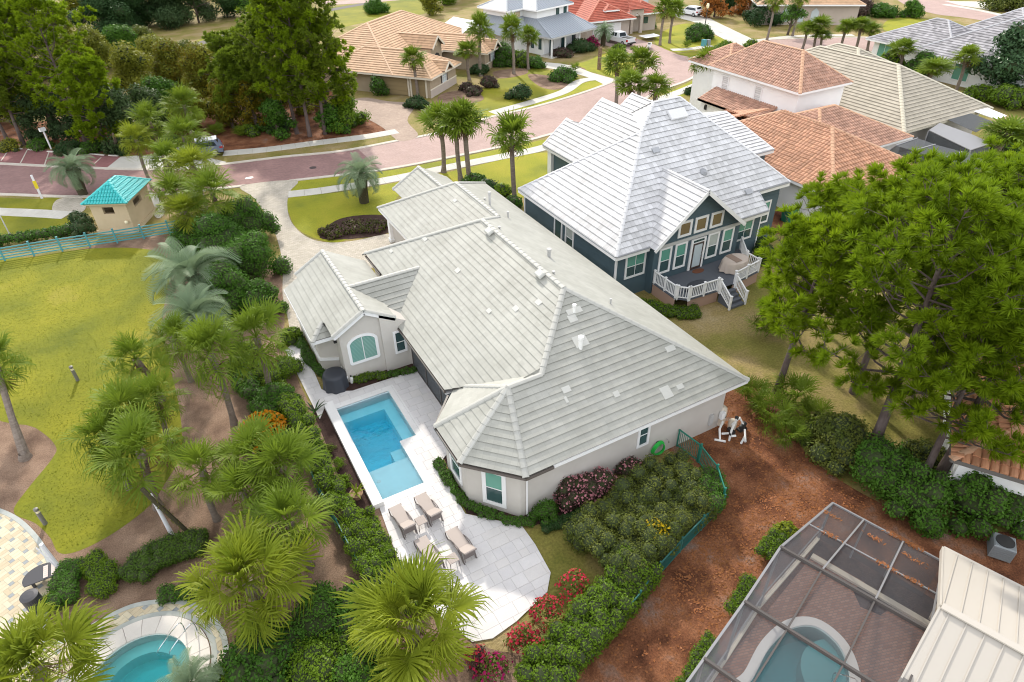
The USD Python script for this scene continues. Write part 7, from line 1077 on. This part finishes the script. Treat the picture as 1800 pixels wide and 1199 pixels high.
for px, py, seed, h, R, m, fl, lab in ((100, 245, 1, 6.5, 3.2, 'oak_leaf', None, 'dark grey green oak at the left end of the wood'), (230, 256, 2, 6.5, 3.2, 'oak_leaf', None, 'dark oak with several bent stems above the parking bays'), (270, 240, 3, 6.0, 2.8, 'oak_leaf', None, 'dark oak behind the street palms'), (255, 190, 4, 8.0, 3.6, 'olive_leaf', None, 'olive brown tree with a rusty top in the wood'), (320, 175, 5, 7.5, 3.4, 'olive_leaf', ('gold_leaf', 8, .26), 'olive tree with golden sprays above the street palms'), (370, 190, 6, 7.5, 3.2, 'olive_leaf', ('gold_leaf', 15, .26), 'large yellow leaved tree in the middle of the wood'), (410, 225, 7, 5.5, 2.6, 'olive_leaf', ('gold_leaf', 15, .26), 'yellow leaved tree hanging over the palmettos'), (452, 232, 8, 6.0, 1.8, 'gold_leaf', None, 'bright yellow vine tree by the bare pine stem'), (300, 215, 9, 5.5, 2.8, 'hedge_leaf', None, 'fresh green tree behind the street clump'), (345, 232, 10, 5.0, 2.4, 'olive_leaf', ('gold_leaf', 10, .26), 'low yellow green tree behind the silver SUV'), (490, 240, 11, 4.5, 2.2, 'hedge_leaf', None, 'low green tree under the right pines'), (612, 226, 12, 3.6, 2.4, 'hedge_bright', None, 'bright green rounded bush at the corner of the tan driveway'), (585, 232, 13, 3.2, 1.8, 'hedge_leaf', None, 'green bush beneath the rightmost pines'), (535, 195, 14, 5.5, 3.0, 'olive_leaf', None, 'olive tree behind the right pine group'), (470, 180, 15, 6.5, 3.0, 'olive_leaf', None, 'olive tree behind the yellow vine tree'), (180, 220, 16, 6.0, 3.0, 'oak_leaf', None, 'dark oak between the broad pine and the bent stems'), (140, 160, 17, 7.5, 3.6, 'olive_leaf', None, 'pale olive tree far behind the broad pine'), (20, 215, 18, 5.5, 2.8, 'olive_leaf', None, 'olive tree at the far left of the wood'), (400, 150, 19, 6.0, 3.0, 'olive_leaf', ('gold_leaf', 2, .3), 'olive tree below the dark trail'), (50, 140, 30, 7.0, 3.6, 'olive_leaf', None, 'olive tree in the upper left gap of the wood'), (110, 120, 31, 7.0, 3.6, 'hedge_olive', None, 'olive green tree behind the thin pine'), (175, 128, 32, 6.5, 3.6, 'olive_leaf', None, 'olive tree right behind the broad pine top'), (225, 112, 33, 6.0, 3.4, 'hedge_leaf', None, 'green tree below the far evergreen belt'), (285, 140, 34, 6.0, 3.4, 'olive_leaf', None, 'olive tree above the rusty topped tree'), (345, 142, 35, 5.5, 3.2, 'hedge_olive', None, 'olive green tree before the trail bend'), (20, 165, 36, 6.5, 3.6, 'olive_leaf', None, 'olive tree at the left edge behind the pines'), (-5, 110, 37, 7.0, 4.0, 'oak_leaf', None, 'grey green tree at the upper left edge'), (470, 145, 38, 5.5, 3.0, 'olive_leaf', None, 'olive tree between trail and right pines'), (265, 95, 39, 4.5, 2.8, 'hedge_olive', None, 'low olive tree beside the start of the trail')):
    tree('wood_tree', lab, G2(px, py), 100 + seed, h, R, m, 28, .27, 'trees of the wood across the street', n=22, flowers=fl, low=.12)
for px, py, seed, h, R, m, lab in ((190, 62, 1, 8.5, 5.5, 'dark_leaf', 'dark evergreen at the left of the far tree belt'), (240, 52, 2, 9, 5.5, 'dark_leaf', 'dark evergreen left of the middle in the far tree belt'), (300, 44, 3, 10, 6, 'oak_leaf', 'greyish evergreen in the middle of the far tree belt'), (350, 40, 4, 10, 6, 'oak_leaf', 'tall greyish evergreen above the dark trail'), (400, 30, 5, 9, 5, 'dark_leaf', 'dark green tree at the right of the far tree belt'), (450, 24, 6, 8.5, 5, 'hedge_leaf', 'mid green tree ending the far tree belt'), (150, 22, 7, 7, 5, 'olive_leaf', 'olive tree at the far top left'), (60, 60, 8, 7, 5, 'olive_leaf', 'hazy olive tree in the top left corner'), (100, 100, 9, 7, 4.5, 'olive_leaf', 'hazy olive tree below the top left corner'), (20, 30, 10, 8, 5, 'olive_leaf', 'outermost olive tree in the top left corner'), (500, 8, 11, 8, 5, 'dark_leaf', 'dark tree at the top edge left of the tall pines'), (380, -10, 12, 10, 6, 'dark_leaf', 'dark tree cut by the top edge over the trail'), (260, -6, 13, 10, 6, 'dark_leaf', 'dark tree cut by the top edge left of the trail'), (780, 8, 14, 6, 4, 'hedge_bright', 'bright green tree behind the tan house'), (755, 26, 15, 5, 3, 'olive_leaf', 'olive tree behind the tan house roof'), (660, 22, 16, 2.6, 3, 'hedge_leaf', 'round shrub on the far lawn left of the tan house ridge'), (800, -4, 17, 8, 4, 'hedge_leaf', 'tree cut by the top edge left of the white house'), (1255, 30, 18, 5, 2.6, 'rust_leaf', 'left rusty orange tree beside the far driveway'), (1300, 26, 19, 5, 2.6, 'rust_leaf', 'right rusty orange tree beside the far driveway'), (1270, 12, 20, 5, 4, 'dark_leaf', 'dark shrub mass behind the rusty trees'), (1340, 42, 21, 4.5, 3.6, 'dark_leaf', 'dark clipped shrub mass left of the round evergreen'), (1322, 12, 23, 5, 4, 'hedge_leaf', 'green tree above the clipped shrub mass'), (1600, 30, 24, 3, 2.2, 'hedge_leaf', 'green bush on the lawn by the far street'), (1500, 26, 25, 3, 4, 'plum_leaf', 'plum coloured shrubs before the far arched house'), (1545, 28, 26, 2.2, 3, 'hedge_leaf', 'low green shrubs right of the plum shrubs'), (1770, 18, 27, 4, 4, 'hedge_olive', 'olive tree at the top right corner')):
    tree('far_tree', lab, G2(px, py), 200 + seed, h, R, m, 18, .36, 'far trees along the top of the picture', n=20, low=.1)
tree('round_evergreen', 'clipped egg shaped evergreen before the far arched house', G2(1384, 62), 300, 6.2, 2.5, 'hedge_leaf', 22, .3, n=4, low=.3)
tree('magnolia', 'glossy dark magnolia before the shingle house at the right', G2(1752, 168), 301, 8.5, 4.2, 'magnolia_leaf', 14, .42, n=20, low=.1)
for px, py, h, R, m, seed, lab in ((1762, 185, 2.6, 3.0, 'hedge_bright', 1, 'bright shrub below the magnolia'), (1800, 190, 2.2, 2.5, 'hedge_olive', 2, 'olive shrub at the right edge below the magnolia'), (1720, 172, 1.8, 2, 'hedge_bright', 3, 'yellow green shrub left of the magnolia foot'), (1560, 130, 3.4, 2.2, 'hedge_bright', 4, 'pale green shrub behind the beige ridge'), (1612, 140, 3.6, 2.4, 'hedge_leaf', 5, 'green shrub beside the bushy palm'), (1600, 235, 1.6, 1.8, 'hedge_bright', 6, 'bright shrub between cage and porch roof'), (1650, 248, 1.5, 1.8, 'hedge_bright', 7, 'bright shrub right of the dark cage'), (1790, 275, 3.4, 3, 'hedge_leaf', 8, 'green shrub mass below the golden palm'), (1690, 262, 1.4, 1.6, 'hedge_olive', 9, 'olive shrub beside the flat porch roof')):
    lob = at(bush_lobes(np.random.default_rng(400 + seed), R, R, h, 9, R * .4), G(px, py)); plant('shrub', lab, 'shrub', lob, m, 22, .3, 500 + seed, 'shrubs around the right hand houses')
# ---- hedges and beds near the pool
def hedge(name, label, pts, width, h, m, dens, size, seed, r=.4, step=.45, flat=True, flowers=None, group=None, z=0, **k):
    lob = path_lobes(np.random.default_rng(seed), pts, width, h, step, r, flat); return plant(name, label, 'hedge', lob, m, dens, size, seed + 1, group, flowers, **k)
hedge('boundary_hedge', 'long loose green hedge between the palms and the pool bed', [(1.1, 36.5), (1.6, 33.5), (2.1, 30.5), (2.45, 27.5), (2.4, 24.5), (2.5, 21.5), (2.6, 18.6), (2.6, 16.6)], 1.15, 1.45, 'hedge_bright', 170, .10, 1, r=.42, flat=False)
hedge('boundary_hedge', 'dark hedge behind the palm trunks left of the walkway', [(0.2, 35.5), (0.5, 32.5), (0.9, 29.6), (1.3, 26.5)], 1.1, 1.3, 'hedge_leaf', 110, .12, 3, r=.5, flat=False)
hedge('patio_shrubs', 'bright leafy shrub row along the left edge of the patio', [(3.35, 21.0), (3.3, 19.0), (3.4, 17.2), (3.55, 15.6)], .9, .75, 'hedge_bright', 170, .10, 5, r=.32, flat=False)
for px, py, R, h, m, seed, lab in ((400, 470, 2.7, 4.4, 'hedge_leaf', 1, 'tall glossy shrub mass left of the driveway'), (440, 425, 2.5, 4.0, 'hedge_leaf', 2, 'upper glossy shrub beside the driveway mouth'), (450, 490, 2.5, 4.0, 'hedge_leaf', 3, 'lower glossy shrub beside the driveway'), (405, 540, 2.4, 3.4, 'hedge_leaf', 4, 'dark shrub between feather palms and driveway'), (345, 450, 2.3, 3.2, 'hedge_leaf', 5, 'green shrub mass below the gatehouse palms'), (462, 545, 1.8, 2.4, 'hedge_leaf', 6, 'dark low shrub at the foot of the driveway edge'), (500, 660, 1.3, 1.3, 'hedge_bright', 7, 'bright shrub beside the top of the walkway'), (490, 720, 1.5, 1.7, 'hedge_leaf', 9, 'shrub behind the orange flowered shrub'), (560, 1100, 1.6, 1.3, 'hedge_leaf', 21, 'dark green shrub between the two golden palms'), (470, 1170, 1.9, 1.5, 'hedge_leaf', 22, 'green shrub mass at the bottom right of the spa'), (560, 1185, 1.7, 1.4, 'hedge_bright', 23, 'bright shrub at the bottom between the golden palms'), (640, 1060, 1.1, .8, 'hedge_leaf', 24, 'green shrub under the largest golden palm'), (640, 1199, 1.6, 1.3, 'hedge_leaf', 25, 'green shrub at the bottom edge below the largest palm'), (420, 1199, 1.2, 1.0, 'hedge_bright', 26, 'bright low shrub at the bottom edge by the spa plaza'), (510, 600, 1.0, 1.0, 'hedge_bright', 28, 'bright low shrub at the corner of the wing wall')):
    lob = at(bush_lobes(np.random.default_rng(600 + seed), R, R, h, 16 if R > 1.5 else 11, R * .34), G(px, py)); plant('shrub', lab, 'shrub', lob, m, 130 if R < 1.8 else 75, .12 if R < 1.8 else .16, 700 + seed, 'shrubs of the palm bed')
lob = at(bush_lobes(np.random.default_rng(31), 1.5, 1.2, 1.9, 14, .35), G(470, 775)); plant('orange_shrub', 'shrub topped with orange yellow flower spikes among the palms', 'shrub', lob, 'hedge_bright', 90, .13, 32, flowers=('flower_orange', 55, .16))
for pts, w, h, m, seed, lab in (([(352, 952), (305, 962), (258, 984), (232, 1016)], 1.35, .85, 'boxwood', 1, 'clipped rounded hedge curving around the spa plaza'), ([(350, 1028), (312, 1036), (278, 1042)], .7, .5, 'hedge_leaf', 2, 'low clipped hedge below the large clipped hedge'), ([(128, 992), (108, 1030), (112, 1062)], 1.0, .8, 'hedge_leaf', 3, 'clipped shrub mass beside the plaza table'), ([(160, 985), (192, 1020), (166, 1040)], 1.0, .75, 'hedge_bright', 4, 'bright clipped shrubs right of the plaza table')):
    pts = [G2(*p, .4) for p in pts]
    hedge('clipped_hedge', lab, pts, w, h, m, 200, .085, 40 + seed * 3, r=.34, step=.3, jitter=.45)
hedge('clipped_hedge', 'square dark hedge row behind the teal park fence', [G2(*p) for p in ((-60, 440), (0, 432), (60, 424), (130, 412))], 1.1, 1.0, 'hedge_leaf', 60, .16, 60, r=.42, step=.5)
for px, py, seed, lab in ((143, 398, 1, 'dark clipped ball shrub left of the gatehouse'), (150, 412, 2, 'lower dark ball shrub left of the gatehouse')): lob = at(bush_lobes(np.random.default_rng(seed), 1.1, 1.1, 1.5, 8, .5), G(px, py)); plant('ball_shrub', lab, 'shrub', lob, 'dark_leaf', 60, .15, 70 + seed)
# planting against the house
hedge('wall_planting', 'low green border around the bay window', [(7.75, 22.6), (7.7, 21.0), (7.75, 19.6), (8.4, 18.4), (9.3, 17.3), (10.2, 16.9)], .42, .32, 'hedge_leaf', 260, .08, 80, r=.2, step=.2, flat=False); hedge('wall_planting', 'low green hedge under the arched window', [(6.2, 31.15), (7.2, 30.75), (8.0, 30.45)], .5, .5, 'hedge_bright', 240, .08, 82, r=.24, step=.22); hedge('wall_planting', 'low dark ground cover under the small window of the wing', [(8.2, 30.5), (9.2, 30.3), (9.6, 30.2)], .45, .25, 'hedge_leaf', 240, .08, 84, r=.18, step=.2)
hedge('wall_planting', 'dark green border along the walkway side of the wing', [(4.35, 37.0), (4.3, 34.5), (4.5, 33.2), (4.95, 32.0)], .55, .45, 'hedge_leaf', 200, .09, 86, r=.24, step=.25)
lob = at(bush_lobes(np.random.default_rng(5), .75, .65, 1.25, 12, .26), (10.75, 16.9)); plant('round_shrub', 'rounded green shrub at the bay corner downspout', 'shrub', lob, 'hedge_leaf', 260, .09, 90)
hedge('camellia', 'dark camellia bush sprinkled with pale pink flowers against the front wall', [(11.9, 17.1), (13.0, 16.95), (14.2, 16.9)], 1.1, 1.35, 'plum_leaf', 150, .10, 92, r=.38, step=.35, flat=False, flowers=('flower_pink', 22, .11)); hedge('camellia', 'smaller camellia bush with pink flowers below the front window', [(15.2, 17.0), (16.4, 16.95)], .9, 1.0, 'plum_leaf', 150, .10, 95, r=.34, step=.35, flat=False, flowers=('flower_pink', 14, .11))
hedge('wall_planting', 'dark mondo grass skirt in front of the camellias', [(10.4, 16.4), (11.6, 16.1), (12.8, 16.2)], .6, .22, 'dark_leaf', 240, .10, 97, r=.2, step=.25); 
# the big hedge along the garden fence
hedge('olive_hedge', 'wide olive green loose hedge between the front wall and the fence', [(11.3, 13.5), (13.0, 13.8), (15.0, 14.4), (16.8, 14.8), (17.9, 14.5)], 3.9, 1.7, 'hedge_olive', 130, .10, 110, r=.48, step=.5, flat=False); hedge('bright_hedge', 'bright light green hedge in front of the olive hedge by the fence', [(6.2, 10.3), (7.6, 10.7), (8.8, 11.0), (10.2, 11.4), (11.6, 11.9), (12.7, 12.2)], 1.8, 1.5, 'hedge_bright', 130, .11, 113, r=.42, step=.45, flat=False)
hedge('yellow_shrub', 'patch of yellow flowers on the olive hedge', [(13.6, 12.9), (14.5, 13.1)], .9, 1.6, 'hedge_olive', 90, .10, 116, r=.34, step=.4, flat=False, flowers=('flower_yellow', 45, .10), cores=None)
hedge('olive_hedge', 'green end of the hedge beside the pine straw', [(17.3, 13.5), (18.1, 13.8), (18.6, 14.9)], 1.4, 1.45, 'hedge_leaf', 130, .10, 118, r=.42, step=.45, flat=False)
for px, py, R, h, seed, lab in ((1008, 1050, .8, 1.7, 1, 'upright bush with red pink flowers at the right corner of the patio'), (962, 1098, .85, 1.7, 2, 'bush with red pink flowers at the lower right of the patio'), (918, 1135, .7, 1.2, 3, 'bush with pink flowers at the bottom tip of the patio'), (838, 1165, .55, .9, 4, 'low bush with dark red leaves at the bottom tip of the patio'), (868, 1190, .75, 1.2, 5, 'flowering bush at the bottom edge left of the fence'), (950, 1150, .6, 1.0, 6, 'small flowering bush against the bright hedge')):
    lob = at(bush_lobes(np.random.default_rng(800 + seed), R, R, h, 20, .24), G(px, py)); plant('flowering_bush', lab, 'shrub', lob, 'hedge_olive' if seed != 4 else 'plum_leaf', 75, .10, 820 + seed, 'flowering bushes around the patio tip', flowers=('flower_red' if seed != 5 else 'flower_magenta', 15 if seed < 4 else 9, .12), cores=None, shell=.9)
for pts, seed, lab in (([(19.0, 10.6), (17.8, 10.2)], 1, 'small green hedge at the far end of the screen cage'), ([(16.2, 9.5), (14.6, 8.9)], 2, 'middle green hedge along the screen cage'), ([(13.0, 8.3), (11.2, 7.6), (9.6, 7.1)], 3, 'lowest green hedge along the screen cage')): hedge('cage_hedge', lab, pts, .75, .8, 'hedge_bright', 210, .09, 130 + seed * 2, r=.3, step=.3, group='hedges along the screen cage')
lob = at(bush_lobes(np.random.default_rng(3), .6, .6, .8, 8, .3), (19.6, 10.6)); plant('golden_shrub', 'yellow green feathery shrub at the cage corner', 'shrub', lob, 'palm_leaf_gold', 150, .14, 140)
for px, py, R, h, m, seed, lab in ((1480, 800, 2.0, 2.4, 'hedge_olive', 1, 'olive shrub below the tallest pine'), (1540, 850, 2.2, 2.6, 'hedge_leaf', 2, 'large green shrub between pine trunks'), (1600, 890, 2.0, 2.4, 'hedge_leaf', 3, 'dark green shrub at the end of the pine straw'), (1700, 900, 1.9, 2.4, 'hedge_leaf', 4, 'dark shrub before the white wall of the clay tiled house'), (1755, 905, 1.6, 2.0, 'hedge_leaf', 5, 'shrub over the air conditioning unit'), (1450, 770, 1.5, 1.6, 'hedge_olive', 6, 'olive shrub right of the palmettos'), (1620, 820, 1.4, 1.6, 'hedge_olive', 7, 'shrub between the slim pine trunks')):
    lob = at(bush_lobes(np.random.default_rng(900 + seed), R, R, h, 15, R * .33), G(px, py)); plant('shrub', lab, 'shrub', lob, m, 75, .15, 920 + seed, 'shrubs under the right hand pines')
for px, py, R, h, m, seed, lab in ((915, 175, 2.0, 1.9, 'dark_leaf', 1, 'clipped oval shrub on the lawn by the tan house path'), (733, 190, 1.7, 1.5, 'dark_leaf', 2, 'dark clipped shrub at the end of the tan garage'), (990, 140, 2.2, 1.8, 'hedge_leaf', 3, 'round shrub bed beside the white house path'), (830, 165, 1.5, 1.2, 'plum_leaf', 4, 'brownish shrub before the tan house'), (858, 152, 1.6, 1.4, 'plum_leaf', 5, 'grey brown shrub at the front bed of the tan house'), (845, 130, 1.8, 1.6, 'dark_leaf', 6, 'dark shrub under the tan house gable'), (885, 112, 2.4, 3.4, 'hedge_leaf', 7, 'tall green hedge at the right end of the tan house'), (915, 115, 2.2, 2.4, 'hedge_bright', 8, 'bright green hedge left of the white house'), (935, 118, 2.0, 1.6, 'hedge_leaf', 9, 'low green hedge below the greyish palm'), (985, 100, 2.0, 1.4, 'plum_leaf', 10, 'reddish clipped hedge before the veranda'), (1020, 92, 2.6, 2.0, 'dark_leaf', 11, 'dark green shrub at the veranda corner'), (1040, 85, 1.4, 1.8, 'flower_magenta', 12, 'magenta bougainvillea by the veranda'), (1130, 48, 2.2, 2.6, 'hedge_leaf', 13, 'green shrub before the red roofed house'), (1228, 70, 2.6, 2.8, 'hedge_leaf', 14, 'leafy shrub beside the utility boxes'), (820, 160, 1.2, 1.2, 'plum_leaf', 15, 'dark red shrub at the plinth of the tan house'), (1090, 88, 1.3, 1.0, 'hedge_bright', 16, 'bright tuft on the lawn edge by the red house driveway'), (665, 168, 1.4, 2.6, 'hedge_leaf', 17, 'potted greenery left of the tan garage'), (1275, 92, 2.2, 1.6, 'hedge_bright', 18, 'bright shrub behind the white house roof'), (1320, 88, 1.5, 1.6, 'hedge_bright', 19, 'round bush where the far driveway meets the street'), (605, 228, 1.6, 2.6, 'hedge_leaf', 20, 'green bush left of the tan driveway'), (1225, 165, 1.5, 1.3, 'dark_leaf', 21, 'dark shrub at the palm before the white house'), (830, 322, 1.3, 1.0, 'hedge_leaf', 22, 'green shrub behind the garage roof edge'), (862, 338, 1.2, 1.4, 'dark_leaf', 23, 'dark round shrub beside the garage roof'), (885, 350, 1.2, 1.5, 'hedge_bright', 24, 'bright shrub at the foot of the lawn palm'), (902, 368, 1.1, 1.5, 'hedge_leaf', 25, 'green shrub in the gap between the houses'), (1000, 320, 1.2, 1.0, 'hedge_leaf', 26, 'sago like shrub behind the blue house eave')):
    lob = at(bush_lobes(np.random.default_rng(1000 + seed), R, R, h, 10, R * .4), G(px, py)); plant('garden_shrub', lab, 'shrub', lob, m, 26, .26, 1020 + seed, 'front garden shrubs')
hedge('circle_shrubs', 'brown red ground shrubs around the feather palm on the front lawn', [G2(*p) for p in ((575, 415), (600, 405), (640, 400), (678, 402))], 2.0, .45, 'hedge_olive', 60, .14, 160, r=.32, step=.6, flat=False, flowers=('plum_leaf', 30, .16), cores=None); hedge('deck_planting', 'low yellow green planting along the left foot of the deck', [(24.4, 29.4), (26.0, 28.7), (27.2, 26.9), (28.6, 26.3)], 1.3, .6, 'hedge_bright', 90, .13, 163, r=.34, step=.4, flat=False)
hedge('deck_planting', 'narrow shrubs between the two houses', [(23.6, 30.2), (23.5, 27.5), (23.6, 25.5)], 1.3, 1.0, 'hedge_olive', 90, .13, 166, r=.4, step=.45, flat=False)
hedge('side_planting', 'olive shrubs along the right side of the grey roofed house', [(23.9, 24.5), (23.7, 21.5), (23.5, 19.8)], .9, .7, 'hedge_olive', 90, .12, 168, r=.34, step=.45, flat=False)
for px, py, seed, lab in ((1336, 412, 1, 'upper dark ball shrub at the blue house corner'), (1330, 440, 2, 'lower dark ball shrub at the deck corner'), (1345, 460, 3, 'dark shrub beside the deck railing')): lob = at(bush_lobes(np.random.default_rng(seed + 60), .9, .9, 1.5, 9, .38), G(px, py)); plant('ball_shrub', lab, 'shrub', lob, 'dark_leaf', 110, .13, 170 + seed)
# small plants of the pool bed
for (x, y), R, h, m, seed, lab in (((2.9, 27.9), .35, .4, 'hedge_bright', 1, 'yellow green tuft at the top of the pool bed'), ((3.2, 26.3), .4, .45, 'hedge_olive', 2, 'olive tuft in the pool bed'), ((3.35, 24.9), .45, .6, 'hedge_bright', 3, 'bright bush in the middle of the pool bed'), ((3.3, 23.7), .4, .6, 'hedge_bright', 4, 'bright bush above the potted plant')): lob = at(bush_lobes(np.random.default_rng(seed + 80), R, R, h, 7, .16), (x, y)); plant('bed_plant', lab, 'plant', lob, m, 200, .08, 190 + seed, cores=None, shell=.8)
def spiky(name, label, base, n, L, m, seed, pot=None):
    rng = np.random.default_rng(seed); t = thing(name, label, 'plant', (*base, 0.0)); z0 = .32 if pot else .05; 
    for i in range(n): a = i * 2.4; e = rng.uniform(.5, 1.3); u = np.linspace(0, 1, 5); X = L * u * math.cos(e) * 1.1; Z = z0 + L * u * math.sin(e) - .5 * L * u ** 2.5 * .6; w = .045 * np.sin(PI * (0.15 + .85 * u) * .98); V = np.vstack([np.column_stack([X, -w, Z]), np.column_stack([X, w, Z])]); part(t, 'leaf', rot((V, np.vstack([[[j, j + 1, j + 6], [j, j + 6, j + 5]] for j in range(4)])), a), m, world=False)
    if pot: part(t, 'pot', revolve([(0, .0), (.2, 0), (.30, .3), (.33, .32), (.33, .36), (.27, .36), (.25, .30), (0, .30)], 16), 'terracotta_pot', world=False)
    return t
spiky('potted_plant', 'yellow green spiky plant in a round terracotta pot by the pool wall', (3.42, 22.5), 9, .75, 'palm_leaf_gold', 1, True); spiky('sago_plant', 'dark arching plant at the top end of the pool wall', (3.3, 29.6), 10, .95, 'dark_leaf', 2); spiky('sago_plant', 'small sago at the pool wall corner beside the walkway', (3.0, 29.0), 8, .7, 'hedge_leaf', 3)
for i, (px, py, R, h, m, lab) in enumerate(((20, 262, 1.6, 1.2, 'olive_leaf', 'undergrowth at the left end of the red mulch'), (70, 262, 1.5, 1.2, 'hedge_leaf', 'undergrowth behind the floodlight'), (125, 266, 1.7, 1.3, 'dark_leaf', 'dark undergrowth right of the floodlight'), (165, 268, 1.6, 1.4, 'hedge_leaf', 'undergrowth between the leaning stems'), (205, 268, 1.7, 1.3, 'dark_leaf', 'dark undergrowth at the end of the parking bays'), (300, 262, 1.8, 1.6, 'hedge_leaf', 'undergrowth left of the silver SUV'), (470, 230, 1.6, 1.3, 'hedge_leaf', 'undergrowth left of the right hand pines'), (500, 228, 1.6, 1.4, 'dark_leaf', 'dark undergrowth behind the red mulch'), (440, 236, 1.5, 1.2, 'hedge_bright', 'bright undergrowth beside the bare pine stem'), (630, 215, 1.4, 1.1, 'hedge_leaf', 'low bush on the red mulch near the tan driveway'))):
    lob = at(bush_lobes(np.random.default_rng(1300 + i), R, R, h, 9, R * .38), G(px, py)); plant('undergrowth', lab, 'shrub', lob, m, 40, .2, 1320 + i, 'undergrowth of the wood')
for i, (p0, p1, p2, lab) in enumerate((((1075, 590), (900, 470), (840, 420), 'pale bent bare stem reaching left at the end of the parking bays'), ((1140, 635), (1060, 470), (1010, 380), 'straight bare stem beside the bent stem'), ((1215, 625), (1215, 520), (1190, 450), 'short thick pale stem right of the bent stem'))):
    q = lambda p, z: G(p[0] / 6, 160 + p[1] / 6, z); t = thing('bare_stem', lab, 'tree trunk', (*q(p0, 0)[:2], 0)); part(t, 'trunk', tube([q(p0, 0), q(p1, 1.8), q(p2, 3.2)], [.20, .16, .10], 7), 'twig')
cl = []; rr = np.random.default_rng(21)
for (a, b, n) in ((T_[0], E_[0], 260), ((T_[0] + T_[1]) / 2, (E_[0] + E_[1]) / 2, 130), (T_[0] * .8 + T_[1] * .2, E_[0] * .8 + E_[1] * .2, 90)):
    s = np.clip(np.concatenate([rr.normal(c, .05, n // 3) for c in rr.uniform(.05, .95, 3)]), 0, 1); p = a + (b - a) * s[:, None]; p[:, 2] += .04 + 0 * s; cl.append(leaves(p + rr.normal(0, .05, p.shape) * [1, 1, .2], np.tile([0, 0, 1.0], (len(p), 1)), .14, rr, .3, .3))
struct('leaf_litter', join(cl), 'litter', 'stuff', 'orange dead needles lying on the screen cage roof', 'leaves')
